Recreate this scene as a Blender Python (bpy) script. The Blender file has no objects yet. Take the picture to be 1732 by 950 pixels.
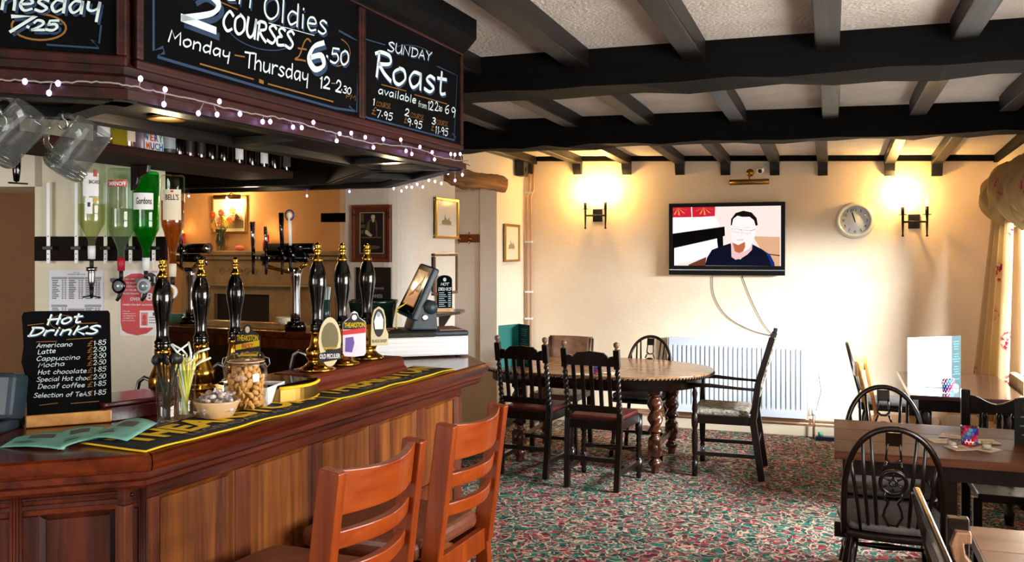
import bpy, math, random
from mathutils import Vector, Matrix
random.seed(7)
PI = math.pi
C = bpy.context.scene.collection
scene = bpy.context.scene

# ---------------------------------------------------------------- camera
H = 1.6
YAW = math.radians(19.8)
FX, CX, HY = 1500.0, 866.0, 425.0
cam_d = bpy.data.cameras.new('camera'); cam = bpy.data.objects.new('camera', cam_d); C.objects.link(cam)
cam.location = (0, 0, H); cam.rotation_euler = (PI/2, 0, YAW)
cam_d.sensor_width = 36; cam_d.lens = 36*FX/1732; cam_d.shift_y = -(475-HY)/1732
cam_d.clip_start = 0.05
scene.camera = cam
# ---------------------------------------------------------------- world, light, exposure
w = bpy.data.worlds.new('sky'); scene.world = w; w.use_nodes = True
bgn = w.node_tree.nodes['Background']; bgn.inputs[0].default_value = (0.86, 0.93, 1, 1); bgn.inputs[1].default_value = 0.75
scene.view_settings.view_transform = 'Standard'; scene.view_settings.look = 'None'
scene.view_settings.exposure = 0.45; scene.view_settings.gamma = 1.0
scene.view_settings.use_curve_mapping = False
def area(name, loc, rot, sx, sy, power, col):
    l = bpy.data.lights.new(name, 'AREA'); l.shape = 'RECTANGLE'; l.size = sx; l.size_y = sy; l.energy = power; l.color = col
    o = bpy.data.objects.new(name, l); C.objects.link(o); o.location = loc; o.rotation_euler = rot; return o
# daylight entering by the windows (right wall: far and near; wall behind the camera), plus a rear-left fill
area('daylight_far_window', (2.5, 5.1, 2.12), (0, PI/2, 0), 0.85, 2.6, 1850, (0.82, 0.91, 1))
area('daylight_near_window', (1.62, 2.2, 1.5), (0, PI/2, 0), 1.3, 2.2, 155, (1, 0.97, 0.93))
area('daylight_rear_window', (-0.3, -2.45, 1.55), (PI/2, 0, 0), 2.4, 1.3, 16, (1, 0.97, 0.93))
area('rear_left_fill', (-3.3, -2.45, 1.55), (PI/2, 0, 0), 1.8, 1.3, 75, (1, 0.97, 0.93))  # added fill that brightens the optics pillar, shining through an added opening
def point(name, loc, power, col, r=0.02):
    l = bpy.data.lights.new(name, 'POINT'); l.energy = power; l.color = col; l.shadow_soft_size = r
    o = bpy.data.objects.new(name, l); C.objects.link(o); o.location = loc; return o

# ---------------------------------------------------------------- helpers
Fv = Vector((-math.sin(YAW), math.cos(YAW), 0)); Rv = Vector((math.cos(YAW), math.sin(YAW), 0)); Zv = Vector((0, 0, 1))
O = Vector((0, 0, H))
def at(u, v, z=None, Y=None, X=None, d=None, line=None):
    """world point seen at photo pixel (u, v) on a known real plane"""
    r = Fv + Rv*((u-CX)/FX) + Zv*((HY-v)/FX)
    if d is not None: t = d
    elif z is not None: t = (z-H)/r.z
    elif Y is not None: t = Y/r.y
    elif X is not None: t = X/r.x
    else:
        p, q = line; n = Vector((-(q[1]-p[1]), q[0]-p[0], 0)); t = (Vector((p[0], p[1], H))-O).dot(n)/r.dot(n)
    return O + r*t

def lin(h):
    h = h.lstrip('#'); c = [int(h[i:i+2], 16)/255 for i in (0, 2, 4)]
    return tuple([x/12.92 if x <= 0.04045 else ((x+0.055)/1.055)**2.4 for x in c]) + (1,)

def T(x=0, y=0, z=0): return Matrix.Translation((x, y, z))
def Rz(a): return Matrix.Rotation(a, 4, 'Z')
def Rx(a): return Matrix.Rotation(a, 4, 'X')
def Ry(a): return Matrix.Rotation(a, 4, 'Y')

class MB:
    def __init__(s): s.v = []; s.f = []; s.sm = []; s.mi = []
    def add(s, vs, fs, M=None, smooth=False, mi=0):
        b = len(s.v)
        s.v += [tuple(M @ Vector(p)) if M is not None else tuple(p) for p in vs]
        for f in fs: s.f.append([b+i for i in f]); s.sm.append(smooth); s.mi.append(mi)
        return s
    def box(s, c, d, M=None, mi=0):
        x, y, z = c; a, b, h = d[0]/2, d[1]/2, d[2]/2
        vs = [(x+i*a, y+j*b, z+k*h) for k in (-1, 1) for j in (-1, 1) for i in (-1, 1)]
        return s.add(vs, [(0,2,3,1), (4,5,7,6), (0,1,5,4), (2,6,7,3), (0,4,6,2), (1,3,7,5)], M, False, mi)
    def bb(s, a, b, M=None, mi=0):
        return s.box([(a[i]+b[i])/2 for i in range(3)], [abs(b[i]-a[i]) for i in range(3)], M, mi)
    def prism(s, poly, z0, z1, M=None, mi=0, smooth=False):
        n = len(poly); ar = sum(poly[i][0]*poly[(i+1) % n][1]-poly[(i+1) % n][0]*poly[i][1] for i in range(n))
        if ar < 0: poly = poly[::-1]
        vs = [(p[0], p[1], z0) for p in poly]+[(p[0], p[1], z1) for p in poly]
        s.add(vs, [tuple(range(n))[::-1], tuple(range(n, 2*n))], M, False, mi)
        b = len(s.v)-2*n
        for i in range(n):
            j = (i+1) % n; s.f.append([b+i, b+j, b+n+j, b+n+i]); s.sm.append(smooth); s.mi.append(mi)
        return s
    def lathe(s, prof, seg=24, M=None, mi=0, fn=None, smooth=True):
        vs = []; n = len(prof)
        for (r, z) in prof:
            for k in range(seg):
                a = 2*PI*k/seg; rr = r*(fn(a, z) if fn else 1); vs.append((rr*math.cos(a), rr*math.sin(a), z))
        fs = [(i*seg+k, i*seg+(k+1) % seg, (i+1)*seg+(k+1) % seg, (i+1)*seg+k) for i in range(n-1) for k in range(seg)]
        if prof[0][0] > 1e-5: fs.append(tuple(range(seg))[::-1])
        if prof[-1][0] > 1e-5: fs.append(tuple((n-1)*seg+k for k in range(seg)))
        return s.add(vs, fs, M, smooth, mi)
    def tube(s, pts, r, seg=8, M=None, mi=0, closed=False, flat=1.0, smooth=True):
        P = [Vector(p) for p in pts]; n = len(P); rs = r if isinstance(r, (list, tuple)) else [r]*n
        vs = []; up = None
        for i in range(n):
            t = (P[(i+1) % n]-P[i-1]) if closed else (P[min(i+1, n-1)]-P[max(i-1, 0)])
            t.normalize()
            if up is None:
                up = Vector((0, 0, 1)) if abs(t.z) < 0.9 else Vector((1, 0, 0))
            up = (up - t*up.dot(t)).normalized(); sd = t.cross(up)
            for k in range(seg):
                a = 2*PI*k/seg+(PI/4 if seg == 4 else 0)
                vs.append(P[i]+sd*(math.cos(a)*rs[i])+up*(math.sin(a)*rs[i]*flat))
        m = n if closed else n-1
        fs = [(i*seg+k, i*seg+(k+1) % seg, ((i+1) % n)*seg+(k+1) % seg, ((i+1) % n)*seg+k) for i in range(m) for k in range(seg)]
        if not closed: fs += [tuple(range(seg))[::-1], tuple((n-1)*seg+k for k in range(seg))]
        return s.add(vs, fs, M, smooth and seg > 4, mi)
    def sphere(s, c, r, M=None, mi=0, seg=12, sc=(1, 1, 1)):
        prof = [(math.sin(PI*i/8)*1.0, -math.cos(PI*i/8)) for i in range(9)]; prof[0] = (0.001, -1); prof[-1] = (0.001, 1)
        m = T(*c) @ Matrix.Diagonal((r*sc[0], r*sc[1], r*sc[2], 1))
        return s.lathe(prof, seg, (M @ m) if M is not None else m, mi)
    def beam(s, a, b, wd, th, up=(0, 0, 1), mi=0, M=None):
        a, b = Vector(a), Vector(b); t = (b-a).normalized(); u = Vector(up); sd = t.cross(u).normalized(); u = sd.cross(t)
        vs = [p+sd*(i*wd/2)+u*(j*th/2) for p in (a, b) for j in (-1, 1) for i in (-1, 1)]
        return s.add(vs, [(0,2,3,1), (4,5,7,6), (0,1,5,4), (2,6,7,3), (0,4,6,2), (1,3,7,5)], M, False, mi)
    def ribbon(s, pts, wd, M=None, mi=0, nib=0.0, z=0.0):
        P = [Vector((p[0], p[1])) for p in pts]; n = len(P)
        if n < 2: return s
        vs = []; na = math.radians(40); nb = Vector((math.cos(na), math.sin(na)))
        for i in range(n):
            t = P[min(i+1, n-1)]-P[max(i-1, 0)]
            if t.length < 1e-9: t = Vector((1, 0))
            t.normalize(); nn = Vector((-t.y, t.x))
            if nib: ww = wd*(1-nib+nib*abs(nn.dot(nb)))
            else: ww = wd
            e = t*(ww*0.35)*(-1 if i == 0 else 1 if i == n-1 else 0)
            vs += [(P[i].x+e.x+nn.x*ww/2, P[i].y+e.y+nn.y*ww/2, z), (P[i].x+e.x-nn.x*ww/2, P[i].y+e.y-nn.y*ww/2, z)]
        return s.add(vs, [(2*i, 2*i+1, 2*i+3, 2*i+2) for i in range(n-1)], M, False, mi)
    def build(s, name, mats, parent=None, bevel=0, world=True):
        me = bpy.data.meshes.new(name); me.from_pydata(s.v, [], s.f); me.update()
        if not isinstance(mats, (list, tuple)): mats = [mats]
        for m in mats: me.materials.append(m)
        me.polygons.foreach_set('use_smooth', s.sm); me.polygons.foreach_set('material_index', s.mi)
        o = bpy.data.objects.new(name, me); C.objects.link(o)
        if parent is not None:
            o.parent = parent
            if world: o.matrix_parent_inverse = wm(parent).inverted()
        if bevel:
            b = o.modifiers.new('bevel', 'BEVEL'); b.width = bevel; b.segments = 2; b.limit_method = 'ANGLE'; b.angle_limit = 0.7
            b.harden_normals = False
        return o

def wm(o):
    m = o.matrix_basis.copy()
    if o.parent is not None: m = wm(o.parent) @ o.matrix_parent_inverse @ m
    return m
def tag(o, label=None, cat=None, group=None, kind=None):
    if label: o['label'] = label
    if cat: o['category'] = cat
    if group: o['group'] = group
    if kind: o['kind'] = kind
    return o
def thing(name, label, cat, loc=(0, 0, 0), rz=0, group=None):
    o = bpy.data.objects.new(name, None); o.empty_display_size = 0.05; C.objects.link(o)
    o.location = loc; o.rotation_euler = (0, 0, rz); return tag(o, label, cat, group)
KIDS = {}
def kids(o): return [c for c in C.objects if c.parent is o]
def dup(root, loc, rz=0, label=None, group=None, tree=None, rot=None):
    def cp(o, par):
        c = o.copy(); C.objects.link(c)
        if par is not None:
            mpi = o.matrix_parent_inverse.copy(); c.parent = par; c.matrix_parent_inverse = mpi
        for k in tree_of(o): cp(k, c)
        return c
    r = cp(root, None); r.location = loc; r.rotation_euler = rot if rot else (0, 0, rz)
    if label: r['label'] = label
    if group: r['group'] = group
    return r
_tree = {}
def tree_of(o):
    if o.name not in _tree: _tree[o.name] = kids(o)
    return _tree[o.name]

# ---------------------------------------------------------------- materials
def newmat(name):
    m = bpy.data.materials.new(name); m.use_nodes = True
    return m, m.node_tree.nodes, m.node_tree.links, m.node_tree.nodes['Principled BSDF']
def plain(name, col, rough=0.5, metal=0.0, emit=None, es=0, coat=0, spec=None, alpha=None):
    m, n, l, b = newmat(name); c = lin(col) if isinstance(col, str) else tuple(col)+(1,)
    b.inputs['Base Color'].default_value = c; b.inputs['Roughness'].default_value = rough; b.inputs['Metallic'].default_value = metal
    if coat: b.inputs['Coat Weight'].default_value = coat; b.inputs['Coat Roughness'].default_value = 0.12
    if spec is not None: b.inputs['Specular IOR Level'].default_value = spec
    if emit: b.inputs['Emission Color'].default_value = lin(emit); b.inputs['Emission Strength'].default_value = es
    return m
def mottled(name, c1, c2, scale=8, rough=0.6, bump=0.0, bscale=80, coat=0, detail=6, metal=0, stretch=(1, 1, 1), rv=0.0, dist=0.3):
    m, n, l, b = newmat(name)
    tc = n.new('ShaderNodeTexCoord'); mp = n.new('ShaderNodeMapping'); mp.inputs['Scale'].default_value = stretch
    l.new(tc.outputs['Object'], mp.inputs[0])
    nz = n.new('ShaderNodeTexNoise'); nz.inputs['Scale'].default_value = scale; nz.inputs['Detail'].default_value = detail
    nz.inputs['Distortion'].default_value = dist; nz.inputs['Roughness'].default_value = 0.6
    l.new(mp.outputs[0], nz.inputs[0])
    cr = n.new('ShaderNodeValToRGB'); cr.color_ramp.elements[0].position = 0.33; cr.color_ramp.elements[1].position = 0.67
    cr.color_ramp.elements[0].color = lin(c1); cr.color_ramp.elements[1].color = lin(c2)
    l.new(nz.outputs[0], cr.inputs[0]); l.new(cr.outputs[0], b.inputs['Base Color'])
    b.inputs['Roughness'].default_value = rough; b.inputs['Metallic'].default_value = metal
    if coat: b.inputs['Coat Weight'].default_value = coat; b.inputs['Coat Roughness'].default_value = 0.15
    if rv:
        mr = n.new('ShaderNodeMapRange'); mr.inputs[3].default_value = rough-rv; mr.inputs[4].default_value = rough+rv
        l.new(nz.outputs[0], mr.inputs[0]); l.new(mr.outputs[0], b.inputs['Roughness'])
    if bump:
        n2 = n.new('ShaderNodeTexNoise'); n2.inputs['Scale'].default_value = bscale; n2.inputs['Detail'].default_value = 4
        l.new(mp.outputs[0], n2.inputs[0])
        bp = n.new('ShaderNodeBump'); bp.inputs['Strength'].default_value = bump; bp.inputs['Distance'].default_value = 0.01
        l.new(n2.outputs[0], bp.inputs['Height']); l.new(bp.outputs[0], b.inputs['Normal'])
    return m
def wood(name, c1, c2, axis='Z', scale=5, rough=0.35, coat=0.3, bump=0.15, spec=None):
    st = {'X': (0.05, 1, 1), 'Y': (1, 0.05, 1), 'Z': (1, 1, 0.05)}[axis]; st = tuple(s*scale for s in st)
    m = mottled(name, c1, c2, 9, rough, bump, 22, coat, 8, 0, st, 0.08, 0.35)
    if spec is not None: m.node_tree.nodes['Principled BSDF'].inputs['Specular IOR Level'].default_value = spec
    return m
def glassy(name, tint='#ffffff', rough=0.03, k=0.9, body=0.0, f0=0.045):
    """thin clear glass: tinted transparency with a Fresnel gloss"""
    m, n, l, b = newmat(name); n.remove(b); out = n['Material Output']
    t = n.new('ShaderNodeBsdfTransparent'); t.inputs[0].default_value = tuple(x*k for x in lin(tint)[:3])+(1,)
    g = n.new('ShaderNodeBsdfGlossy'); g.inputs['Roughness'].default_value = rough
    f = n.new('ShaderNodeLayerWeight'); pw = n.new('ShaderNodeMath'); pw.operation = 'POWER'; pw.inputs[1].default_value = 4.0
    l.new(f.outputs['Facing'], pw.inputs[0]); ad = n.new('ShaderNodeMath'); ad.operation = 'MULTIPLY_ADD'; ad.inputs[1].default_value = 0.75; ad.inputs[2].default_value = f0
    l.new(pw.outputs[0], ad.inputs[0])
    mx = n.new('ShaderNodeMixShader'); l.new(ad.outputs[0], mx.inputs[0])
    if body > 0:
        df = n.new('ShaderNodeBsdfTranslucent'); df.inputs[0].default_value = lin(tint); d2 = n.new('ShaderNodeBsdfDiffuse'); d2.inputs[0].default_value = lin(tint)
        m1 = n.new('ShaderNodeMixShader'); m1.inputs[0].default_value = .5; l.new(df.outputs[0], m1.inputs[1]); l.new(d2.outputs[0], m1.inputs[2])
        m2 = n.new('ShaderNodeMixShader'); m2.inputs[0].default_value = body; l.new(t.outputs[0], m2.inputs[1]); l.new(m1.outputs[0], m2.inputs[2]); l.new(m2.outputs[0], mx.inputs[1])
    else: l.new(t.outputs[0], mx.inputs[1])
    l.new(g.outputs[0], mx.inputs[2])
    l.new(mx.outputs[0], out.inputs[0]); return m

M_black = wood('black_beam_paint', '#020202', '#070605', 'X', 2, 0.75, 0.0, 0.3, 0.12)
M_joist = wood('joist_paint', '#050403', '#120d0a', 'Y', 2, 0.45, 0.0, 0.2, 0.35)
M_dark = wood('dark_oak', '#0c0402', '#180904', 'Z', 4, 0.3, 0.2, .1, .35)
M_darkh = wood('dark_oak_flat', '#0e0503', '#1c0b05', 'X', 4, 0.3, 0.2, .1, .35)
M_bar = wood('bar_oak', '#421805', '#7c3a12', 'Z', 3.2, 0.5, 0.0, 0.3, 0.35)
M_barp = wood('bar_oak_panel', '#552406', '#9c5a20', 'Z', 2.6, 0.55, 0.0, 0.3, 0.3)
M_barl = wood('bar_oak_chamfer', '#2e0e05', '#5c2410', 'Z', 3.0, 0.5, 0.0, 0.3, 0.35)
M_barh = wood('bar_mahogany', '#380f05', '#6a2a10', 'Y', 3.0, 0.5, 0.0, 0.2, 0.2)
M_bart = wood('bar_top_mahogany', '#381006', '#702c0e', 'Y', 2.2, 0.2, 0.2, 0.03, .35)
M_can = wood('canopy_mahogany', '#180603', '#3c1208', 'Y', 3.0, 0.5, 0.0, .15, 0.3)
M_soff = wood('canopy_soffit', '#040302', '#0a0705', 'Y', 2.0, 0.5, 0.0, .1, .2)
M_stool = wood('stool_cherry', '#6c2607', '#94400c', 'Z', 2.5, 0.36, 0.06, 0.03, .3)
M_pine = wood('pine', '#b07434', '#d9a05c', 'X', 3, 0.35, 0.3, 0.05)
M_table = wood('worn_oak_top', '#6b4228', '#a77a50', 'X', 2.5, 0.28, 0.3, 0.05)
M_tableR = wood('polished_table_top', '#3a1c0f', '#683a22', 'X', 2.5, 0.55, 0.0, 0.04, .18)
M_tableG = wood('glossy_table_top', '#1d0f0b', '#35201a', 'X', 2.5, 0.1, 0.6, 0.01)
M_lintel = wood('rough_lintel', '#3a1f0e', '#a06a38', 'Y', 4, 0.8, 0, 1.0)
M_brass = plain('brass', '#c8963c', 0.18, 1.0)
M_brassd = plain('aged_brass', '#8a6a34', 0.35, 1.0)
M_chrome = plain('chrome', '#c8c8cc', 0.12, 1.0)
M_steel = plain('steel', '#a8a8ac', 0.3, 1.0)
M_copper = plain('copper_painted', '#c79a78', 0.4, 0.4)
M_blk = plain('black_gloss', '#020202', 0.1, 0, coat=0.3)
M_blkm = plain('black_matt', '#0a0a0b', 0.5)
M_iron = plain('wrought_iron', '#100d0a', 0.45, 0.5)
M_white = plain('white_paint', '#e8eaec', 0.35)
M_whitep = plain('white_paper', '#e9e9ea', 0.7)
M_cream = plain('cream', '#e8dcc0', 0.6)
M_slate = mottled('chalkboard', '#030304', '#070708', 6, 0.85, 0, 50); M_slate.node_tree.nodes['Principled BSDF'].inputs['Specular IOR Level'].default_value = .08
M_chalk = plain('chalk_white', '#cfdfe0', 0.8)
M_chblue = plain('chalk_blue', '#1b3654', 0.8)
M_chgold = plain('chalk_gold', '#86591e', 0.8)
M_yel = plain('towel_yellow', '#e3bd12', 0.85)
M_towel = plain('towel_black', '#0b0b0a', 0.9)
M_red = plain('red', '#b0182a', 0.5)
M_teal = plain('teal_card', '#0d6a5c', 0.55)
M_tealp = mottled('teal_leaflet', '#5fa79a', '#86c1b2', 20, 0.5)
M_till = mottled('till_plastic', '#1c2a33', '#273842', 30, 0.42)
M_leather = mottled('brown_leather', '#5f3224', '#7b4633', 20, 0.35, 0.1, 200)
M_oxblood = mottled('oxblood_leather', '#3a1210', '#5a201a', 20, 0.3, 0.1, 200)
M_cush = mottled('grey_cushion', '#3c3836', '#5a5450', 40, 0.8)
M_glass = glassy('clear_glass', '#ffffff', 0.02, 0.93)
M_pane = glassy('window_glass', '#ffffff', 0.0, 0.97); M_glaze = glassy('picture_glass', '#ffffff', 0.1, 0.98, 0, 0.004)
# ---------------------------------------------------------------- structure materials
def wallmat(name, c1, c2, bump=0.25):
    return mottled(name, c1, c2, 1.2, 0.75, bump, 45)
M_wall = wallmat('cream_wall', '#e0c8a8', '#ead6b8')
M_wallp = wallmat('pale_wall', '#dccfbd', '#e8dccb')
M_walld = wallmat('ochre_wall', '#b08654', '#c39a66')
M_ceil = mottled('textured_plaster', '#c9bcae', '#ddd2c6', 3, 0.85, 0.9, 60)
def carpet():
    m, n, l, b = newmat('patterned_carpet')
    tc = n.new('ShaderNodeTexCoord')
    nz = n.new('ShaderNodeTexNoise'); nz.inputs['Scale'].default_value = 9; nz.inputs['Detail'].default_value = 2
    l.new(tc.outputs['Object'], nz.inputs[0])
    mx = n.new('ShaderNodeMix'); mx.data_type = 'VECTOR'; mx.inputs[0].default_value = 0.12
    l.new(tc.outputs['Object'], mx.inputs[4]); l.new(nz.outputs[1], mx.inputs[5])
    base = lin('#0c2f28')
    def layer(prev, scale, feat, lo, hi, col, seed, rings=None):
        vo = n.new('ShaderNodeTexVoronoi'); vo.feature = feat; vo.inputs['Scale'].default_value = scale
        mp = n.new('ShaderNodeMapping'); mp.inputs['Location'].default_value = (seed, seed*1.7, 0)
        l.new(mx.outputs[1], mp.inputs[0]); l.new(mp.outputs[0], vo.inputs[0])
        src = vo.outputs['Distance']
        if rings:
            ml = n.new('ShaderNodeMath'); ml.operation = 'MULTIPLY'; ml.inputs[1].default_value = rings; l.new(src, ml.inputs[0])
            sn = n.new('ShaderNodeMath'); sn.operation = 'SINE'; l.new(ml.outputs[0], sn.inputs[0]); src = sn.outputs[0]
        cr = n.new('ShaderNodeValToRGB'); cr.color_ramp.interpolation = 'LINEAR'
        e = cr.color_ramp.elements; e[0].position = lo; e[0].color = (0, 0, 0, 1); e[1].position = hi; e[1].color = (1, 1, 1, 1)
        l.new(src, cr.inputs[0])
        mm = n.new('ShaderNodeMix'); mm.data_type = 'RGBA'; l.new(cr.outputs[0], mm.inputs[0])
        if isinstance(prev, tuple): mm.inputs[6].default_value = prev
        else: l.new(prev, mm.inputs[6])
        mm.inputs[7].default_value = lin(col)
        return mm.outputs[2]
    c = layer(base, 4.5, 'F1', 0.5, 0.56, '#4a1218', 0.3)
    c = layer(c, 5, 'F1', 0.3, 0.7, '#12604e', 3.1, 20)
    c = layer(c, 6.5, 'F1', 0.6, 0.9, '#8e2232', 5.2, 18)
    c = layer(c, 9, 'F1', 0.72, 0.95, '#bb9c7e', 1.9, 18)
    c = layer(c, 16, 'F1', 0.6, 0.9, '#0f5a4a', 7.9, 16)
    c = layer(c, 19, 'F1', 0.8, 0.99, '#b48474', 9.9, 14)
    l.new(c, b.inputs['Base Color']); b.inputs['Roughness'].default_value = 0.95
    b.inputs['Specular IOR Level'].default_value = 0.15
    n2 = n.new('ShaderNodeTexNoise'); n2.inputs['Scale'].default_value = 300
    l.new(tc.outputs['Object'], n2.inputs[0]); bp = n.new('ShaderNodeBump'); bp.inputs['Strength'].default_value = 0.4; bp.inputs['Distance'].default_value = 0.005
    l.new(n2.outputs[0], bp.inputs['Height']); l.new(bp.outputs[0], b.inputs['Normal'])
    return m
M_carpet = carpet()

# ---------------------------------------------------------------- shell
BY = 8.1; LX = -2.79; RX = 1.27; CZ = 2.515
def struct(name, mb, mat, **k): return tag(mb.build(name, mat, **k), kind='structure')
struct('floor', MB().bb((-9, -2.6, -0.06), (1.6, 9.6, 0)), M_carpet)
def cz(x, y):
    t = max(0, min(1, (y-5.6)/2.5)); return CZ - 0.034*(x-LX)*t
cm = MB(); xs = [-9+i*0.5 for i in range(22)]+[RX+0.35]; ys = [-2.6, 0, 2, 4, 5.6, 6.2, 6.8, 7.4, BY+0.05, 9.6]
vs = [(x, y, cz(max(x, LX), y)) for y in ys for x in xs]; nx = len(xs)
fs = [(j*nx+i, (j+1)*nx+i, (j+1)*nx+i+1, j*nx+i+1) for j in range(len(ys)-1) for i in range(nx-1)]
cm.add(vs, fs); cm.add([(-9, -2.6, 2.7), (1.62, -2.6, 2.7), (1.62, 9.6, 2.7), (-9, 9.6, 2.7)], [(0, 1, 2, 3)])
ceiling = struct('ceiling', cm, M_ceil)

# heavy cross beams and the joists between them
def rough_beam(y0a, y0b, x0, x1, zb, zt, dep, seed, am=0.012):
    rnd = random.Random(seed); mb = MB(); N = 26; vs = []
    for i in range(N+1):
        t = i/N; x = x0+(x1-x0)*t; y = y0a+(y0b-y0a)*t
        j = [rnd.uniform(-am, am) for _ in range(4)]
        vs += [(x, y+j[0], zb+j[1]), (x, y+dep+j[2], zb+j[3]), (x, y+dep, zt), (x, y, zt)]
    fs = []
    for i in range(N):
        a, b = i*4, i*4+4
        fs += [(a+k, a+(k+1) % 4, b+(k+1) % 4, b+k) for k in range(4)]
    fs += [(0, 3, 2, 1), (N*4, N*4+1, N*4+2, N*4+3)]
    return mb.add(vs, fs)
B1 = rough_beam(3.80, 3.96, -4.2, RX, 2.345, 2.56, 0.27, 1).build('beam', M_black, ceiling)
B2 = rough_beam(5.72, 5.98, LX, RX, 2.315, 2.56, 0.22, 2).build('beam', M_black, ceiling)
def joist(x, ya, yb, drop=0.085, wd=0.095, x2=None):
    x2 = x if x2 is None else x2
    mb = MB(); za, zb = cz(x, ya), cz(x2, yb); hw = wd/2
    vs = [(x-hw, ya, za+.02), (x+hw, ya, za+.02), (x+hw, ya, za-drop), (x-hw, ya, za-drop),
          (x2-hw, yb, zb+.02), (x2+hw, yb, zb+.02), (x2+hw, yb, zb-drop), (x2-hw, yb, zb-drop)]
    mb.add(vs, [(0,1,2,3), (4,7,6,5), (0,4,5,1), (1,5,6,2), (2,6,7,3), (3,7,4,0)])
    return mb.build('joist', M_joist, ceiling, bevel=0.006)
for x in (-2.55, -2.05, -1.60, -1.08, -0.56, -0.015, 0.49, 0.98): joist(x, -2.5, 3.9)
for x in (-2.6, -2.14, -1.63, -1.15, -0.56, -0.005, 0.49, 0.97): joist(x, 4.1, 5.85)
for x in (-2.70, -2.25, -1.78, -1.29, -0.887, -0.465, -0.069, 0.46, 0.82):
    joist(x, 6.0, BY, 0.075, 0.085)
# stub brackets under the joist ends at the back wall + wall plate
for x in (-2.74, -2.25, -1.78, -1.29, -0.887, -0.465, -0.069, 0.46, 0.82):
    z = cz(x, BY)-0.07
    prof = [(0, 0), (0, -0.10), (-0.035, -0.10), (-0.06, -0.06), (-0.075, 0)]
    MB().prism([(p[0], p[1]) for p in prof], -0.04, 0.04, T(x, BY, z) @ Matrix(((0,0,1,0),(1,0,0,0),(0,1,0,0),(0,0,0,1)))).build('bracket', M_joist, ceiling)
def plate(a, b, za, zb, th, h):
    d = (Vector(b)-Vector(a)).normalized(); nrm = Vector((-d.y, d.x))
    vs = []
    for p, z in ((a, za), (b, zb)):
        for k, zz in ((0, 0.02), (th, 0.02), (th, -h), (0, -h)): vs.append((p[0]+nrm.x*k, p[1]+nrm.y*k, z+zz))
    return MB().add(vs, [(0,1,2,3), (4,7,6,5), (0,4,5,1), (1,5,6,2), (2,6,7,3), (3,7,4,0)])
struct('trim_1', plate((RX, BY), (LX, BY), cz(RX, BY), cz(LX, BY), 0.03, 0.045), M_black)
struct('trim_2', plate((RX, 4.0), (RX, BY), cz(RX, 5), cz(RX, BY), 0.03, 0.055), M_black)

# walls
struct('wall_back', MB().bb((LX-0.02, BY, 0), (RX+0.3, BY+0.15, 2.7)), M_wall)
wl = MB()
D0, D1 = 6.42, 7.35                       # doorway in the left wall
wl.bb((LX-0.16, D1, 0), (LX, BY, 2.7)); wl.bb((LX-0.5, D0, 2.14), (LX, D1, 2.7))
# rounded pillar: lit flank faces the room, grey face turns to the camera
P0 = at(572, 400, Y=5.45)
cor = []
for i in range(9):
    a = -PI/2+PI/2*i/8; cor.append((LX-0.16+0.16*math.cos(a), 5.55+0.16+0.16*math.sin(a)))
wl.prism([(P0.x, 5.55)]+cor+[(LX, D0), (LX-0.5, D0), (P0.x, 6.2)], 0, 2.7, smooth=False)
# passage seen through the doorway
wl.bb((LX-1.6, D1+0.02, 0), (LX-0.16, D1+0.15, 2.7)); wl.bb((LX-0.7, D0, 0), (LX-0.5, D0+0.02, 2.7))
o = struct('wall_left', wl, M_wallp)
# far room beyond the bar
FY = 8.35
struct('wall_far', MB().bb((-9, FY, 0), (LX-1.5, FY+0.1, 2.7)), M_walld)
struct('wall_side', MB().bb((-9.1, -2.6, 0), (-9, 9.6, 2.7)), M_walld)
# right wall with two windows
wr = MB(); WZ0, WZ1 = 0.72, 2.0
wn = [(1.1, 3.3), (5.35, 7.15)]
wr.bb((RX, -2.6, 0), (RX+0.3, BY+.1, WZ0)); wr.bb((RX, -2.6, WZ1), (RX+0.3, BY+.1, 2.7))
ycur = -2.6
for a, b in wn: wr.bb((RX, ycur, WZ0), (RX+0.3, a, WZ1)); ycur = b
wr.bb((RX, ycur, WZ0), (RX+0.3, BY+.1, WZ1))
struct('wall_right', wr, M_wall)
for k, (a, b) in enumerate(wn):
    f = MB(); x = RX+0.2
    for y in (a+0.025, (a+b)/2, b-0.025): f.bb((x-.03, y-.025, WZ0), (x+.03, y+.025, WZ1))
    for z in (WZ0+0.025, WZ1-0.42, WZ1-0.025): f.bb((x-.028, a, z-.022), (x+.028, b, z+.022))
    wf = tag(f.build('window_%d' % (k+1), M_white), kind='structure')
    for q in (0, 1):
        y0 = a+.05 if q == 0 else (a+b)/2+.025; y1 = (a+b)/2-.025 if q == 0 else b-.05
        MB().bb((x-.003, y0, WZ0+.047), (x+.003, y1, WZ1-.047)).build('pane', M_pane, wf)
    MB().bb((RX-0.06, a-.04, WZ0-.03), (RX+.18, b+.04, WZ0)).build('window_sill', M_white, wf, bevel=.005)
# wall behind the camera with a window, and an opening added for the rear-left fill
rw = MB(); y = -2.3
rw.bb((-9, y-.15, 0), (-4.2, y, 2.7)); rw.bb((-4.2, y-.15, 0), (-2.4, y, .8)); rw.bb((-4.2, y-.15, 2.2), (-2.4, y, 2.7)); rw.bb((-2.4, y-.15, 0), (-1.8, y, 2.7)); rw.bb((1.3, y-.15, 0), (1.6, y, 2.7)); rw.bb((-1.8, y-.15, 0), (1.3, y, 0.8)); rw.bb((-1.8, y-.15, 2.2), (1.3, y, 2.7))
struct('wall_rear', rw, M_wall)
# skirtings
struct('baseboard_back', MB().bb((LX, BY-.018, 0), (RX, BY, 0.09)), plain('skirting', '#cbb99c', .5), bevel=.004)
struct('baseboard_left', MB().bb((LX, D1, 0), (LX+.018, BY, 0.12)).bb((LX, 5.8, 0), (LX+.018, D0, .12)), M_dark, bevel=.004)

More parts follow.
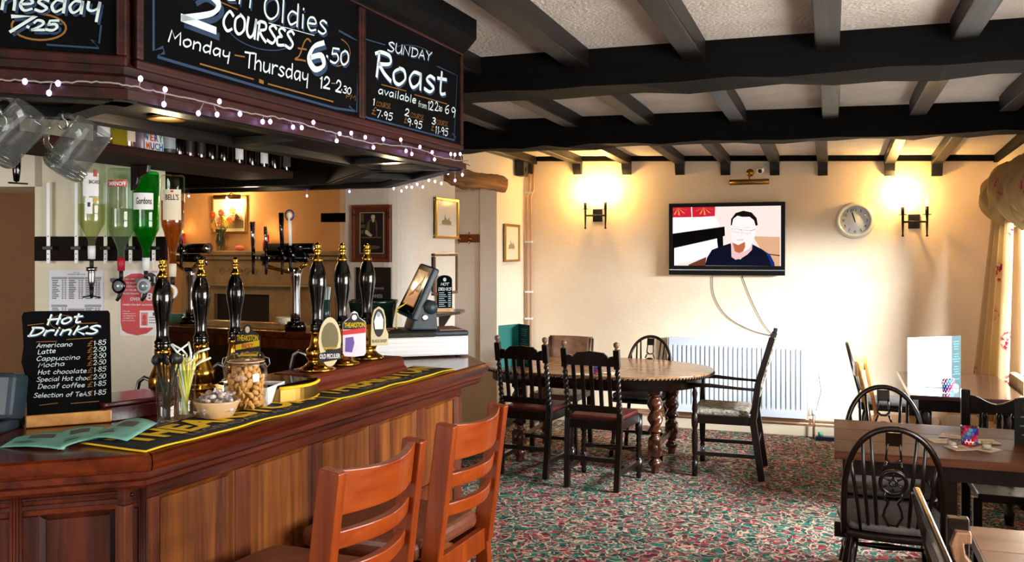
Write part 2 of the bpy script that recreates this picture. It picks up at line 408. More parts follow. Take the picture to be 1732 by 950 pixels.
# doorway lintel: rough lump of timber
lt = MB(); N = 18; rnd = random.Random(5); vs = []
la, lb = at(760, 332, X=LX+0.03), at(853, 335, X=LX+0.03)
for i in range(N+1):
    t = i/N; y = la.y-0.04+(lb.y-la.y+0.08)*t; zc = 2.215-0.02*math.sin(t*5)-0.03*t; hh = 0.075+0.01*math.sin(t*7)
    for k in range(12):
        a = 2*PI*k/12; q = 1+rnd.uniform(-.08, .08)
        vs.append((LX+0.0+0.055*math.cos(a)*q, y, zc+hh*math.sin(a)*q))
fs = [(i*12+k, i*12+(k+1) % 12, (i+1)*12+(k+1) % 12, (i+1)*12+k) for i in range(N) for k in range(12)]+[tuple(range(12))[::-1], tuple(N*12+k for k in range(12))]
lt.add(vs, fs, None, True)
tag(lt.build('door_lintel', M_lintel), 'rough bark-edged timber lintel projecting over the doorway in the left wall', 'lintel')
# dark beam stub poking from the canopy's far end to the pillar
a = at(640, 318, Y=5.3); b = at(730, 300, X=LX+.05)
tag(MB().bb((LX-.22, 4.9, b.z-.05), (LX+.0, 5.56, b.z+.09)).build('beam_stub', M_lintel, bevel=.01), 'short brown timber stub between canopy and grey pillar', 'beam')
# ---------------------------------------------------------------- brush lettering (single strokes) and type
G = {
'A': (6.5, '!0,0 3.2,10 6,0;!1,3.6 5.3,3.6'), 'B': (6, '!0,0 0,10;0,10 4.5,9.5 4,6 0,5.3;0,5.3 5.5,4.5 5,0.5 0,0'),
'C': (6, '5.5,8.5 3,10 0.3,6 0.3,2.5 2.8,0 5.5,1.5'), 'D': (6.5, '!0.6,0 0.6,10;-0.3,9.8 5,9 6.2,5 4,1 0,0'),
'E': (5.5, '5,9.3 2.5,10 0.6,8 3,5.4;3,5.4 0,4 0.6,0.3 5.2,1'), 'F': (5.5, '!0.5,0 0.8,9.5;-0.3,9.3 2.5,9.8 5.5,9.6;!0.7,5 4,5.3'),
'H': (6.5, '!0.5,0 0.8,10;!5.5,0 5.8,10;!0,5 6.4,5.4'), 'L': (5, '0.8,10 0.5,4 0.6,0.5 4.5,0.3'),
'M': (8, '!0,0 1,9.5 3.6,3.5 6.6,9.5 7.4,0'), 'N': (7, '!0,0 0.6,9.5 5.4,0.3 6,10'),
'O': (7, '3.5,10 0.4,7 0.6,2 3.3,0 6.3,3 6,8 3.2,10'), 'P': (6, '!0.6,0 0.8,9.6;-0.3,9.3 4.5,9.8 5.6,7 3.5,4.6 0.8,4.6'),
'R': (6.5, '!0.6,0 0.8,9.6;-0.6,8.6 1.5,9.9 5,9.6 5.3,6.6 1,5;1,5 3.5,2 6.2,0'), 'S': (6, '5.4,8.8 3.3,10 0.6,8 3,5.5 5.4,3 3.6,0.2 0,1'),
'T': (6, '!3,0 3.1,9.5;-0.4,9.2 3,9.5 6.4,10'), 'U': (6.5, '0.5,10 0.3,3 2.5,0 5,2.5 5.8,10;!5.8,10 5.9,0'),
'I': (2.5, '!1,0 1.2,10'), 'V': (6, '!0,10 3,0 6,10'), 'K': (6, '!0.5,0 0.7,10;!5.5,9.5 0.7,4.5 5.8,0'), 'Y': (6, '!0,10 3,5.5 6,10;!3,5.5 2.5,0'),
'G': (6.5, '5.5,8.5 3,10 0.3,6 0.5,2 3,0 5.5,2 5.6,4.6;!5.8,4.6 3.5,4.6'),
'a': (6, '4.8,5.8 2,6 0.3,3 1.8,0.1 4.3,2.2 5,6;!5,6 5.1,0'), 'b': (5.5, '!0.5,10 0.4,0.3;0.4,3.8 2.6,6 5,3.3 3,0 0.4,0.8'),
'c': (5, '4.6,5 2.5,6.2 0.3,3 2,0 4.6,0.9'), 'd': (6, '4.8,5.5 2,6 0.3,3 1.8,0.1 4.5,1.8;!5,10 5.1,0'),
'e': (5.3, '0.5,3 4.6,3.7 3.6,6 1.2,5.6 0.3,2.5 2,0 4.8,0.9'), 'f': (4, '4,9.3 2.4,10 1.7,7 1.6,0;!0,5.6 3.6,5.9'),
'h': (5.6, '!0.5,10 0.4,0;0.5,3.6 2.6,6 4.5,5 4.8,0'), 'i': (2.2, '!0.8,6 0.9,0;!0.8,8.4 1,8.9'), 'k': (5, '!0.5,10 0.4,0;!4.3,6 0.6,3 4.8,0'),
'l': (2.2, '!0.8,10 0.9,0'), 'm': (8.4, '!0.4,6 0.4,0;0.5,3.8 2.2,6 3.8,5 4,0;4,3.8 5.8,6 7.4,5 7.7,0'), 'n': (5.8, '!0.4,6 0.4,0;0.5,3.8 2.6,6 4.6,5 4.9,0'),
'o': (5.6, '2.8,6 0.4,4 0.8,0.8 2.8,0 5,2.5 4.4,5.5 2.6,6'), 'p': (5.6, '!0.5,6 0.4,-3;0.5,4.2 2.7,6.2 5,3.3 3,0 0.5,0.8'),
'r': (4.4, '!0.4,6 0.5,0;0.5,3.5 2,5.8 4.2,5.8'), 's': (4.8, '4.3,5.5 2.2,6.2 0.7,4.6 2.6,3.1 4.2,1.6 2.5,-0.1 0,0.6'),
't': (4.2, '1.8,9 1.6,2 2.2,0.1 4,0.6;!0,6.2 4.2,6.5'), 'u': (5.8, '0.4,6 0.4,1.5 2,0 4.3,1.8 4.9,6;!4.9,6 5,0'),
'v': (5, '!0.2,6 2.3,0.2 4.8,6.2'), 'y': (5.8, '0.4,6 0.5,2.6 2.2,1.6 4.4,3 4.9,6;!4.9,6 4.6,-3.6'), 'w': (7, '!0.2,6 1.8,0 3.4,4.5 5,0 6.7,6'),
'g': (5.8, '4.8,5.8 2,6 0.4,3.4 2,1 4.6,3 4.9,6;4.9,6 4.6,-2 2,-3.2 0.5,-2.4'), 'x': (5, '!0.3,6 4.6,0;!4.6,6 0.3,0'),
'0': (6, '3,9.5 0.4,7 0.5,2 2.8,0 5.3,3 5,8 2.8,9.5'), '1': (3, '!0.6,7.6 2,9.8 2,0'), '2': (6, '0.5,7.5 2,10 4.8,8.6 4.4,5 0,0.6;!0,0.6 5.8,0.4'),
'3': (5.6, '0.5,9 3,10 4.8,7.6 2.2,5.4;2.2,5.4 5.2,3.6 3.6,0.2 0,0.9'), '5': (5.8, '!5.4,9.8 1.2,9.6 0.8,5.6;0.8,5.6 4,6.2 5.2,3 3.2,0.1 0,0.8'),
'6': (6, '4.6,9.8 1.5,7.5 0.3,3 2.6,0 5.3,2 4.2,5.2 0.8,3.6'), '7': (5.6, '!0,9.5 5.4,9.8 2,0'), '8': (5.8, '3,5.4 0.8,8 3,10 5,8 3,5.4 0.4,2.4 3,0 5.4,2.4 3,5.4'),
'9': (5.8, '5,7 2.4,9.8 0.4,7.2 2.2,4.8 5,7 5,7 4,0'), '.': (2.2, '!0.6,3.6 1.1,3.2'), '-': (5, '!0.4,4.6 4.4,4.9'), ' ': (3.4, ''),
'W': (8, '!0,10 2,0 4,7 6,0 8,10'), '£': (5.5, '5,9.3 3.4,10 2.2,8 1.6,2 0,0 2.6,0.4 5,0.6;!0.2,4.8 4,5.4'), '|': (2, '!1,0 1,10'),
}
def smooth_pts(p, n=5):
    P = [p[0]]+p+[p[-1]]; out = []
    for i in range(1, len(P)-2):
        a, b, c, d = P[i-1], P[i], P[i+1], P[i+2]
        for k in range(n):
            t = k/n
            out.append(tuple(0.5*((2*b[j])+(-a[j]+c[j])*t+(2*a[j]-5*b[j]+4*c[j]-d[j])*t*t+(-a[j]+3*b[j]-3*c[j]+d[j])*t**3) for j in (0, 1)))
    out.append(p[-1]); return out
def strokes(text, slant=0.12, gap=1.0):
    x = 0; out = []
    for ch in text:
        adv, s = G[ch]
        for pl in s.split(';'):
            if not pl: continue
            sharp = pl[0] == '!'; pts = [tuple(float(q) for q in t.split(',')) for t in pl.lstrip('!').split()]
            if not sharp and len(pts) > 2: pts = smooth_pts(pts)
            out.append([(x+a+slant*b, b) for a, b in pts])
        x += adv+gap
    return out, x-gap
def write(mb, text, p, q, h, wd, M, mi=0, slant=0.12, z=0.0036, nib=0.35, sh=None):
    """letter a line from plane point p to q with cap height h (metres); optional offset shadow layer"""
    st, L = strokes(text, slant); p = Vector(p); q = Vector(q); dx = (q-p).normalized(); dy = Vector((-dx.y, dx.x)); sx = (q-p).length/L; sy = h/10
    for s in st:
        pts = [p+dx*(a*sx)+dy*(b*sy) for a, b in s]
        mb.ribbon(pts, wd, M, mi, nib, z)
        if sh is not None:
            mb.ribbon([(a.x+sh[1], a.y+sh[2]) for a in pts], wd*1.0, M, sh[0], nib, z-0.0006)
def line2(mb, pts, wd, M, mi=0, z=0.003): mb.ribbon([tuple(p) for p in pts], wd, M, mi, 0, z)

_fm = {}
def type_mesh(text, bold=0.0):
    k = (text, bold)
    if k not in _fm:
        cu = bpy.data.curves.new('t', 'FONT'); cu.body = text; cu.offset = bold; cu.resolution_u = 3
        ob = bpy.data.objects.new('t', cu); C.objects.link(ob)
        dg = bpy.context.evaluated_depsgraph_get(); me = bpy.data.meshes.new_from_object(ob.evaluated_get(dg))
        vs = [tuple(v.co) for v in me.vertices]; fs = [tuple(p.vertices) for p in me.polygons]
        bpy.data.objects.remove(ob); bpy.data.curves.remove(cu); bpy.data.meshes.remove(me)
        _fm[k] = (vs, fs)
    return _fm[k]
def typeset(mb, text, box, M, mi=0, z=0.001, bold=0.01, shear=0, fn=None):
    """type fitted in box (x0, y0, x1, y1) of the plane M"""
    vs, fs = type_mesh(text, bold)
    if not vs: return
    xs = [v[0] for v in vs]; ys = [v[1] for v in vs]; a, b, c, d = min(xs), min(ys), max(xs), max(ys)
    out = []
    for v in vs:
        x = (v[0]-a)/(c-a); y = (v[1]-b)/max(d-b, 1e-6)
        X = box[0]+(box[2]-box[0])*x+shear*y*(box[3]-box[1]); Y = box[1]+(box[3]-box[1])*y
        if fn: X, Y = fn(X, Y)
        out.append((X, Y, z))
    mb.add(out, fs, M, False, mi)

def vplane(p, q, off=0.0):
    """frame of the vertical plane through XY points p->q seen from its right-hand (room) side: x along p->q, y up, z outward"""
    p = Vector((p[0], p[1], 0)); q = Vector((q[0], q[1], 0)); ex = (q-p).normalized(); ez = ex.cross(Vector((0, 0, 1)))
    p = p+ez*off
    M = Matrix(((ex.x, 0, ez.x, p.x), (ex.y, 0, ez.y, p.y), (0, 1, 0, 0), (0, 0, 0, 1)))
    return M
def on(M, u, v):
    """plane coordinates (x, y) of photo pixel (u, v) on plane M"""
    r = Fv + Rv*((u-CX)/FX) + Zv*((HY-v)/FX); n = M.to_3x3() @ Vector((0, 0, 1)); o = M.translation
    t = (o-O).dot(n)/r.dot(n); w_ = M.inverted() @ (O+r*t); return (w_.x, w_.y)

# ---------------------------------------------------------------- bar canopy
zb = 1.925                                  # underside of the canopy
A = at(212, 160, z=zb+.012); B = at(783, 281, z=zb+.012); A.z = B.z = 0
Cc = Vector((-2.10, 4.02, 0)); Dd = Vector((-5.2, 4.06, 0)); Am = A+Vector((-0.95, -0.80, 0)); An = Am+Vector((-2.5, -0.05, 0))
outer = [An, Am, A, B, Cc, Dd]
def offset_line(pts, off):
    out = []
    for i in range(len(pts)):
        d1 = (pts[i]-pts[i-1]).normalized() if i > 0 else (pts[1]-pts[0]).normalized()
        d2 = (pts[i+1]-pts[i]).normalized() if i < len(pts)-1 else d1
        n1 = Vector((-d1.y, d1.x, 0)); n2 = Vector((-d2.y, d2.x, 0)); b = (n1+n2).normalized(); out.append(pts[i]+b*(off/max(.3, b.dot(n1))))
    return out
def sweep(mb, pts, prof, mi=0):
    """profile of (inward offset, z) closed polygon along the plan line"""
    rings = [offset_line(pts, o) for o, z in prof]; n = len(prof)
    vs = [(rings[j][i].x, rings[j][i].y, prof[j][1]) for i in range(len(pts)) for j in range(n)]
    fs = [(i*n+j, (i+1)*n+j, (i+1)*n+(j+1) % n, i*n+(j+1) % n) for i in range(len(pts)-1) for j in range(n)]
    fs += [tuple(range(n)), tuple((len(pts)-1)*n+j for j in range(n))[::-1]]
    return mb.add(vs, fs, None, False, mi)
canopy = thing('bar_canopy', 'dark mahogany canopy over the bar with moulded fascia and panelled underside', 'canopy', (A.x, A.y, zb))
# fascia, lower moulding stack, cornice
sweep(MB(), outer, [(0.02, 1.985), (0.02, 2.52), (0.05, 2.52), (0.05, 1.985)]).build('fascia', M_can, canopy)
sweep(MB(), outer, [(-0.012, zb), (-0.012, zb+.022), (0.0, zb+.026), (0.0, zb+.05), (.008, zb+.058), (.008, zb+.075), (.016, zb+.085), (.03, zb+.085), (.03, zb)]).build('moulding', M_can, canopy)
sweep(MB(), outer, [(-0.05, 2.52), (-0.05, 2.44), (-0.02, 2.40), (.0, 2.385), (.03, 2.385), (.03, 2.52)]).build('cornice', M_black, canopy)
# soffit frame: rails and recessed panels
SW = 0.34
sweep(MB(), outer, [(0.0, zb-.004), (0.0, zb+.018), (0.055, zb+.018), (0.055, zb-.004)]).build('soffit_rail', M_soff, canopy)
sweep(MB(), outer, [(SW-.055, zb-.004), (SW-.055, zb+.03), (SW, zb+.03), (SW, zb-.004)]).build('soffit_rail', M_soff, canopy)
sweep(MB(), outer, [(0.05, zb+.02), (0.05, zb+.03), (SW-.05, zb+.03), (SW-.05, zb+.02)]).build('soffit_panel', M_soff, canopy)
def soff_x(p, q, t):
    d = (q-p); n = Vector((-d.y, d.x, 0)).normalized(); c = p+d*t
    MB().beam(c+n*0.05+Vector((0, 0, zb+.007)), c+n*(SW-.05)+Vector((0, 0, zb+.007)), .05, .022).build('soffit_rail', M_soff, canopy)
for t in (0.42, 0.80): soff_x(A, B, t)
soff_x(B, Cc, .5); soff_x(Am, A, .5)
for t in (.15, .4, .65, .9): soff_x(Cc, Dd, t)
for i in (1, 2, 3):                              # mitre rails at the corners
    o1 = outer[i+0]; inn = offset_line(outer, SW)[i]
    MB().beam(o1+Vector((0, 0, zb+.006)), inn+Vector((0, 0, zb+.006)), .05, .02).build('soffit_rail', M_soff, canopy)
# boarded lid closing the inside of the canopy
inn = offset_line(outer, 0.06)
MB().prism([(p.x, p.y) for p in inn]+[(-5.2, 0.0)], 2.40, 2.42).build('inner_boarding', M_black, canopy)
isb = offset_line(outer, SW)
sweep(MB(), isb, [(0, zb), (0, zb+.06), (.015, zb+.06), (.015, zb)]).build('inner_upstand', M_soff, canopy)

# chalkboards set in the fascia
MA = vplane((A.x, A.y), (B.x, B.y), -0.012)      # long side
MAm = vplane((Am.x, Am.y), (A.x, A.y), -0.012)   # corner side
def board(Mx, x0, x1, y0, y1, label, fr=0.022):
    t = thing('chalkboard', label, 'chalkboard', Mx @ Vector((x0, y0, 0)), 0, 'painted chalkboards on the bar canopy')
    MB().bb((x0, y0, -.006), (x1, y1, 0.002), Mx).build('slate', M_slate, t)
    for a, b in (((x0-fr, y0-fr), (x1+fr, y0)), ((x0-fr, y1), (x1+fr, y1+fr)), ((x0-fr, y0), (x0, y1)), ((x1, y0), (x1+fr, y1))):
        m = MB(); m.bb((a[0], a[1], -.006), (b[0], b[1], .012), Mx)
        m.build('frame_rail', M_can, t, bevel=.005)
    return t
xa, ya = on(MA, 238, 106); xb, yb_ = on(MA, 606, 200)
xe, ye = on(MA, 776, 243)
yt = 2.375
y0 = ye+.0
yL = on(MA, 238, 106)[1]; yR = on(MA, 776, 243)[1]
y0 = (yL+yR)/2
b1 = board(MA, xa, on(MA, 608, 190)[0], y0, yt, 'wide black chalkboard offering two courses for 6.50 Monday to Thursday')
b2 = board(MA, on(MA, 609, 190)[0]+.001, xe, y0, yt, 'black chalkboard advertising the Sunday roast, right end of the canopy')
xr = on(MAm, 197, 92)[0]
b3 = board(MAm, xr-1.1, xr, on(MAm, 197, 95)[1], yt, 'black chalkboard with 7.25 price, leftmost on the canopy corner')

CW = [M_chalk, M_chblue, M_chgold]
def px(Mx, *pts): return [on(Mx, u, v) for u, v in pts]
def W(mb, Mx, text, p, q, hpx, wd, **k):
    """line of lettering from pixel p to pixel q; hpx = cap height in pixels at its left end"""
    a, b = on(Mx, *p), on(Mx, *q); h = on(Mx, p[0], p[1]-hpx)[1]-a[1]; write(mb, text, a, b, h, wd*.86, Mx, **k)
m = MB(); SH = (1, 0.006, -0.006)
W(m, MA, 'Golden', (262, -46), (424, 14), 40, .007, sh=SH)
W(m, MA, 'Oldies', (444, 29), (551, 59), 40, .0085, sh=SH)
W(m, MA, '2', (306, 34), (362, 54), 62, .026, slant=.2, nib=.5, sh=(1, .012, -.012))
W(m, MA, 'COURSES', (375, 50), (494, 84), 34, .011, slant=.16)
W(m, MA, 'Monday', (283, 70), (387, 101), 22, .0062)
W(m, MA, '-', (392, 102), (412, 106), 20, .005, mi=2)
W(m, MA, 'Thursday', (412, 113), (520, 140), 27, .0068, slant=.1)
W(m, MA, '12', (538, 148), (556, 151), 20, .008); W(m, MA, '-', (558, 149), (566, 150), 18, .005, mi=2)
W(m, MA, '2', (566, 155), (575, 157), 20, .008); W(m, MA, '.30', (575, 156), (592, 160), 12, .005); W(m, MA, 'PM', (583, 166), (600, 170), 9, .003, mi=2)
W(m, MA, '£', (497, 100), (516, 106), 42, .007, mi=2, slant=.3)
W(m, MA, '6', (518, 114), (548, 121), 50, .026, nib=.5, sh=(1, .01, -.01))
W(m, MA, '.50', (549, 104), (588, 111), 26, .009, sh=SH)
line2(m, px(MA, (258, -10), (258, 86), (274, 80), (276, 90), (264, 96), (440, 148), (566, 183), (600, 188), (590, 180)), .007, MA, 1)
line2(m, px(MA, (602, 189), (605, 70), (590, 62), (572, 52)), .006, MA, 1)
line2(m, px(MA, (337, 108), (427, 134)), .004, MA, 2); line2(m, px(MA, (438, 137), (443, 139)), .01, MA, 2); line2(m, px(MA, (452, 142), (562, 172)), .004, MA, 2)
line2(m, px(MA, (453, 39), (530, 60)), .002, MA, 0); line2(m, px(MA, (340, -10), (400, 16)), .003, MA, 2)
def ell(Mx, cx_, cy_, rx, ry, a0, a1, rot=0):
    o = []
    for i in range(21):
        a = math.radians(a0+(a1-a0)*i/20); x = rx*math.cos(a); y = -ry*math.sin(a); r = math.radians(rot)
        o.append(on(Mx, cx_+x*math.cos(r)-y*math.sin(r), cy_+x*math.sin(r)+y*math.cos(r)))
    return o
line2(m, ell(MA, 438, 56, 56, 26, -150, 60, 16), .003, MA, 1); line2(m, ell(MA, 565, 88, 26, 24, -70, 80, 16), .003, MA, 2)
m.build('lettering', CW, b1)
m = MB()
W(m, MA, 'SUNDAY', (654, 86), (728, 103), 16, .0065, sh=(1, .004, -.004))
W(m, MA, 'R', (633, 128), (660, 137), 44, .019, nib=.45, sh=SH, slant=.1)
W(m, MA, 'oast', (662, 140), (752, 161), 46, .018, nib=.45, sh=SH, slant=.1)
W(m, MA, 'available', (638, 158), (702, 175), 13, .006)
W(m, MA, 'from', (706, 180), (720, 184), 10, .003); W(m, MA, '12', (722, 185), (731, 187), 15, .006)
W(m, MA, '2', (734, 187), (739, 188), 15, .006); W(m, MA, '30', (740, 187), (746, 189), 8, .004); W(m, MA, '6', (751, 191), (758, 193), 15, .006); W(m, MA, '9', (761, 197), (769, 199), 17, .006)
W(m, MA, '1', (628, 177), (632, 178), 12, .006); W(m, MA, '2', (683, 195), (690, 197), 12, .006); W(m, MA, '3', (729, 209), (735, 211), 11, .006)
for p, q in (((635, 179), (659, 184)), ((693, 198), (715, 203)), ((737, 210), (756, 214))): W(m, MA, 'COURSE', p, q, 8, .002, mi=2)
for p, q, p2, q2, t in (((627, 192), (634, 195), (635, 198), (662, 204), '7.95'), ((682, 207), (687, 209), (687, 212), (712, 218), '9.95'), ((728, 220), (733, 222), (734, 225), (756, 230), '11.95')):
    W(m, MA, '£', p, q, 13, .003, mi=2); W(m, MA, t, p2, q2, 13, .005)
line2(m, px(MA, (650, 76), (616, 66), (611, 62)), .004, MA, 1)
line2(m, px(MA, (611, 62), (612, 75), (610, 170), (616, 184), (610, 190), (620, 199), (767, 237), (770, 232), (764, 226)), .006, MA, 1)
line2(m, px(MA, (767, 237), (772, 128), (760, 122), (738, 112)), .004, MA, 1)
line2(m, ell(MA, 700, 94, 36, 16, 40, 190, 14), .003, MA, 1); line2(m, px(MA, (644, 143), (686, 154)), .003, MA, 2); line2(m, px(MA, (700, 160), (755, 176)), .003, MA, 2)
m.build('lettering', CW, b2)
m = MB()
W(m, MAm, 'nesday', (2, 16), (170, 25), 34, .0075, sh=(1, .005, -.005), slant=.15)
W(m, MAm, 'Wed', (-110, 16), (-6, 16), 34, .0075, slant=.15)
W(m, MAm, '7', (4, 54), (44, 54), 27, .011, slant=.3, sh=SH); W(m, MAm, '.25', (44, 52), (98, 52), 17, .0075, sh=SH)
line2(m, ell(MAm, 66, 46, 46, 22, -200, 80, 3), .004, MAm, 2); line2(m, px(MAm, (80, 76), (168, 82), (154, 67), (168, 74), (171, 44)), .004, MAm, 1)
m.build('lettering', CW, b3)

# recessed lights in the canopy soffit
M_lampw = plain('lit_lamp', '#fff0d0', .5, emit='#ffd9a0', es=14)
def downlight(x, y, label, pw):
    t = thing('downlight', label, 'downlight', (x, y, zb), 0, 'recessed downlights under the bar canopy')
    MB().lathe([(.038, zb+.018), (.046, zb+.018), (.046, zb+.010), (.036, zb+.010)], 24, T(x, y, 0)).build('rim', M_brassd, t)
    MB().lathe([(.001, zb+.012), (.036, zb+.012), (.036, zb+.016), (.001, zb+.016)], 20, T(x, y, 0)).build('lamp', M_lampw, t)
    point('downlight_light', (x, y, zb-.03), pw, (1, .72, .42), .03)
p = at(281, 201, z=zb+.012); downlight(p.x, p.y, 'round brass downlight glowing nearest the canopy corner', 2.2)
p = at(661, 273, z=zb+.012); downlight(p.x, p.y, 'round downlight glowing at the far end of the canopy under the roast board', 2)
p = at(424, 315, z=zb+.012); downlight(p.x, p.y, 'small downlight glowing in the rear run of the canopy above the far counter', 2)

# fairy lights along the lower moulding
M_led = plain('led_glow', '#f4ecff', .4, emit='#c8a8ff', es=9)
M_wire = glassy('clear_wire', '#cfc6c0', .2, .6); M_wire = plain('pale_wire', '#8f867e', .4)
fl = thing('fairy_lights', 'string of small violet-white lights draped along the canopy moulding', 'lights', A+Vector((0, 0, zb)))
wp = [(-30, 142), (0, 140), (45, 141), (100, 145), (150, 142), (195, 146), (215, 150), (250, 158), (300, 168), (350, 181), (400, 192), (440, 198), (480, 206), (530, 221), (560, 229), (600, 240), (640, 246), (670, 248), (700, 254), (725, 265), (760, 272), (782, 273)]
pts = []
for u, v in wp:
    Mx = MAm if u < 212 else MA
    x, y = on(Mx, u, v); pts.append(Mx @ Vector((x, y, 0.034)))
rnd = random.Random(3); sp = []
for i in range(len(pts)-1):
    for k in range(6): sp.append(pts[i].lerp(pts[i+1], k/6)+Vector((0, 0, rnd.uniform(-.002, .002))))
MB().tube(sp, 0.0021, 5).build('wire', M_wire, fl)
leds = [(47, 143, 0, 0), (87, 162, 1, -14), (102, 146, 0, 2), (216, 135, -3, 0), (258, 153, 2, 3), (256, 178, -2, 0), (315, 193, 0, 0), (351, 173, 5, 4), (347, 195, 0, 0), (386, 194, 0, 0), (425, 207, 0, 0), (438, 207, 0, 0), (477, 216, 0, 0), (492, 217, 0, 0), (512, 208, 0, 0), (552, 239, 0, 0), (557, 227, 0, 0), (577, 226, 0, 0), (601, 233, 0, 0), (615, 250, 0, 0), (632, 236, 0, 0), (662, 237, 0, 0), (671, 256, 0, 0), (681, 261, 0, 0), (695, 249, 0, 0), (716, 258, 0, 0), (720, 270, 0, 0), (748, 261, 0, 0), (755, 262, 0, 0), (764, 261, 0, 0)]
def led(P, Q):
    b = MB().tube([Q, P], [.0012, .0016], 5); b.build('lead', M_wire, fl)
    d = (P-Q).normalized()
    MB().sphere(P, .005, seg=8, sc=(1, 1, 1.3)).build('bulb', M_led, fl)
for u, v, _, _ in leds:
    Mx = MAm if u < 212 else MA
    x, y = on(Mx, u, v); P = Mx @ Vector((x, y, 0.036))
    Q = min(sp, key=lambda q: (q-P).length+rnd.uniform(0, .01)); led(P, Q)
# the string goes on round the far sides
edge = [B, Cc, Dd]; sp = []
for i in range(2):
    for k in range(24):
        c = edge[i].lerp(edge[i+1], k/24); d = (edge[i+1]-edge[i]).normalized(); c = c-Vector((-d.y, d.x, 0))*.03
        sp.append(Vector((c.x, c.y, zb+.015+.012*math.sin(k*1.3))))
MB().tube(sp, .0021, 5).build('wire', M_wire, fl)
for k in range(2, 46, 2):
    P = sp[k]+Vector((0, 0, -.035 if k % 3 else -.02)); led(P, sp[k])
# ---------------------------------------------------------------- bar: worktop and panelled front
ZT = 1.152
Q1 = at(258, 768, z=ZT); Q2 = at(826, 613, z=ZT); Q0 = Q1+Vector((-1.5, -1.22, 0)); Q3 = at(790, 597, z=ZT); Q3 = Q2+(Q3-Q2).normalized()*0.95
for q in (Q0, Q1, Q2, Q3): q.z = 0
Q4 = Vector((-5.0, Q3.y+.25, 0)); Q3b = Vector((Q3.x-.25, Q3.y+.25, 0))
tops = [Q0, Q1, Q2, Q3]
worktop = thing('bar_worktop', 'polished mahogany bar top running round the near side of the bar', 'worktop', Q1+Vector((0, 0, ZT)))
def nose(z0=ZT-.042, z1=ZT, wd=.60):
    return [(wd, z0), (.02, z0), (.004, z0+.006), (0, z0+.014), (0, z1-.014), (.004, z1-.004), (.014, z1), (wd, z1)]
def topseg(p, q, name, ins=.0015, wd=.60):
    full = offset_line(tops, 0); mb = MB(); i = [k for k in range(3) if tops[k] is p][0]
    pr = nose(wd=wd); n = len(pr); rings = [offset_line(tops, o) for o, z in pr]
    vs = []
    d = (q-p).normalized()*ins
    for e, k in ((d, i), (-d, i+1)): vs += [(rings[j][k].x+e.x, rings[j][k].y+e.y, pr[j][1]) for j in range(n)]
    fs = [(j, n+j, n+(j+1) % n, (j+1) % n) for j in range(n)]+[tuple(range(n)), tuple(n+j for j in range(n))[::-1]]
    return mb.add(vs, fs).build(name, M_bart, worktop)
topseg(Q0, Q1, 'top_board'); topseg(Q1, Q2, 'top_board'); topseg(Q2, Q3, 'top_board')
barf = thing('panelled_bar', 'oak-panelled bar front with moulded rails and fielded panels below the worktop', 'bar', Q1)
sweep(MB(), tops, [(.02, ZT-.042), (.02, ZT-.056), (.03, ZT-.064), (.03, ZT-.074), (.038, ZT-.082), (.05, ZT-.085), (.09, ZT-.085), (.09, ZT-.042)]).build('moulding', M_barh, barf)
OFF = 0.055
def frontrun(p, q, stiles, mp, ms, zt=1.018):
    """frame-and-panel run; stiles = list of (start, end) distances from p"""
    Mx = vplane(p, q, -OFF); L = (q-p).length
    MB().bb((0, 0, -.05), (L, 1.1, -.03), Mx).build('backing', M_dark, barf)
    MB().bb((0, zt, -.03), (L, ZT-.05, 0), Mx).build('top_rail', M_barh, barf, bevel=.003)
    MB().bb((0, .66, -.03), (L, .72, 0), Mx).build('mid_rail', ms, barf, bevel=.003)
    MB().bb((0, .71, -.03), (L, .725, .012), Mx).build('rail_moulding', ms, barf, bevel=.003)
    MB().bb((0, .03, -.03), (L, .16, .004), Mx).build('plinth_rail', ms, barf, bevel=.003)
    for a, b in stiles:
        MB().bb((a, .0, -.03), (b, zt, .001), Mx).build('stile', ms, barf, bevel=.003)
    ed = [s for s in stiles]
    for i in range(len(ed)-1):
        a, b = ed[i][1], ed[i+1][0]
        if b-a < .05: continue
        for z0, z1 in ((.725, zt), (.16, .66)):
            e = .014
            MB().add([(a, z0, -.002), (b, z0, -.002), (b, z1, -.002), (a, z1, -.002), (a+e, z0+e, -.014), (b-e, z0+e, -.014), (b-e, z1-e, -.014), (a+e, z1-e, -.014),
                      (a+e, z0+e, -.012), (b-e, z0+e, -.012), (b-e, z1-e, -.012), (a+e, z1-e, -.012)],
                     [(0, 1, 5, 4), (1, 2, 6, 5), (2, 3, 7, 6), (3, 0, 4, 7), (8, 9, 10, 11)], Mx).build('panel', mp, barf)
R1, R2, R0, R3 = [offset_line(tops, OFF)[k] for k in (1, 2, 0, 3)]
MF = vplane(R1, R2)
def sx(u, v=850): return on(MF, u, v)[0]
L = (R2-R1).length
st = [(0.0, sx(300)), (sx(426), sx(452)), (sx(548), sx(571)), (sx(649), sx(667)), (sx(728), sx(742)), (sx(797), L)]
frontrun(R1, R2, st, M_barp, M_bar)
MC = vplane(R0, R1); L0 = (R1-R0).length
def cx_(u, v=880): return on(MC, u, v)[0]
frontrun(R0, R1, [(0, .1), (L0*.3, L0*.36), (cx_(-20), cx_(58)), (cx_(212), cx_(232)), (cx_(246), L0)], M_barl, M_barl, 1.008)
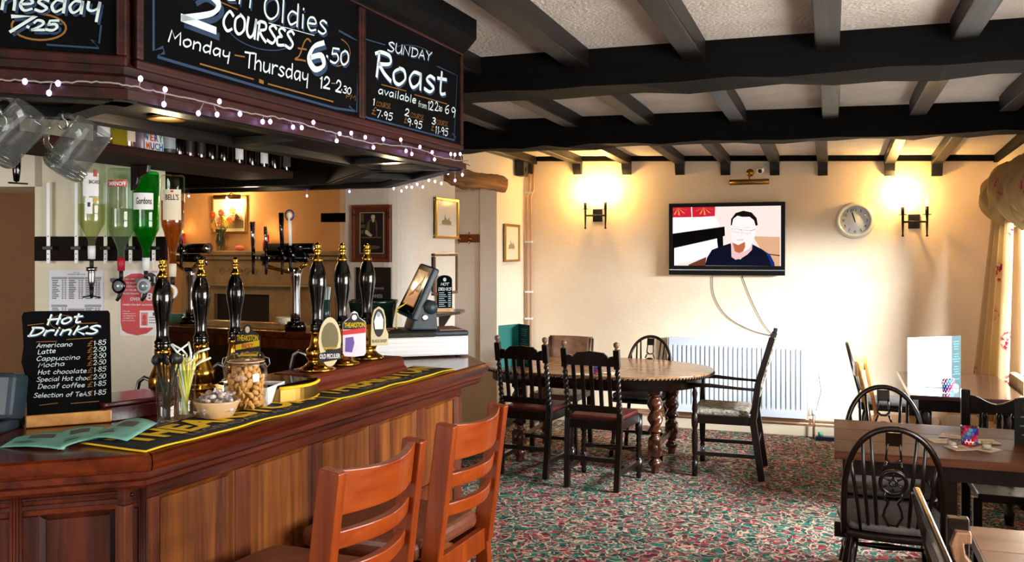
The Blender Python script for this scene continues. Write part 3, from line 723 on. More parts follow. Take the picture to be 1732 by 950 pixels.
# fluted pilasters on the corner side
for a, b in ((cx_(232), cx_(247)), (cx_(8), cx_(30))):
    for k in range(4):
        t0 = a+(b-a)*k/4; w_ = (b-a)/4
        MB().tube([(t0+w_/2, .02, -.05), (t0+w_/2, 1.06, -.05)], w_*.48, 8, MC).build('flute', M_barl, barf)
for z, h in ((1.022, .012), (1.043, .008), (1.056, .006)):
    MB().bb((cx_(-200), z, -.06), (cx_(212), z+h, -OFF+.006), MC).build('rail_moulding', M_barl, barf, bevel=.003)
for z in (1.07, 1.04): MB().sphere(MC @ Vector((cx_(219), z, -OFF+.002)), .005).build('peg', M_dark, barf)
frontrun(R2, R3, [(0, .07), ((R3-R2).length-.07, (R3-R2).length)], M_barp, M_bar)
# far counter (other side of the bar island) with its towel
fc0 = at(286, 551, z=1.152); fc1 = at(530, 564, z=1.152)
dirf = (fc1-fc0).normalized(); dirf.z = 0
fa = fc0-dirf*1.3; fb = fc1+dirf*.35; nf = Vector((-dirf.y, dirf.x, 0))
def quadbox(p, q, n, w_, z0, z1): return MB().prism([(p.x, p.y), (q.x, q.y), (q.x+n.x*w_, q.y+n.y*w_), (p.x+n.x*w_, p.y+n.y*w_)], z0, z1)
fcn = thing('far_counter', 'dark wooden counter on the far side of the bar facing the fireplace', 'counter', fa)
quadbox(fa, fb, nf, .5, 1.115, 1.152).build('counter_top', M_bart, fcn, bevel=.006)
quadbox(fa, fb, nf, .03, 1.06, 1.115).build('edge_rail', M_bar, fcn)
quadbox(fa+nf*.05, fb+nf*.05, nf, .4, 0, 1.115).build('carcass', M_dark, fcn)
# under-counter shelving behind the near bar
uc = thing('bar_back_shelf', 'dark under-counter shelf behind the hand pumps', 'shelf', (-2.1, 2.3, 0))
inn_ = offset_line(tops, .60)
MB().bb((-2.06, 1.0, .80), (-1.99, 3.6, .83)).build('shelf_board', M_dark, uc); MB().bb((-2.06, 1.0, 0), (-2.02, 3.6, .80)).build('back_panel', M_dark, uc)

# ---------------------------------------------------------------- bar towels
MT = Matrix(((0, 0, 0, 0),)*4)
ub = (Q2-Q1).normalized(); vb = Vector((-ub.y, ub.x, 0))
MT = Matrix(((ub.x, vb.x, 0, Q1.x), (ub.y, vb.y, 0, Q1.y), (0, 0, 1, ZT), (0, 0, 0, 1)))    # x along the bar, y inward, z up
def wav(x, y): return .0012*math.sin(x*19+y*7)+.0007*math.sin(x*37-y*23)+.002
def towel(x0, y0, L_, W_, label, rot=0.0, taper=0):
    t = thing('bar_towel', label, 'bar towel', MT @ Vector((x0, y0, 0)), 0, 'yellow-lettered bar towels')
    Mx = MT @ T(x0, y0, .001) @ Rz(rot)
    def sheet(a, b, c, d, z, mat, nm, nx=36, ny=8):
        vs = [(a+(c-a)*i/nx, b+(d-b)*j/ny, 0) for j in range(ny+1) for i in range(nx+1)]
        vs = [(x, y, z+wav(x+x0, y+y0)) for x, y, _ in vs]; n = len(vs)
        vs2 = vs+[(x, y, zz-.002) for x, y, zz in vs]
        fs = [(j*(nx+1)+i, j*(nx+1)+i+1, (j+1)*(nx+1)+i+1, (j+1)*(nx+1)+i) for j in range(ny) for i in range(nx)]
        fs2 = [tuple(n+k for k in f)[::-1] for f in fs]
        bd = [(i, 0) for i in range(nx)]+[(nx, j) for j in range(ny)]+[(i, ny) for i in range(nx, 0, -1)]+[(0, j) for j in range(ny, 0, -1)]
        idx = [j*(nx+1)+i for i, j in bd]
        fs3 = [(idx[k], n+idx[k], n+idx[(k+1) % len(idx)], idx[(k+1) % len(idx)]) for k in range(len(idx))]
        return MB().add(vs2, fs+fs2+fs3, Mx, True).build(nm, mat, t)
    sheet(0, 0, L_, W_, .002, M_yel, 'hem'); sheet(.008, .008, L_-.008, W_-.008, .0036, M_towel, 'cloth')
    mb = MB(); vs, fs = type_mesh('THEAKSTON', .045)
    a, b = max(v[0] for v in vs), max(v[1] for v in vs)
    X0, X1, Y0, Y1 = .04, L_-.04, W_*.32, W_*.86
    o = [(X0+(X1-X0)*v[0]/a, Y0+(Y1-Y0)*v[1]/b) for v in vs]
    mb.add([(x, y, .0062+wav(x+x0, y+y0)) for x, y in o], fs, Mx)
    vs, fs = type_mesh('LEGENDARY ALES', .0); a, b = max(v[0] for v in vs), max(v[1] for v in vs)
    o = [(L_*.22+(L_*.56)*v[0]/a, W_*.12+(W_*.14)*v[1]/b) for v in vs]
    mb.add([(x, y, .0062+wav(x+x0, y+y0)) for x, y in o], fs, Mx, mi=1)
    mb.build('lettering', [M_yel, plain('towel_grey', '#8a8470', .9)], t)
    return t
def tb(u, v): return MT.inverted() @ at(u, v, z=ZT)
t0, t1 = tb(205, 762), tb(552, 676); t2, t3 = tb(590, 674), tb(783, 622); tk = tb(513, 662)
towel(t0.x, .018, t1.x-t0.x, .20, 'black and yellow bar towel nearest the corner, under the straw glasses and jar')
towel(t1.x+.005, .025, t3.x-t1.x-.06, .185, 'black and yellow bar towel laid flat in front of the three clipped pumps', rot=.0)

# ---------------------------------------------------------------- hand pumps
HANDLE = [(.0125, .0), (.0175, .004), (.019, .010), (.0165, .014), (.0185, .018), (.0185, .024), (.015, .030), (.0135, .05), (.0145, .08), (.018, .115), (.0225, .15), (.0235, .165), (.022, .185), (.0175, .212), (.012, .228), (.0115, .233)]
FERR = [(.0125, .0), (.0145, .003), (.0145, .008), (.010, .016), (.0085, .022), (.0065, .026), (.0105, .034), (.0110, .040), (.006, .045), (.0085, .050), (.0085, .056), (.004, .061), (.001, .063)]
def pump(P, label, tilt=0.0, hl=1.0, bh=.13, base='bell', lean=0, wood_=False, group='hand pumps on the bar'):
    t = thing('hand_pump', label, 'hand pump', P, 0, group)
    if base == 'bell':
        prof = [(.001, 0), (.058, 0), (.060, .006), (.052, .012), (.040, .018), (.030, .030), (.033, .042), (.037, .046), (.037, .066), (.034, .070), (.026, .078), (.022, .095), (.019, bh-.008), (.022, bh-.004), (.022, bh), (.001, bh)]
    else:
        prof = [(.001, 0), (.045, 0), (.045, .008), (.034, .014), (.034, .026), (.041, .032), (.041, .062), (.036, .070), (.034, .076), (.026, .094), (.020, bh-.02), (.024, bh-.014), (.024, bh), (.001, bh)]
    MB().lathe(prof, 28).build('brass_base', M_brass, t, world=False)
    Mh = T(0, 0, bh) @ Ry(tilt) @ Rx(lean)
    MB().lathe([(r*1.3, z*hl) for r, z in HANDLE], 28, Mh).build('handle', M_blk, t, world=False)
    MB().lathe([(r*1.2, z) for r, z in FERR], 20, Mh @ T(0, 0, .232*hl)).build('ferrule', M_brass, t, world=False)
    # swan-neck spout on the bartender's side
    MB().tube([(-.02, 0, .03), (-.045, .0, .05), (-.07, .0, .058), (-.09, 0, .045), (-.10, 0, .01), (-.105, 0, -.06)], .0065, 10).build('swan_neck', M_steel, t, world=False)
    return t
zp = ZT+.062
pp = [at(541, 690-0, z=ZT) for _ in range(1)]
PR = [at(537, 626, z=zp), at(579, 616, z=zp), at(621, 606, z=zp)]
labs = ['black hand pump with oval cream clip, nearest of the three on the plinth', 'black hand pump with red and purple clip, middle of the three on the plinth', 'black hand pump with monk clip, farthest of the three on the plinth']
PUMPS = [pump(p, l, hl=.98, bh=.125) for p, l in zip(PR, labs)]
PLX = [at(275, 700, X=-1.93), at(341, 665, X=-1.93), at(398, 655, X=-1.93)]
labl = ['black hand pump behind the black stirrers, next to the red age poster', 'black hand pump behind the straws with brass stem showing', 'black hand pump rising behind the kilner jar with yellow clip']
for (u, v), l in zip([(275, 458), (340, 458), (398, 458)], labl):
    p = at(u, v, X=-1.93); p.z = ZT
    PUMPS.append(pump(p, l, hl=.93, bh=.15, base='tall'))
# pump plinth (moulded wooden deck)
plinth = thing('pump_plinth', 'moulded mahogany plinth carrying three brass-footed hand pumps', 'plinth', PR[1]-Vector((0, 0, .062)))
px0, px1 = (MT.inverted() @ PR[0]).x-.10, (MT.inverted() @ PR[2]).x+.12
pc = (MT.inverted() @ PR[1]).y
prof = [(-.085, 0), (-.085, .02), (-.072, .03), (-.068, .05), (-.058, .061), (.085, .061), (.085, 0)]
vs = [(x, pc+a, b) for x in (px0, px1) for a, b in prof]; n = len(prof)
MB().add(vs, [(j, n+j, n+(j+1) % n, (j+1) % n) for j in range(n)]+[tuple(range(n)), tuple(n+j for j in range(n))[::-1]], MT).build('deck', M_barh, plinth, bevel=.003)
# drip tray with yellow rim in front of the plinth
dtx = px0-.01
dt = thing('drip_tray', 'black drip tray with brass-yellow lip hanging at the near end of the plinth', 'drip tray', MT @ Vector((dtx-.08, pc, 0)))
MB().prism([(dtx-.20, pc-.05), (dtx-.19, pc-.09), (dtx-.0, pc-.09), (dtx-.0, pc+.12), (dtx-.20, pc+.12)], .050, .058, MT).build('tray_plate', M_blk, dt)
sc_ = [(dtx-.19+.19*i/12, pc-.095-.03*math.sin(PI*i/12)) for i in range(13)]
MB().prism(sc_+[(dtx, pc-.02), (dtx-.19, pc-.02)], .002, .05, MT).build('tray_lip', M_brassd, dt, bevel=.004)
MB().tube([MT @ Vector((a, b-.002, .05)) for a, b in sc_], .005, 8).build('rim', M_yel, dt)
MB().tube([MT @ Vector((a, b-.002, .006)) for a, b in sc_], .004, 8).build('rim', M_yel, dt)

# pump clips (small flat signs hung on each pump; part of the pump)
def clip(parent, P, wd, ht, shape, cols, texts, rz):
    Mx = T(*P) @ Rz(rz) @ Matrix(((1,0,0,0),(0,0,-1,0),(0,1,0,0),(0,0,0,1)))
    b = MB().prism([(x*wd, y*ht) for x, y in shape], -.003, .003, Mx).build('pump_clip', cols[0], parent, bevel=.001)
    b['label'] = texts[0]
    m = MB()
    for ix, (kind, arg, mi) in enumerate(texts[1]):
        if kind == 'poly': m.add([(x*wd, y*ht, .0034+ix*.0002) for x, y in arg], [tuple(range(len(arg)))], Mx, mi=mi)
        else: typeset(m, kind, [arg[0]*wd, arg[1]*ht, arg[2]*wd, arg[3]*ht], Mx, mi, z=.0036+ix*.0002, bold=.02)
    m.build('clip_print', cols[1:], b)
oval = [(.5*math.cos(2*PI*i/24), .5+.5*math.sin(2*PI*i/24)) for i in range(24)]
def ovl(cx0, cy0, a, b, n=20): return [(cx0+a*math.cos(2*PI*i/n), cy0+b*math.sin(2*PI*i/n)) for i in range(n)]
M_ccream = plain('clip_cream', '#cfc39a', .5); M_cgrn = plain('clip_tan', '#6f6444', .5); M_cpur = plain('clip_purple', '#6a4fa0', .5); M_lil = plain('clip_lilac', '#dcd8e6', .5)
M_cred = plain('clip_red', '#c8252e', .5); M_skin = plain('clip_grey', '#9aa4b4', .5)
RZC = math.radians(38)
ovs = [(.5*math.cos(a)*(1 if math.sin(a) > -.2 else .96), .52+.48*math.sin(a)) for a in [2*PI*i/28 for i in range(28)]]
Pc = PR[0]+Vector((.055, -.015, .01))
clip(PUMPS[0], Pc+Vector((0, 0, .0)), .072, .165, ovs, [M_ccream, M_cgrn, M_blkm, M_yel, M_whitep],
     ('oval cream pump clip with a black band', [('poly', ovl(0, .60, .38, .30), 0), ('poly', ovl(0, .61, .31, .25), 3 if 0 else 1) if 0 else ('poly', ovl(0, .30, .2, .10), 1), ('poly', [(-.49, .12), (.49, .18), (.49, .40), (-.49, .30)], 1), ('THEAKSTON', (-.3, .38, .3, .42), 2), ('OLD PECULIER', (-.45, .2, .45, .29), 3)]), RZC)
cs = [(-.5, .08), (-.42, .02), (0, 0), (.42, .02), (.5, .08), (.5, .74), (.38, .80), (.2, .86), (.13, .96), (0, 1), (-.13, .96), (-.2, .86), (-.38, .80), (-.5, .74)]
Pc = PR[1]+Vector((.055, -.015, .03))
clip(PUMPS[1], Pc, .078, .155, cs, [M_lil, M_blkm, M_cred, M_cpur, M_yel, M_whitep],
     ('pump clip with black top, red ribbon and purple picture', [('poly', [(-.48, .60), (.48, .60), (.48, .74), (.2, .85), (.1, .95), (-.1, .95), (-.2, .85), (-.48, .74)], 0), ('poly', [(-.49, .48), (.49, .52), (.49, .63), (-.49, .58)], 1), ('poly', [(-.4, .12), (-.1, .1), (.0, .3), (-.05, .44), (-.38, .42)], 2), ('poly', ovl(0, .86, .11, .06), 4), ('THEAKSTON', (-.44, .64, .44, .75), 3)]), RZC)
Pc = PR[2]+Vector((.055, -.015, .05))
mk = [(-.42, 0), (.5, .0), (.5, .3), (.38, .42), (.36, .7), (.25, .92), (0, 1), (-.25, .92), (-.38, .7), (-.42, .3)]
clip(PUMPS[2], Pc, .068, .14, mk, [M_ccream, M_blkm, M_whitep, M_cgrn, M_skin],
     ('arched cream pump clip with a white-robed figure', [('poly', ovl(0, .58, .3, .36), 0), ('poly', [(-.2, .42), (.22, .42), (.24, .66), (.1, .82), (-.12, .82), (-.25, .62)], 1), ('poly', ovl(-.02, .80, .1, .07), 3), ('BLACK SHEEP', (-.35, .08, .42, .16), 2)]), RZC)
cs2 = [(-.5, .0), (.5, 0), (.5, .62), (.38, .72), (.2, .82), (.13, .95), (0, 1), (-.13, .95), (-.2, .82), (-.38, .72), (-.5, .62)]
Pc = at(419, 604, X=-1.86)
clip(PUMPS[5], Pc, .084, .112, cs2, [M_blkm, M_yel, M_cred, M_ccream, M_blkm],
     ('black and yellow pump clip above the jar lid', [('poly', [(-.47, .22), (.47, .34), (.47, .52), (-.47, .38)], 0), ('poly', ovl(0, .84, .09, .1), 2), ('THEAKSTON', (-.42, .50, .42, .68), 0), ('BEST', (-.22, .28, .24, .42), 1), ('poly', [(-.4, .04), (.4, .04), (.4, .12), (-.4, .08)], 0)]), math.radians(24))
# ---------------------------------------------------------------- pillar with the optics, gantry shelf
PA = at(30, 500, d=3.63); PB = at(287, 500, d=3.63); PA.z = PB.z = 0
pd = (PB-PA).normalized(); pn = Vector((pd.y, -pd.x, 0))            # pn faces the room
pl = MB(); R_ = .07; poly = []
def arc(c, a0, a1, r, n=14): return [(c.x+r*math.cos(a0+(a1-a0)*i/n), c.y+r*math.sin(a0+(a1-a0)*i/n)) for i in range(n+1)]
an = math.atan2(pn.y, pn.x)
cB = PB-pd*R_-pn*R_; cA = PA+pd*R_-pn*R_
poly = arc(cA, an+PI/2, an, R_)[::1]+arc(cB, an, an-PI/2, R_)
rB = (PB-Vector((0, 0, 0))).normalized(); bR = PB-pd*.02+rB*.42
back = [(bR.x, bR.y), (PA.x-pn.x*.45, PA.y-pn.y*.45)]
pl.prism(poly+back, 0, 2.41)
hd = PA-pd*1.0
pl.prism([(PA.x+pd.x*.1, PA.y+pd.y*.1), (hd.x, hd.y), (hd.x-pn.x*.4, hd.y-pn.y*.4), (PA.x+pd.x*.1-pn.x*.4, PA.y+pd.y*.1-pn.y*.4)], 1.865, 2.41)
M_pill = wallmat('pillar_wall', '#d9cfb8', '#e6dcc6')
tag(pl.build('wall_pillar', M_pill), kind='structure')
alc = MB().prism([(PA.x-pn.x*.4+pd.x*.1, PA.y-pn.y*.4+pd.y*.1), (hd.x-pn.x*.4, hd.y-pn.y*.4), (hd.x-pn.x*.45, hd.y-pn.y*.45), (PA.x-pn.x*.45+pd.x*.1, PA.y-pn.y*.45+pd.y*.1)], 0, 1.9)
tag(alc.build('wall_alcove', wallmat('brown_wall', '#6b4526', '#835a34')), kind='structure')
MP = vplane((PA.x, PA.y), (PB.x, PB.y), 0.0)                      # pillar face plane, z toward the bar
MP = vplane((PA.x, PA.y), (PB.x, PB.y), 0.0) if (MP.to_3x3() @ Vector((0, 0, 1))).dot(pn) > 0 else vplane((PB.x, PB.y), (PA.x, PA.y), 0.0)
def onP(u, v): return on(MP, u, v)
# optic board
x0, z0 = onP(62, 441); x1, z1 = onP(284, 400)
ob = thing('optic_rail', 'dark wooden rail with white steel brackets holding four upturned spirit bottles', 'bottle rail', MP @ Vector((x0, z0, 0)))
MB().bb((x0, z0, 0), (x1, z1, .02), MP).build('rail_board', plain('matt_dark_wood', '#160a06', .8, spec=.15), ob, bevel=.003)
BXu = [87, 134, 183, 225, 264]
for u in BXu:
    bx = onP(u, 420)[0]
    m = MB(); m.bb((bx-.007, z0-.01, .02), (bx+.007, z0+.045, .026), MP); m.bb((bx-.007, z0+.055, .02), (bx+.007, z1+.22, .026), MP)
    m.build('bracket', M_white, ob, bevel=.001)
    m = MB()
    for dz in (.008, .028, .10): m.lathe([(.0025, 0), (.0025, .001)], 8, MP @ T(bx, z0+dz, .026), smooth=False)
    m.build('screw_hole', M_blkm, ob)
    MB().bb((bx-.012, z0+.045, .02), (bx+.03, z0+.06, .05), MP).build('clamp', M_blkm, ob, bevel=.002)
# bottles, neck down
def liquid(name, col, k=.8, body=.35): return glassy(name, col, .02, k, body)
M_bclear = glassy('pale_bottle_glass', '#f2faf2', .02, .985); M_bgrn = glassy('green_bottle_glass', '#70e898', .02, .97)
M_gin = liquid('gin_green', '#28d05a', .98, .25); M_wsk = liquid('whisky', '#e08a28', .98, .25); M_rum = liquid('pale_rum', '#f0f0c8', .98, .10); M_vod = liquid('vodka', '#e6f0dc', .98, .10)
def cyl_label(mb, r, a0, a1, z0, z1, M, mi=0, n=14):
    vs = [(r*math.cos(a0+(a1-a0)*i/n), r*math.sin(a0+(a1-a0)*i/n), z) for z in (z0, z1) for i in range(n+1)]
    mb.add(vs, [(i, i+1, n+2+i, n+1+i) for i in range(n)], M, True, mi)
def cyl_type(mb, text, r, ac, wa, z0, z1, M, mi=0, bold=.015):
    vs, fs = type_mesh(text, bold); a = max(v[0] for v in vs); b = max(v[1] for v in vs)
    mb.add([(r*math.cos(ac-wa/2+wa*v[0]/a), r*math.sin(ac-wa/2+wa*v[0]/a), z0+(z1-z0)*v[1]/b) for v in vs], fs, M, mi=mi)
nout = math.atan2(pn.y, pn.x)
def optic_bottle(u, vtop, vsh, vneck, wpx, label, gl, lq, lvl, capm, labels, optic='round', dist=.085):
    bx = onP(u, 400)[0]; P = MP @ Vector((bx, 0, dist)); dd = (P-O).dot(Fv)
    zz = lambda v: H+(HY-v)/FX*dd
    P = at(u, 400, d=dd); r = wpx/2/FX*dd
    t = thing('spirit_bottle', label, 'bottle', (P.x, P.y, zz(vneck)), 0, 'upturned spirit bottles on the optics')
    zt, zs, zn = zz(vtop)-zz(vneck), zz(vsh)-zz(vneck), 0
    outp = [(.013, 0), (.014, (zs)*.35), (.018, zs*.45), (r*.75, zs*.78), (r*.96, zs*.93), (r, zs*1.05), (r, zt-.012), (r*.93, zt-.003), (r*.8, zt), (.001, zt-.006)]
    MB().lathe(outp, 32).build('glass', gl, t, world=False)
    lz = zs+(zt-zs)*lvl; k = .93; inner = [(r_*k, z_) for r_, z_ in outp if z_ < lz]+[(r*k, lz), (.001, lz)]
    MB().lathe([(.001, .002)]+inner[:], 28).build('spirit', lq, t, world=False)
    MB().lathe([(.001, -.03), (.0135, -.03), (.0145, 0), (.0145, .022), (.001, .022)], 20).build('cap', capm, t, world=False)
    b = MB(); mats = [x for x in labels[0]]
    for kind, *a in labels[1]:
        if kind == 'lab': cyl_label(b, r+.0012, nout+a[0]-.0, nout+a[1], zt*a[2], zt*a[3], None, a[4])
        else: cyl_type(b, kind, r+.0022, nout+a[0], a[1], zt*a[2], zt*a[3], None, a[4])
    b.build('label', mats, t, world=False)
    # the optic measure beneath
    o_ = thing('optic_measure', label.replace('bottle', 'bottle\'s optic').split(' with ')[0]+' measure hanging below', 'optic', (P.x, P.y, zz(vneck)-.09))
    o_['label'] = OPT.pop(0); o_['group'] = 'optic measures on the rail'
    MB().lathe([(.008, .025), (.008, .060)], 12).build('stem', M_blkm, o_, world=False)
    fx = Matrix.Rotation(nout, 4, 'Z')
    if optic == 'round':
        face = T(pn.x*.02, pn.y*.02, 0) @ fx @ Ry(PI/2)
        MB().lathe([(.001, -.012), (.024, -.012), (.026, 0), (.026, .006), (.020, .008), (.001, .008)], 28, face @ Matrix.Diagonal((1.15, 1, 1, 1))).build('dial', OMAT[0], o_, world=False)
        MB().lathe([(.001, .0085), (.0175, .0085), (.0175, .0095), (.001, .0095)], 24, face @ Matrix.Diagonal((1.15, 1, 1, 1))).build('dial_face', OMAT[1], o_, world=False)
        MB().add([(-.045, 0, .03), (-.005, 0, .03), (-.005, 0, -.015), (-.02, 0, -.01), (-.045, .0, .02), (-.045, .012, .03), (-.005, .012, .03), (-.005, .012, -.015), (-.02, .012, -.01), (-.045, .012, .02)],
                 [(0, 1, 2, 3, 4), (9, 8, 7, 6, 5), (0, 5, 6, 1), (1, 6, 7, 2), (2, 7, 8, 3), (3, 8, 9, 4), (4, 9, 5, 0)], Rz(nout+PI/2)).build('body', OMAT[2], o_, world=False)
        MB().tube([(0, 0, -.02), (pn.x*.0-.01, pn.y*.0, -.045), (-.018, -.005, -.06)], [.010, .008, .006], 10).build('spout', M_blkm, o_, world=False)
    else:
        MB().lathe([(.001, -.05), (.010, -.05), (.013, -.03), (.014, .0), (.012, .025), (.001, .025)], 20).build('barrel', M_steel, o_, world=False)
        MB().lathe([(.021, .012), (.021, .028)], 20).build('collar', M_chrome, o_, world=False)
        MB().lathe([(.001, -.095), (.006, -.095), (.009, -.05), (.001, -.05)], 14).build('nozzle', M_blkm, o_, world=False)
        MB().tube([(-.035*pd.x, -.035*pd.y, -.092), (0, 0, -.086), (.035*pd.x, .035*pd.y, -.094)], .0032, 8).build('lever', M_blkm, o_, world=False)
OPT = ['silver and black optic with T-lever under the white-labelled rum bottle', 'black-rimmed round optic below the red-capped vodka bottle', 'pale grey round optic below the green gin bottle', 'white round optic with amber centre below the whisky bottle']
M_lgry = plain('optic_grey', '#a9b2b8', .35); M_dgry = plain('optic_body', '#4c4a48', .5); M_amb = plain('optic_amber', '#b8801a', .3); M_silv = plain('optic_face', '#8e979c', .25, .3)
M_sred = plain('label_red', '#a81a22', .4); M_lblk = plain('label_ink', '#141416', .6); M_lcr = plain('label_cream', '#d9cdb0', .6); M_orng = plain('label_gold', '#c89430', .5)
OMAT = (M_blkm, M_silv, M_blkm)
optic_bottle(155, 276, 375, 425, 43, 'clear rum bottle upturned, leftmost, with white bat-circle label', M_bclear, M_rum, .30, M_white,
    ([M_whitep, M_lblk, M_sred, M_orng], [('lab', -.2, .95, .62, .88, 0), ('BACARDI', .65, .8, .76, .80, 1), ('lab', .55, .85, .84, .92, 2), ('lab', .55, .9, .56, .60, 3), ('lab', -.02, .5, .42, .60, 0), ('lab', .15, .35, .50, .55, 1)]), 'barrel', .1)
OMAT = (M_blk, M_silv, M_blkm)
optic_bottle(205, 285, 385, 445, 42, 'clear vodka bottle upturned, second, with red banner label', M_bclear, M_vod, .32, M_red,
    ([M_sred, M_whitep, M_orng], [('lab', -.8, .85, .80, .87, 0), ('SMIRNOFF', .05, 1.4, .812, .855, 1), ('lab', .1, .3, .5, .7, 0) if 0 else ('lab', -.78, .83, .87, .874, 2)]), 'round', .09)
OMAT = (M_lgry, M_silv, M_dgry)
optic_bottle(247, 290, 385, 445, 42, 'green gin bottle upturned, third along the optics', M_bgrn, M_gin, .94, M_white,
    ([M_whitep, M_lblk], [('lab', -.75, .95, .58, .76, 0), ('Gordons', .2, 1.2, .64, .71, 1)]), 'round', .085)
OMAT = (M_whitep, M_amb, M_dgry)
optic_bottle(292, 296, 375, 455, 39, 'whisky bottle upturned, rightmost, part full of amber spirit', M_bclear, M_wsk, .45, M_cream,
    ([M_lcr, M_lblk, M_sred], [('lab', -.5, 1.1, .52, .84, 0), ('BELL\'S', .3, 1.1, .73, .79, 1), ('lab', .2, .42, .81, .83, 2)]), 'round', .085)
# small optic at far left over the alcove
p = at(28, 290, d=3.3)
so = thing('optic_measure', 'lone black optic with T-lever hanging at the far left behind the glass mugs', 'optic', p, 0, None)
MB().lathe([(.001, -.04), (.010, -.035), (.014, .0), (.016, .06), (.010, .075), (.010, .22)], 18).build('barrel', M_blk, so, world=False)
MB().tube([(-.04, 0, -.04), (.04, .012, -.046)], .0032, 8).build('lever', M_blkm, so, world=False)

# posters
def poster(x0, y0, x1, y1, label, name, mats, items, cat, pl_=MP):
    t = MB().bb((x0, y0, .0005), (x1, y1, .002), pl_).build(name, mats[0]); tag(t, label, cat)
    m = MB()
    W_, H_ = x1-x0, y1-y0
    for ix, (kind, a, mi) in enumerate(items):
        if kind == 'rect': m.add([(x0+a[0]*W_, y0+a[1]*H_, .0022+ix*.00002), (x0+a[2]*W_, y0+a[1]*H_, .0022+ix*.00002), (x0+a[2]*W_, y0+a[3]*H_, .0022+ix*.00002), (x0+a[0]*W_, y0+a[3]*H_, .0022+ix*.00002)], [(0, 1, 2, 3)], pl_, mi=mi)
        elif kind == 'poly': m.add([(x0+p_[0]*W_, y0+p_[1]*H_, .0022+ix*.00002) for p_ in a], [tuple(range(len(a)))], pl_, mi=mi)
        else: typeset(m, kind, (x0+a[0]*W_, y0+a[1]*H_, x0+a[2]*W_, y0+a[3]*H_), pl_, mi, z=.0023+ix*.00002, bold=(.02 if len(a) < 5 else a[4]))
    m.build('print', mats[1:], t); return t
M_ink = plain('print_ink', '#3a3c40', .7); M_inkl = plain('print_ink_light', '#9a9da2', .7)
x0, yb0 = onP(83, 560); x1, yt0 = onP(175, 457)
items = [('THE KINGS ARMS HOTEL', (.34, .935, .68, .95), 0, 0)]
items = [('THE KINGS ARMS HOTEL', (.34, .93, .68, .95, .005), 0), ('PRICES', (.45, .96, .57, .975, .005), 0)]
rnd = random.Random(9)
for c_ in range(3):
    xs0 = .05+c_*.31
    for blk in range(2):
        top = .90-blk*.42 - (.06 if c_ == 1 and blk == 1 else 0)
        items.append(('rect', (xs0, top-.035, xs0+.29, top), 1))
        for k in range(11):
            z = top-.06-k*.027; wl_ = rnd.uniform(.08, .15)
            items.append(('rect', (xs0+.01, z, xs0+.01+wl_, z+.012), 0)); items.append(('rect', (xs0+.19, z, xs0+.22, z+.012), 0)); items.append(('rect', (xs0+.24, z, xs0+.27, z+.012), 0))
poster(x0, yb0-.02, x1, yt0, 'white printed price list in columns taped to the cream pillar', 'price_list', [plain('price_paper', '#dfe1ea', .6), M_ink, M_inkl], items, 'price list')
x0, yb0 = onP(203, 567); x1, yt0 = onP(268, 456)
circ = [(.46+.50*math.cos(a), (.485 if math.sin(a) < 0 else .485)+(.455*math.sin(a))) for a in [2*PI*i/40 for i in range(40)]]
sh_ = [(0.02, .20), (.06, .08), (.2, .03), (.45, .0), (.7, .03), (.86, .10), (.93, .2), (.93, .75), (.80, .88), (.55, .945), (.3, .94), (.1, .88), (.02, .78)]
poster(x0, yb0, x1, yt0, 'white poster with red rounded block about proving your age, right of the price list', 'age_poster', [M_whitep, plain('poster_red', '#c4202c', .5), M_lblk, M_whitep, plain('poster_pink', '#d07a80', .5)],
    [('poly', sh_, 0), ('rect', (.52, .12, 1.0, .38), 3 - 1), ('rect', (.55, .15, .73, .35), 3), ('rect', (.86, .30, .97, .35), 1),
     ('poly', [(.80+.17*math.cos(a), .85+.105*math.sin(a)) for a in [2*PI*i/24 for i in range(24)]], 1), ('21', (.66, .80, .93, .90), 2),
     ('CHALLENGE', (.62, .955, .98, .985), 0), ('IF YOU ARE', (.08, .845, .38, .87), 2), ('LUCKY ENOUGH', (.08, .79, .5, .815), 2), ('TO LOOK UNDER 21', (.08, .735, .6, .76), 2), ('YOU WILL BE ASKED TO', (.08, .68, .72, .705), 2),
     ('PROVE YOU ARE', (.08, .625, .5, .65), 2), ('18', (.56, .53, .86, .65), 2), ('OVER', (.27, .53, .54, .58), 2), ('WHEN YOU BUY ALCOHOL', (.08, .455, .86, .48), 2),
     ('IF YOU ARE', (.08, .36, .26, .375), 2), ('UNDER 18 IT IS', (.08, .325, .40, .34), 2), ('AN OFFENCE TO', (.08, .29, .42, .305), 2), ('ATTEMPT TO', (.08, .255, .36, .27), 2), ('BUY ALCOHOL', (.08, .22, .40, .235), 2),
     ('poly', [(.64+.055*math.cos(a), .27+.05*math.sin(a)) for a in [2*PI*i/16 for i in range(16)]], 0), ('rect', (.585, .155, .695, .22), 0),
     ('rect', (.76, .19, .95, .20), 1), ('rect', (.76, .23, .95, .24), 1), ('rect', (.76, .27, .92, .28), 1)], 'poster')

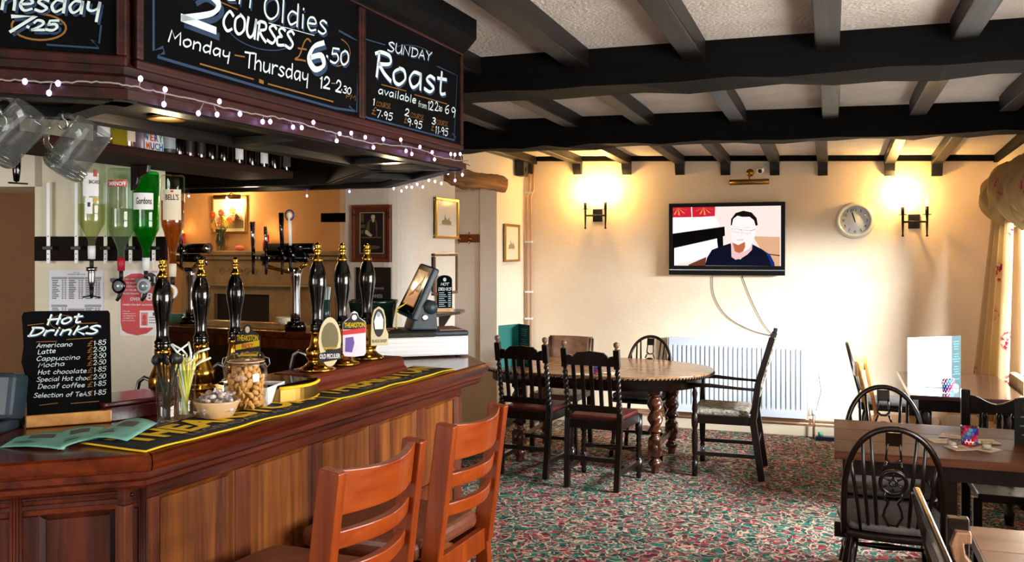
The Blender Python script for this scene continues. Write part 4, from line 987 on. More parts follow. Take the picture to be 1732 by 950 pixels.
# gantry shelf inside the canopy with its bottles
s0 = at(150, 236, X=-2.23); s1 = at(496, 289, X=-2.23); sz = 1.955
gs = thing('gantry_shelf', 'long brown wooden shelf hung behind the canopy, crowded with small bottles', 'shelf', (s1.x, s0.y, sz))
MB().prism([(-2.23, s0.y-.9), (-2.23, s1.y), (-2.26, s1.y+.04), (-2.55, s1.y+.04), (-2.55, s0.y-.9)], sz-.03, sz).build('shelf_board', wood('gantry_wood', '#1a0b06', '#32180d', 'Y', 3, .75, 0, .1, .15), gs, bevel=.006)
for yy in (2.62,):
    cs_ = [(0, 0), (.0, -.16), (.02, -.155), (.05, -.12), (.06, -.08), (.13, -.05), (.14, 0)]
    MB().prism(cs_, -.014, .014, T(-2.49, yy+.05, sz-.03) @ Matrix.Scale(.6, 4) @ Matrix(((1,0,0,0),(0,0,1,0),(0,1,0,0),(0,0,0,1)))).build('corbel', M_dark, gs, bevel=.003)
def small_bottle(mat, capm, r=.03, h=.2, sq=False):
    m = MB(); pr = [(.001, 0), (r*.92, 0), (r, .006), (r, h*.55), (r*.9, h*.62), (r*.42, h*.74), (r*.34, h*.8), (r*.34, h*.93), (.001, h*.93)]
    if sq: m.lathe(pr, 4, Rz(PI/4) @ Matrix.Diagonal((1.3, 1.3, 1, 1)), smooth=False)
    else: m.lathe(pr, 20)
    return m
M_olive = plain('liqueur_yellow', '#8a7a1c', .15, coat=.5); M_brn = plain('brown_glass', '#2a1206', .1, coat=.5); M_dgl = plain('dark_glass', '#060706', .08, coat=.6); M_navy = plain('navy_label', '#16224e', .4)
M_plum = plain('plum_glass', '#5c1016', .12, coat=.5)
def shelfbottle(u, mat, lab, labm, r=.032, h=.2, sq=False, back=0, nm='liqueur_bottle', cat='bottle'):
    p = at(u, 260, X=-2.30-back); P = (p.x, p.y, sz)
    t = thing(nm, lab, cat, P, 0, 'bottles on the gantry shelf')
    small_bottle(mat, M_blkm, r, h, sq).build('glass', mat, t, world=False)
    MB().lathe([(r*.36, h*.9), (r*.36, h), (.001, h)], 14).build('cap', M_brassd if r > .03 else M_blkm, t, world=False)
    if labm is not None:
        b = MB(); cyl_label(b, (r if not sq else r)+.001, -1.3, .6, h*.12, h*.46, None); b.build('label', labm, t, world=False)
    return t
items_ = [(172, M_navy, 'navy blue bottle on the gantry shelf, just right of the hanging mug', M_whitep, .026, .22, False), (190, M_olive, 'squat square yellow liqueur bottle on the gantry shelf', None, .036, .2, True),
          (213, M_plum, 'dark red bottle with cream label beside the yellow one on the shelf', M_lcr, .03, .2, False), (235, plain('frosted_violet', '#6d5e70', .3), 'frosted mauve bottle left of the greeting card on the shelf', None, .03, .2, False),
          (282, M_till, 'grey-labelled tin just right of the greeting card', M_lgry, .03, .17, False), (300, M_dgl, 'first small black bottle right of the grey tin', None, .022, .17, False), (318, M_brn, 'small brown bottle with amber glint, second right of the grey tin', M_blkm, .022, .17, False),
          (337, M_brn, 'small brown bottle, third right of the grey tin', M_blkm, .022, .17, False), (356, M_dgl, 'small black bottle under the pale moth-shaped chip of the soffit', None, .022, .17, False), (376, M_dgl, 'dark bottle left of the white-labelled one on the shelf', None, .022, .17, False),
          (402, M_dgl, 'dark bottle with small white label, nearer of two', M_whitep, .022, .18, False), (424, M_dgl, 'plain dark bottle between the two white-labelled ones', None, .022, .18, False), (444, M_dgl, 'dark bottle with tall white label near the shelf end', M_whitep, .022, .18, False),
          (462, M_dgl, 'dark bottle second from the shelf end', None, .024, .18, False), (482, M_dgl, 'dark bottle at the very end of the shelf', M_cush, .024, .18, False)]
for it in items_: shelfbottle(*it)
p = at(262, 262, X=-2.27)
gc = tag(MB().bb((-.003, -.05, 0), (.003, .042, .13), T(p.x, p.y, sz) @ Ry(-.08)).build('greeting_card', M_whitep), 'small bright card reading VERY MUCH propped on the gantry shelf', 'card')
m = MB(); Mg = T(p.x, p.y, sz) @ Ry(-.08) @ Matrix(((0,0,1,.0035),(1,0,0,0),(0,1,0,0),(0,0,0,1)))
cols_ = [plain('card_blue', '#1a6fb0', .5), plain('card_orange', '#d8641c', .5), plain('card_purple', '#6a3a98', .5), plain('card_teal', '#1a8a8a', .5)]
for i, ch in enumerate('VERY'): typeset(m, ch, (-.046+i*.022, .036, -.028+i*.022, .062), Mg, i % 4, bold=.03)
for i, ch in enumerate('MUCH'): typeset(m, ch, (-.046+i*.022, .006, -.028+i*.022, .031), Mg, (i+1) % 4, bold=.03)
m.build('lettering', cols_, gc)

# pint mugs hanging under the canopy
M_mug = glassy('mug_glass', '#f0f4f4', .05, .94, .04)
def mug(P, tilt, yaw, label, s=1.0):
    t = thing('glass_mug', label, 'mug', P, 0, 'glass mugs hanging from the canopy'); t.rotation_euler = (0, tilt, yaw)
    MB().lathe([(.001, .012), (.034, .012), (.040, .03), (.0405, .06), (.0415, .125), (.0435, .125), (.0445, .12), (.0435, .06), (.0440, .025), (.046, .018), (.046, .006), (.042, 0), (.001, 0)], 36, Matrix.Scale(s, 4)).build('body', M_mug, t, world=False)
    m = MB()
    for k in range(3): m.lathe([(.046, .004+k*.008), (.048, .007+k*.008), (.046, .010+k*.008)], 30, Matrix.Scale(s, 4))
    m.build('foot_rings', M_mug, t, world=False)
    MB().tube([(-.040*s, 0, .108*s), (-.058*s, 0, .112*s), (-.074*s, 0, .100*s), (-.080*s, 0, .078*s), (-.078*s, 0, .052*s), (-.066*s, 0, .032*s), (-.042*s, 0, .024*s)], .0065*s, 10).build('handle', M_mug, t, world=False)
    hk = tag(MB().tube([(0, 0, .0)]+[(.0, .012*math.sin(a), .0-.0-.012+.012*math.cos(a)-.02) for a in [k*PI/6 for k in range(10)]], .0022, 8).build('mug_hook', M_steel), label.replace('glass pint mug', 'steel hook of the glass mug'), 'hook')
    hk['label'] = HK.pop(0); return t, hk
HK = ['steel hook under the canopy holding the right-hand hanging mug', 'steel hook under the canopy holding the mug cut by the left edge']
for (u, v, hu, hv), lb, ti in (((104, 290, 106, 202), 'glass pint mug hanging tilted by its handle in front of the rum bottle', 0), ((-12, 262, 2, 196), 'glass pint mug hanging by its handle, half out of view at the left edge', 1)):
    d_ = 1.95 if ti == 0 else 1.85
    P = at(u, v, d=d_); yaw = YAW
    t, hk = mug(P, math.radians(36 if ti == 0 else 44), yaw, lb, .98)
    h = at(hu, hv, d=d_); hk.location = (h.x, h.y, h.z+.022)
# ---------------------------------------------------------------- things standing on the near bar
# hot drinks board
bl = at(44, 723, z=ZT); br = at(189, 712, z=ZT)
MH = vplane(bl, br, 0); MH = MH @ T(0, ZT, 0) @ Rx(math.radians(-6)) @ T(0, -ZT, 0)
Lb = (br-bl).length
hb = thing('hot_drinks_board', 'small black chalkboard of hot drinks prices in a pine foot on the bar', 'chalkboard', (bl+br)/2)
def hp(u, v): return on(MH, u, v)
outl = [hp(*q) for q in ((46, 705), (44, 640), (36, 612), (40, 585), (37, 535), (40, 528), (60, 526), (183, 525), (186, 530), (189, 690))]
MB().prism([(a, b) for a, b in outl], -.004, .004, MH).build('slate', M_slate, hb, bevel=.001)
MB().bb((.0, ZT, -.02), (Lb, hp(120, 697)[1], .02), MH).build('foot', M_pine, hb, bevel=.003)
m = MB()
def WH(text, p, q, hpx, wd, **k):
    a, b = on(MH, *p), on(MH, *q); h = on(MH, p[0], p[1]-hpx)[1]-a[1]; write(m, text, a, b, h, wd, MH, z=.0052, **k)
WH('Hot', (79, 549), (136, 545), 16, .0055, slant=.2, sh=(1, .0025, -.0025)); WH('DrinKS', (48, 568), (164, 564), 14, .0055, slant=.25, sh=(1, .0025, -.0025))
rows = [('Americano', 587, 62, 122, '1.85'), ('Latte', 598, 64, 94, '2.50'), ('Cappuccino', 609, 62, 135, '2.50'), ('Mocha', 620, 65, 109, '2.50'), ('Hot chocolate', 632, 64, 146, '1.85'), ('Special Hot choc', 644, 62, 151, '2.50'), ('Decaf coffee', 656, 64, 143, '1.85'), ('Selection of TeAS', 671, 57, 153, '1.85')]
for i, (t_, y, xa_, xb_, pr) in enumerate(rows):
    WH(t_, (xa_, y+1), (xb_, y-2), 7.5, .0016, slant=.15)
    WH('£', (148, y-2), (156, y-2.5), 8, .002, mi=2); WH(pr, (158, y-3), (179, y-5), 8, .0018)
for a, b in (((47, 550), (74, 547)), ((132, 547), (165, 546)), ((62, 578), (96, 577)), ((113, 574), (156, 571)), ((67, 685), (98, 681)), ((120, 682), (167, 678))): line2(m, [hp(*a), hp(*b)], .0016, MH, 2, z=.0052)
line2(m, ell(MH, 107, 545, 22, 12, 20, 340), .001, MH, 2, z=.0048)
m.build('lettering', CW, hb)
# leaflets
def leaflet(pts, label, z, curl=.008):
    P = [at(u, v, z=ZT) for u, v in pts]; N = 8; vs = []
    for j in range(N+1):
        for i in range(N+1):
            s, t = i/N, j/N
            p = (P[0]*(1-s)+P[1]*s)*(1-t)+(P[3]*(1-s)+P[2]*s)*t
            vs.append((p.x, p.y, ZT+z+curl*math.sin(PI*s)*(.6+.4*t)+.004*s))
    fs = [(j*(N+1)+i, j*(N+1)+i+1, (j+1)*(N+1)+i+1, (j+1)*(N+1)+i) for j in range(N) for i in range(N)]
    o = MB().add(vs, fs, None, True).build('leaflet', M_tealp); sd = o.modifiers.new('thick', 'SOLIDIFY'); sd.thickness = .0012; sd.offset = 0
    tag(o, label, 'leaflet', 'teal leaflets fanned on the bar corner')
    m = MB()
    def q(s, t): 
        p = (P[0]*(1-s)+P[1]*s)*(1-t)+(P[3]*(1-s)+P[2]*s)*t
        return (p.x, p.y, ZT+z+curl*math.sin(PI*s)*(.6+.4*t)+.004*s+.0018)
    K = 6
    for (s0, t0_, s1, t1_) in ((.30, .55, .72, .80), (.15, .25, .5, .29), (.15, .36, .42, .39)):
        vv = [q(s0+(s1-s0)*i/K, t_) for t_ in (t0_, t1_) for i in range(K+1)]
        m.add(vv, [(i, i+1, K+2+i, K+1+i) for i in range(K)], None, mi=0 if t1_ > .5 else 1)
    m.build('print', [plain('leaflet_photo', '#5c5250', .6), M_ink], o); return o
leaflet([(0, 757), (108, 764), (128, 736), (28, 740)], 'teal leaflet lying leftmost on the bar corner', .001)
leaflet([(98, 764), (165, 748), (178, 727), (92, 736)], 'teal leaflet in the middle of the fan, half under the right one', .005)
leaflet([(140, 750), (215, 755), (266, 724), (200, 720)], 'teal leaflet on top at the right, over the towel corner', .009, .012)
# maroon box behind
MBX = T(0, 0, 0)
c0 = at(190, 712, z=ZT)
bx_ = thing('wooden_box', 'low dark maroon box standing on the bar behind the drinks board', 'box', (0, 0, 0))
a_, b_ = at(190, 713, z=ZT), at(268, 702, z=ZT); d_ = (b_-a_).normalized(); n_ = Vector((-d_.y, d_.x, 0)); a_ = a_-d_*.02
bx_.location = a_
def rect(p, d, n, L_, W_): return [(p.x, p.y), (p.x+d.x*L_, p.y+d.y*L_), (p.x+d.x*L_+n.x*W_, p.y+d.y*L_+n.y*W_), (p.x+n.x*W_, p.y+n.y*W_)]
M_mar = mottled('maroon_lacquer', '#3a0a10', '#521018', 10, .18, coat=.5)
MB().prism(rect(a_, d_, n_, .18, .16), ZT, ZT+.038).build('body', M_mar, bx_, bevel=.003)
MB().prism(rect(a_-d_*.003-n_*.003, d_, n_, .186, .166), ZT+.040, ZT+.052).build('lid', M_mar, bx_, bevel=.003)
# till monitor corner at far left
p = at(-20, 668, d=2.2)
tm = thing('card_terminal', 'blue-grey terminal casing cut by the left edge on the bar', 'terminal', (p.x, p.y, ZT))
Mx = T(p.x, p.y, ZT) @ Rz(YAW)
MB().bb((-.1, -.03, .03), (.065, .05, .145), Mx @ Rx(-.2)).build('casing', M_till, tm, bevel=.012)
MB().bb((-.1, -.06, 0), (.05, .08, .03), Mx).build('base', M_till, tm, bevel=.006)

# glasses with stirrers and straws
def tumbler(u, v, wpx, hpx, label, grp='straw glasses on the towel'):
    b = at(u, v, z=ZT+.007); dd = (b-O).dot(Fv); r = wpx/2/FX*dd; h = hpx/FX*dd
    t = thing('tumbler', label, 'glass', b, 0, grp)
    MB().lathe([(.001, .012), (r*.80, .012), (r*.97, h), (r, h), (r*.86, .006), (r*.84, 0), (.001, 0)], 32).build('glass', M_glass, t, world=False)
    return b, r, h
b1_, r1_, h1_ = tumbler(283, 718, 38, 84, 'clear tumbler holding black stirrers, nearest the leaflets')
b2_, r2_, h2_ = tumbler(313, 708, 36, 84, 'clear tumbler packed with bright straws, right of the stirrers')
rnd = random.Random(21)
def stick(name, L_, r, mat, extra=None):
    m = MB().tube([(0, 0, 0), (0, 0, L_)], r, 6)
    if extra: extra(m, L_)
    return m.build(name, mat)
stp = stick('drink_stirrer', .150, .0022, M_blkm, lambda m, L_: m.lathe([(.001, -.002), (.012, -.002), (.0125, 0), (.012, .002), (.001, .002)], 16, T(0, 0, L_+.008) @ Rx(PI/2)))
tag(stp, 'black disc-topped cocktail stirrer standing in the left tumbler', 'stirrer', 'black stirrers in the tumbler')
def stand(o, b, r, h, L_, k, n, first, spread=.8):
    c = o if first else o.copy()
    if not first: C.objects.link(c)
    a = 2*PI*k/n+rnd.uniform(-.3, .3); q = r*spread*rnd.uniform(.3, .75); q2 = r*rnd.uniform(.5, .85)
    base = Vector((b.x+q*.6*math.cos(a+2.3), b.y+q*.6*math.sin(a+2.3), b.z+.013)); top = Vector((b.x+q2*math.cos(a), b.y+q2*math.sin(a), b.z+h))
    d = (top-base).normalized(); c.location = base; c.rotation_mode = 'QUATERNION'; c.rotation_quaternion = d.to_track_quat('Z', 'Y') @ Matrix.Rotation(rnd.uniform(0, 6), 3, 'Z').to_quaternion()
    return c
for k in range(12): stand(stp, b1_, r1_, h1_, .15, k, 12, k == 0)
scol = [('#d8e84a', 'lime'), ('#f2f0c8', 'cream'), ('#e8a0a0', 'pink'), ('#b8e070', 'green'), ('#f0e060', 'yellow'), ('#e6f4ee', 'white')]
for ci, (cc, nm) in enumerate(scol):
    def bend(m, L_, s_=ci): m.tube([(0, 0, L_), (.012, 0, L_+.012), (.04, 0, L_+.026)], .0028, 6)
    mt = plain('straw_'+nm, cc, .35); mt.node_tree.nodes['Principled BSDF'].inputs['Transmission Weight'].default_value = .0
    so = stick('drinking_straw', .122+.007*ci, .0028, mt, bend if ci in (1, 5) else None)
    tag(so, nm+' plastic straw standing in the right tumbler', 'straw', nm+' straws in the tumbler')
    n = 9 if ci in (0, 1, 4) else 5
    for k in range(n): stand(so, b2_, r2_, h2_, .15, k*1.0+ci*.37, n, k == 0, 1.1)

# bowl of wrapped sweets
cb = at(367, 705, z=ZT+.007); dd = (cb-O).dot(Fv); rr = 38/FX*dd
bw = thing('sweet_bowl', 'small tan ceramic bowl heaped with wrapped sweets on the towel', 'bowl', cb)
MB().lathe([(.001, .004), (rr*.65, .006), (rr*.93, rr*.72), (rr, rr*.78), (rr*1.0, rr*.70), (rr*.72, .004), (rr*.60, 0), (.001, 0)], 36).build('bowl', plain('tan_ceramic', '#c9a67c', .25, coat=.4), bw, world=False)
M_w1 = mottled('sweet_wrapper', '#c9b9ae', '#7a5546', 60, .15, coat=.6); M_w2 = mottled('silver_wrapper', '#d8d8dc', '#8a7f88', 60, .12, coat=.6)
sw = []
for k, mt in enumerate((M_w1, M_w2)):
    m = MB().sphere((0, 0, 0), .008, seg=10, sc=(1.3, 1, .8))
    for s in (-1, 1):
        fan = [(s*.009, 0, 0)]+[(s*(.018+.002*(i % 2)), -.007+.0035*i, .002*(i % 2)) for i in range(5)]
        m.add(fan, [(0, i+1, i+2) for i in range(4)])
    o = m.build('wrapped_sweet', mt); tag(o, ('brown' if k == 0 else 'silvery')+' twist-wrapped sweet in the tan bowl', 'sweet', ('brown' if k == 0 else 'silvery')+' wrapped sweets in the bowl'); sw.append(o)
for k in range(34):
    o = sw[k % 2] if k < 2 else sw[k % 2].copy()
    if k >= 2: C.objects.link(o)
    lay = k/34; q = rr*.82*math.sqrt(rnd.random())*(1-.55*max(0, lay-.4)); a = rnd.uniform(0, 2*PI)
    o.location = (cb.x+q*math.cos(a), cb.y+q*math.sin(a), cb.z+.016+rr*.78*lay+.008*(1-q/rr)); o.rotation_euler = (rnd.uniform(0, 3), rnd.uniform(-.6, .6), rnd.uniform(0, 6))
# kilner jar of savoury biscuits
cj = at(416, 690, z=ZT+.006); dd = (cj-O).dot(Fv); rj = 36/FX*dd; hj = 94/FX*dd
jr = thing('clip_top_jar', 'clip-top glass jar full of golden nuts and biscuits on the bar towel', 'jar', cj)
MB().lathe([(.001, 0), (rj*.9, 0), (rj, .006), (rj, hj*.62), (rj*.95, hj*.72), (rj*.82, hj*.79), (rj*.82, hj*.84), (rj*.78, hj*.84), (rj*.77, hj*.78), (rj*.9, hj*.7), (rj*.94, hj*.6), (rj*.94, .008), (.001, .006)], 40).build('glass', glassy('jar_glass', '#ffffff', .02, .97), jr, world=False)
MB().lathe([(.001, hj*.88), (rj*.72, hj*.88), (rj*.86, hj*.86), (rj*.88, hj*.91), (rj*.84, hj*.93), (rj*.74, hj*.99), (rj*.5, hj*.985), (.001, hj*.985)], 40).build('lid', M_glass, jr, world=False)
MB().lathe([(rj*.80, hj*.84), (rj*.86, hj*.845), (rj*.86, hj*.86), (rj*.80, hj*.86)], 36).build('rubber_seal', plain('seal', '#d8b090', .5), jr, world=False)
m = MB(); rg = [(rj*.88*math.cos(2*PI*i/30), rj*.88*math.sin(2*PI*i/30), hj*.80) for i in range(30)]; m.tube(rg, .0013, 6, closed=True)
for s in (-1, 1):
    d = Vector((math.cos(YAW), math.sin(YAW), 0))*s
    m.tube([d*rj*.9+Vector((0, 0, hj*.92)), d*rj*1.08+Vector((0, 0, hj*.9)), d*rj*1.12+Vector((0, 0, hj*.8)), d*rj*1.0+Vector((0, 0, hj*.74)), d*rj*.9+Vector((0, 0, hj*.80))], .0014, 6)
m.build('wire_clip', M_steel, jr, world=False)
M_nut = mottled('golden_biscuit', '#c98a3c', '#e8bb70', 60, .55)
prot = [MB().sphere((0, 0, 0), .0105, seg=9, sc=(1, .8, .5)), MB().sphere((0, 0, 0), .009, seg=9, sc=(1.2, .8, .75)), MB().lathe([(.001, -.003), (.011, -.002), (.011, .002), (.001, .003)], 12)]
pr_o = [tag(p_.build('savoury_biscuit', M_nut), 'golden snack piece inside the clip-top jar', 'snack', 'snack pieces in the clip-top jar') for p_ in prot]
k = 0; zc = .012
while zc < hj*.80:
    rl = rj*.86 if zc < hj*.62 else rj*.70
    for ring, n in ((rl-.009, 12), (rl*.45, 6)):
        for j in range(n):
            o = pr_o[k % 3] if k < 3 else pr_o[k % 3].copy()
            if k >= 3: C.objects.link(o)
            a = 2*PI*j/n+zc*90+rnd.uniform(-.15, .15); o.location = (cj.x+ring*math.cos(a), cj.y+ring*math.sin(a), cj.z+zc+rnd.uniform(-.003, .003)); o.rotation_euler = (rnd.uniform(0, 3), rnd.uniform(0, 3), rnd.uniform(0, 6)); k += 1
    zc += .0095
# white serving tray / card dish, napkin
p0 = at(450, 686, z=ZT+.006); p1 = at(482, 672, z=ZT+.006)
d_ = (p1-p0).normalized(); n_ = Vector((-d_.y, d_.x, 0))
def hull(b, t, z0, z1):
    vs = [(x, y, z0) for x, y in b]+[(x, y, z1) for x, y in t]
    return MB().add(vs, [(3, 2, 1, 0), (0, 1, 5, 4), (1, 2, 6, 5), (2, 3, 7, 6), (3, 0, 4, 7)])
o = hull(rect(p0-d_*.02, d_, n_, .09, .09), rect(p0-d_*.04-n_*.02, d_, n_, .135, .13), ZT+.006, ZT+.062).build('paper_dish', M_white)
s_ = o.modifiers.new('t', 'SOLIDIFY'); s_.thickness = .003; tag(o, 'square white dish standing behind the biscuit jar', 'dish')
tag(MB().prism([(q.x, q.y) for q in (at(470, 690, z=ZT), at(530, 676, z=ZT), at(545, 668, z=ZT), at(470, 672, z=ZT))], ZT+.0012, ZT+.0035).build('paper_slip', plain('pink_print', '#b88a8c', .6)), 'pink and white printed slip under the white dish', 'paper')

# ---------------------------------------------------------------- till on the end of the bar
K0 = at(578, 607, z=ZT); 
p0 = at(633, 602, z=ZT+.0); p1 = at(793, 597, z=ZT)
p0 = at(628, 600, z=ZT+.008); d_ = (at(792, 597, z=ZT+.008)-at(640, 604, z=ZT+.008)); d_.z = 0
# drawer block faces the camera: front face from pixel 628..792
fa_ = at(630, 606, z=ZT+.006); fb_ = at(792, 600, z=ZT+.006)
d_ = (fb_-fa_).normalized(); n_ = Vector((-d_.y, d_.x, 0)); Lf = (fb_-fa_).length
td = thing('cash_drawer', 'white ribbed cash drawer under the till at the end of the bar', 'cash drawer', fa_)
hd_ = .088
MB().prism(rect(fa_, d_, n_, Lf, .34), ZT+.008, ZT+hd_).build('case', M_white, td, bevel=.003)
for k in range(4):
    z = ZT+.014+k*.0185
    MB().prism(rect(fa_-n_*.008+d_*.006, d_, n_, Lf-.02, .012), z, z+.0145).build('rib', M_white, td, bevel=.002)
for a, b in ((.02, .02), (Lf-.04, .02), (.02, .3), (Lf-.04, .3)):
    c = fa_+d_*a+n_*b; MB().lathe([(.001, 0), (.012, 0), (.012, .009), (.001, .009)], 12, T(c.x, c.y, ZT)).build('foot', M_blkm, td)
MTl = Matrix(((d_.x, n_.x, 0, fa_.x), (d_.y, n_.y, 0, fa_.y), (0, 0, 1, ZT+hd_), (0, 0, 0, 1)))
ti = thing('till', 'dark grey touch-screen till tilted back on the cash drawer', 'till', fa_+d_*.25+Vector((0, 0, hd_)))
def lx(u, v, yy):      # local x,z on the plane parallel to the drawer front at depth yy
    Mx = MTl @ Matrix(((1, 0, 0, 0), (0, 0, 1, yy), (0, 1, 0, 0), (0, 0, 0, 1))); r = Fv + Rv*((u-CX)/FX) + Zv*((HY-v)/FX)
    nn = n_; o_ = MTl @ Vector((0, yy, 0)); t_ = (o_-O).dot(nn)/r.dot(nn); w_ = MTl.inverted() @ (O+r*t_); return w_.x, w_.z
xb0 = lx(686, 560, 0.02)[0]; xb1 = lx(792, 560, 0.02)[0]
MB().bb((xb0, .01, .0), (xb1, .27, .022), MTl).build('base', M_till, ti, bevel=.008)
MB().bb((lx(738, 545, .1)[0], .03, .022), (xb1-.02, .22, .026), MTl).build('paper_tray', plain('tray_tan', '#8a6a55', .6), ti)
q = [lx(u, v, .05) for u, v in ((694, 558), (706, 520), (736, 508), (740, 558))]
MB().prism([(a, b) for a, b in q], .04, .20, MTl @ Matrix(((1, 0, 0, 0), (0, 0, 1, 0), (0, 1, 0, 0), (0, 0, 0, 1)))).build('stand', M_till, ti, bevel=.006)
c_ = lx(728, 520, .05); MB().lathe([(.001, .03), (.028, .03), (.028, .2), (.001, .2)], 24, MTl @ T(c_[0], 0, c_[1]) @ Rx(-PI/2)).build('hinge', M_till, ti)
c2_ = lx(719, 537, .036); MB().lathe([(.009, .0), (.014, .0), (.014, .004), (.009, .004)], 20, MTl @ T(c2_[0], .036, c2_[1]) @ Rx(-PI/2)).build('key_lock', M_steel, ti)
# screen slab: side profile from pixels, screen faces left/bartender; depth along n_
S = [lx(u, v, .05) for u, v in ((663, 530), (709, 441), (737, 446), (741, 462), (733, 470), (695, 545), (685, 548), (668, 533))]
SM = MTl @ Matrix(((1, 0, 0, 0), (0, 0, 1, 0), (0, 1, 0, 0), (0, 0, 0, 1)))
# build slab as rotated box: axis from bottom to top of the face seen edge on, swung so that part of the face shows
bt = Vector((lx(694, 548, .05)[0], .05, lx(694, 548, .05)[1])); tp_ = Vector((lx(741, 455, .05)[0], .05, lx(741, 455, .05)[1]))
bl_ = Vector((lx(665, 532, .05)[0], .05, lx(665, 532, .05)[1])); tl_ = Vector((lx(711, 441, .05)[0], .05, lx(711, 441, .05)[1]))
up_ = (tp_-bt); 
# the face turns away to the left: left corners lie further back
sw_ = Vector((-.42, .9, .0)).normalized()
wS = .30
def lp(u, v, yy): a, b = lx(u, v, yy); return Vector((a, yy, b))
F0 = lp(697, 540, .03); F1 = lp(735, 452, .05)                      # near edge of the screen face
G0 = lp(669, 527, .19); G1 = lp(711, 444, .20)                      # far edge
nrm = (F1-F0).cross(G0-F0).normalized()
if nrm.x > 0: nrm = -nrm
th = .032
def slab(F0, F1, G1, G0, n1, a, b): return MB().add([tuple(p+n1*a) for p in (F0, F1, G1, G0)]+[tuple(p+n1*b) for p in (F0, F1, G1, G0)], [(3, 2, 1, 0), (4, 5, 6, 7), (0, 1, 5, 4), (1, 2, 6, 5), (2, 3, 7, 6), (3, 0, 4, 7)], MTl)
slab(F0, F1, G1, G0, nrm, -th, 0).build('screen_case', M_till, ti, bevel=.008)
def q4(s0, t0, s1, t1): 
    f = lambda s, t: (F0*(1-t)+F1*t)*(1-s)+(G0*(1-t)+G1*t)*s
    return f(s0, t0), f(s0, t1), f(s1, t1), f(s1, t0)
A4 = q4(.06, .05, .94, .97); slab(*A4[:2], A4[2], A4[3], nrm, 0, .003).build('bezel', M_blk, ti, bevel=.001)
A4 = q4(.16, .20, .84, .88); slab(*A4[:2], A4[2], A4[3], nrm, .003, .0035).build('display', plain('till_display', '#3a2c1c', .15, emit='#c08040', es=.35), ti)
for s0, t0, s1, t1, cc in ((.2, .22, .8, .48, '#d8a070'), (.25, .52, .6, .60, '#506a60'), (.3, .64, .75, .82, '#8a7050')):
    A4 = q4(s0, t0, s1, t1); slab(*A4[:2], A4[2], A4[3], nrm, .0035, .0038).build('display_tile', plain('tile'+cc, cc, .2, emit=cc, es=.3), ti)
# yellow coil key cord
kc = thing('key_cord', 'yellow coiled key cord hanging from the till screen', 'key cord', MTl @ F0)
k0 = MTl @ lp(706, 508, .02); k1 = MTl @ lp(690, 524, .0); k2 = MTl @ lp(670, 552, .0); 
k1 = MTl @ lp(672, 522, -.01); k2 = MTl @ lp(671, 556, -.01); k0 = MTl @ lp(687, 512, -.0)
pts = []
for (a, b, n) in ((k0, k1, 40), (k1, k2, 50)):
    for i in range(n):
        s = i/n; p = a.lerp(b, s); ph = i*1.3; pts.append(p+Vector((.004*math.cos(ph), .004*math.sin(ph), .002*math.sin(ph))))
MB().tube(pts, .0016, 5).build('coil', plain('cord_yellow', '#e0d820', .3), kc)
# black mat and papers left of the till
p0 = MTl @ Vector((-.05, -.02, .004))
Mm = MTl
tag(MB().prism([(-.10, -.012), (xb0+.12, -.012), (xb0+.14, .05), (xb0+.10, .28), (-.10, .3)], .0, .020, Mm).build('bar_mat', mottled('speckled_mat', '#15140e', '#3a3520', 90, .8, .4, 200), bevel=.004), 'speckled black bar mat draped over the cash drawer left of the till', 'bar mat')
for k, (a, b, r_) in enumerate(((.03, .10, .2), (.07, .16, -.2))):
    tag(MB().box((0, 0, 0), (.10, .07, .002), Mm @ T(a, b, .024+k*.003) @ Rz(r_)).build('receipt', plain('receipt_tan%d' % k, '#a88470', .7)), ['crumpled tan receipt on the bar mat, lower one', 'crumpled tan receipt on the bar mat, upper one'][k], 'receipt')
# black bin/ice bucket behind mat
pbk = at(648, 532, z=ZT+.3); 
ib = thing('ice_bucket', 'dark green-black tub behind the third pump and the till', 'bucket', MTl @ Vector((.04, .24, .022)))
MB().lathe([(.001, 0), (.085, 0), (.105, .11), (.11, .115), (.11, .125), (.10, .125), (.08, .01), (.001, .01)], 28).build('tub', plain('tub_green', '#0a1d16', .15, coat=.4), ib, world=False)
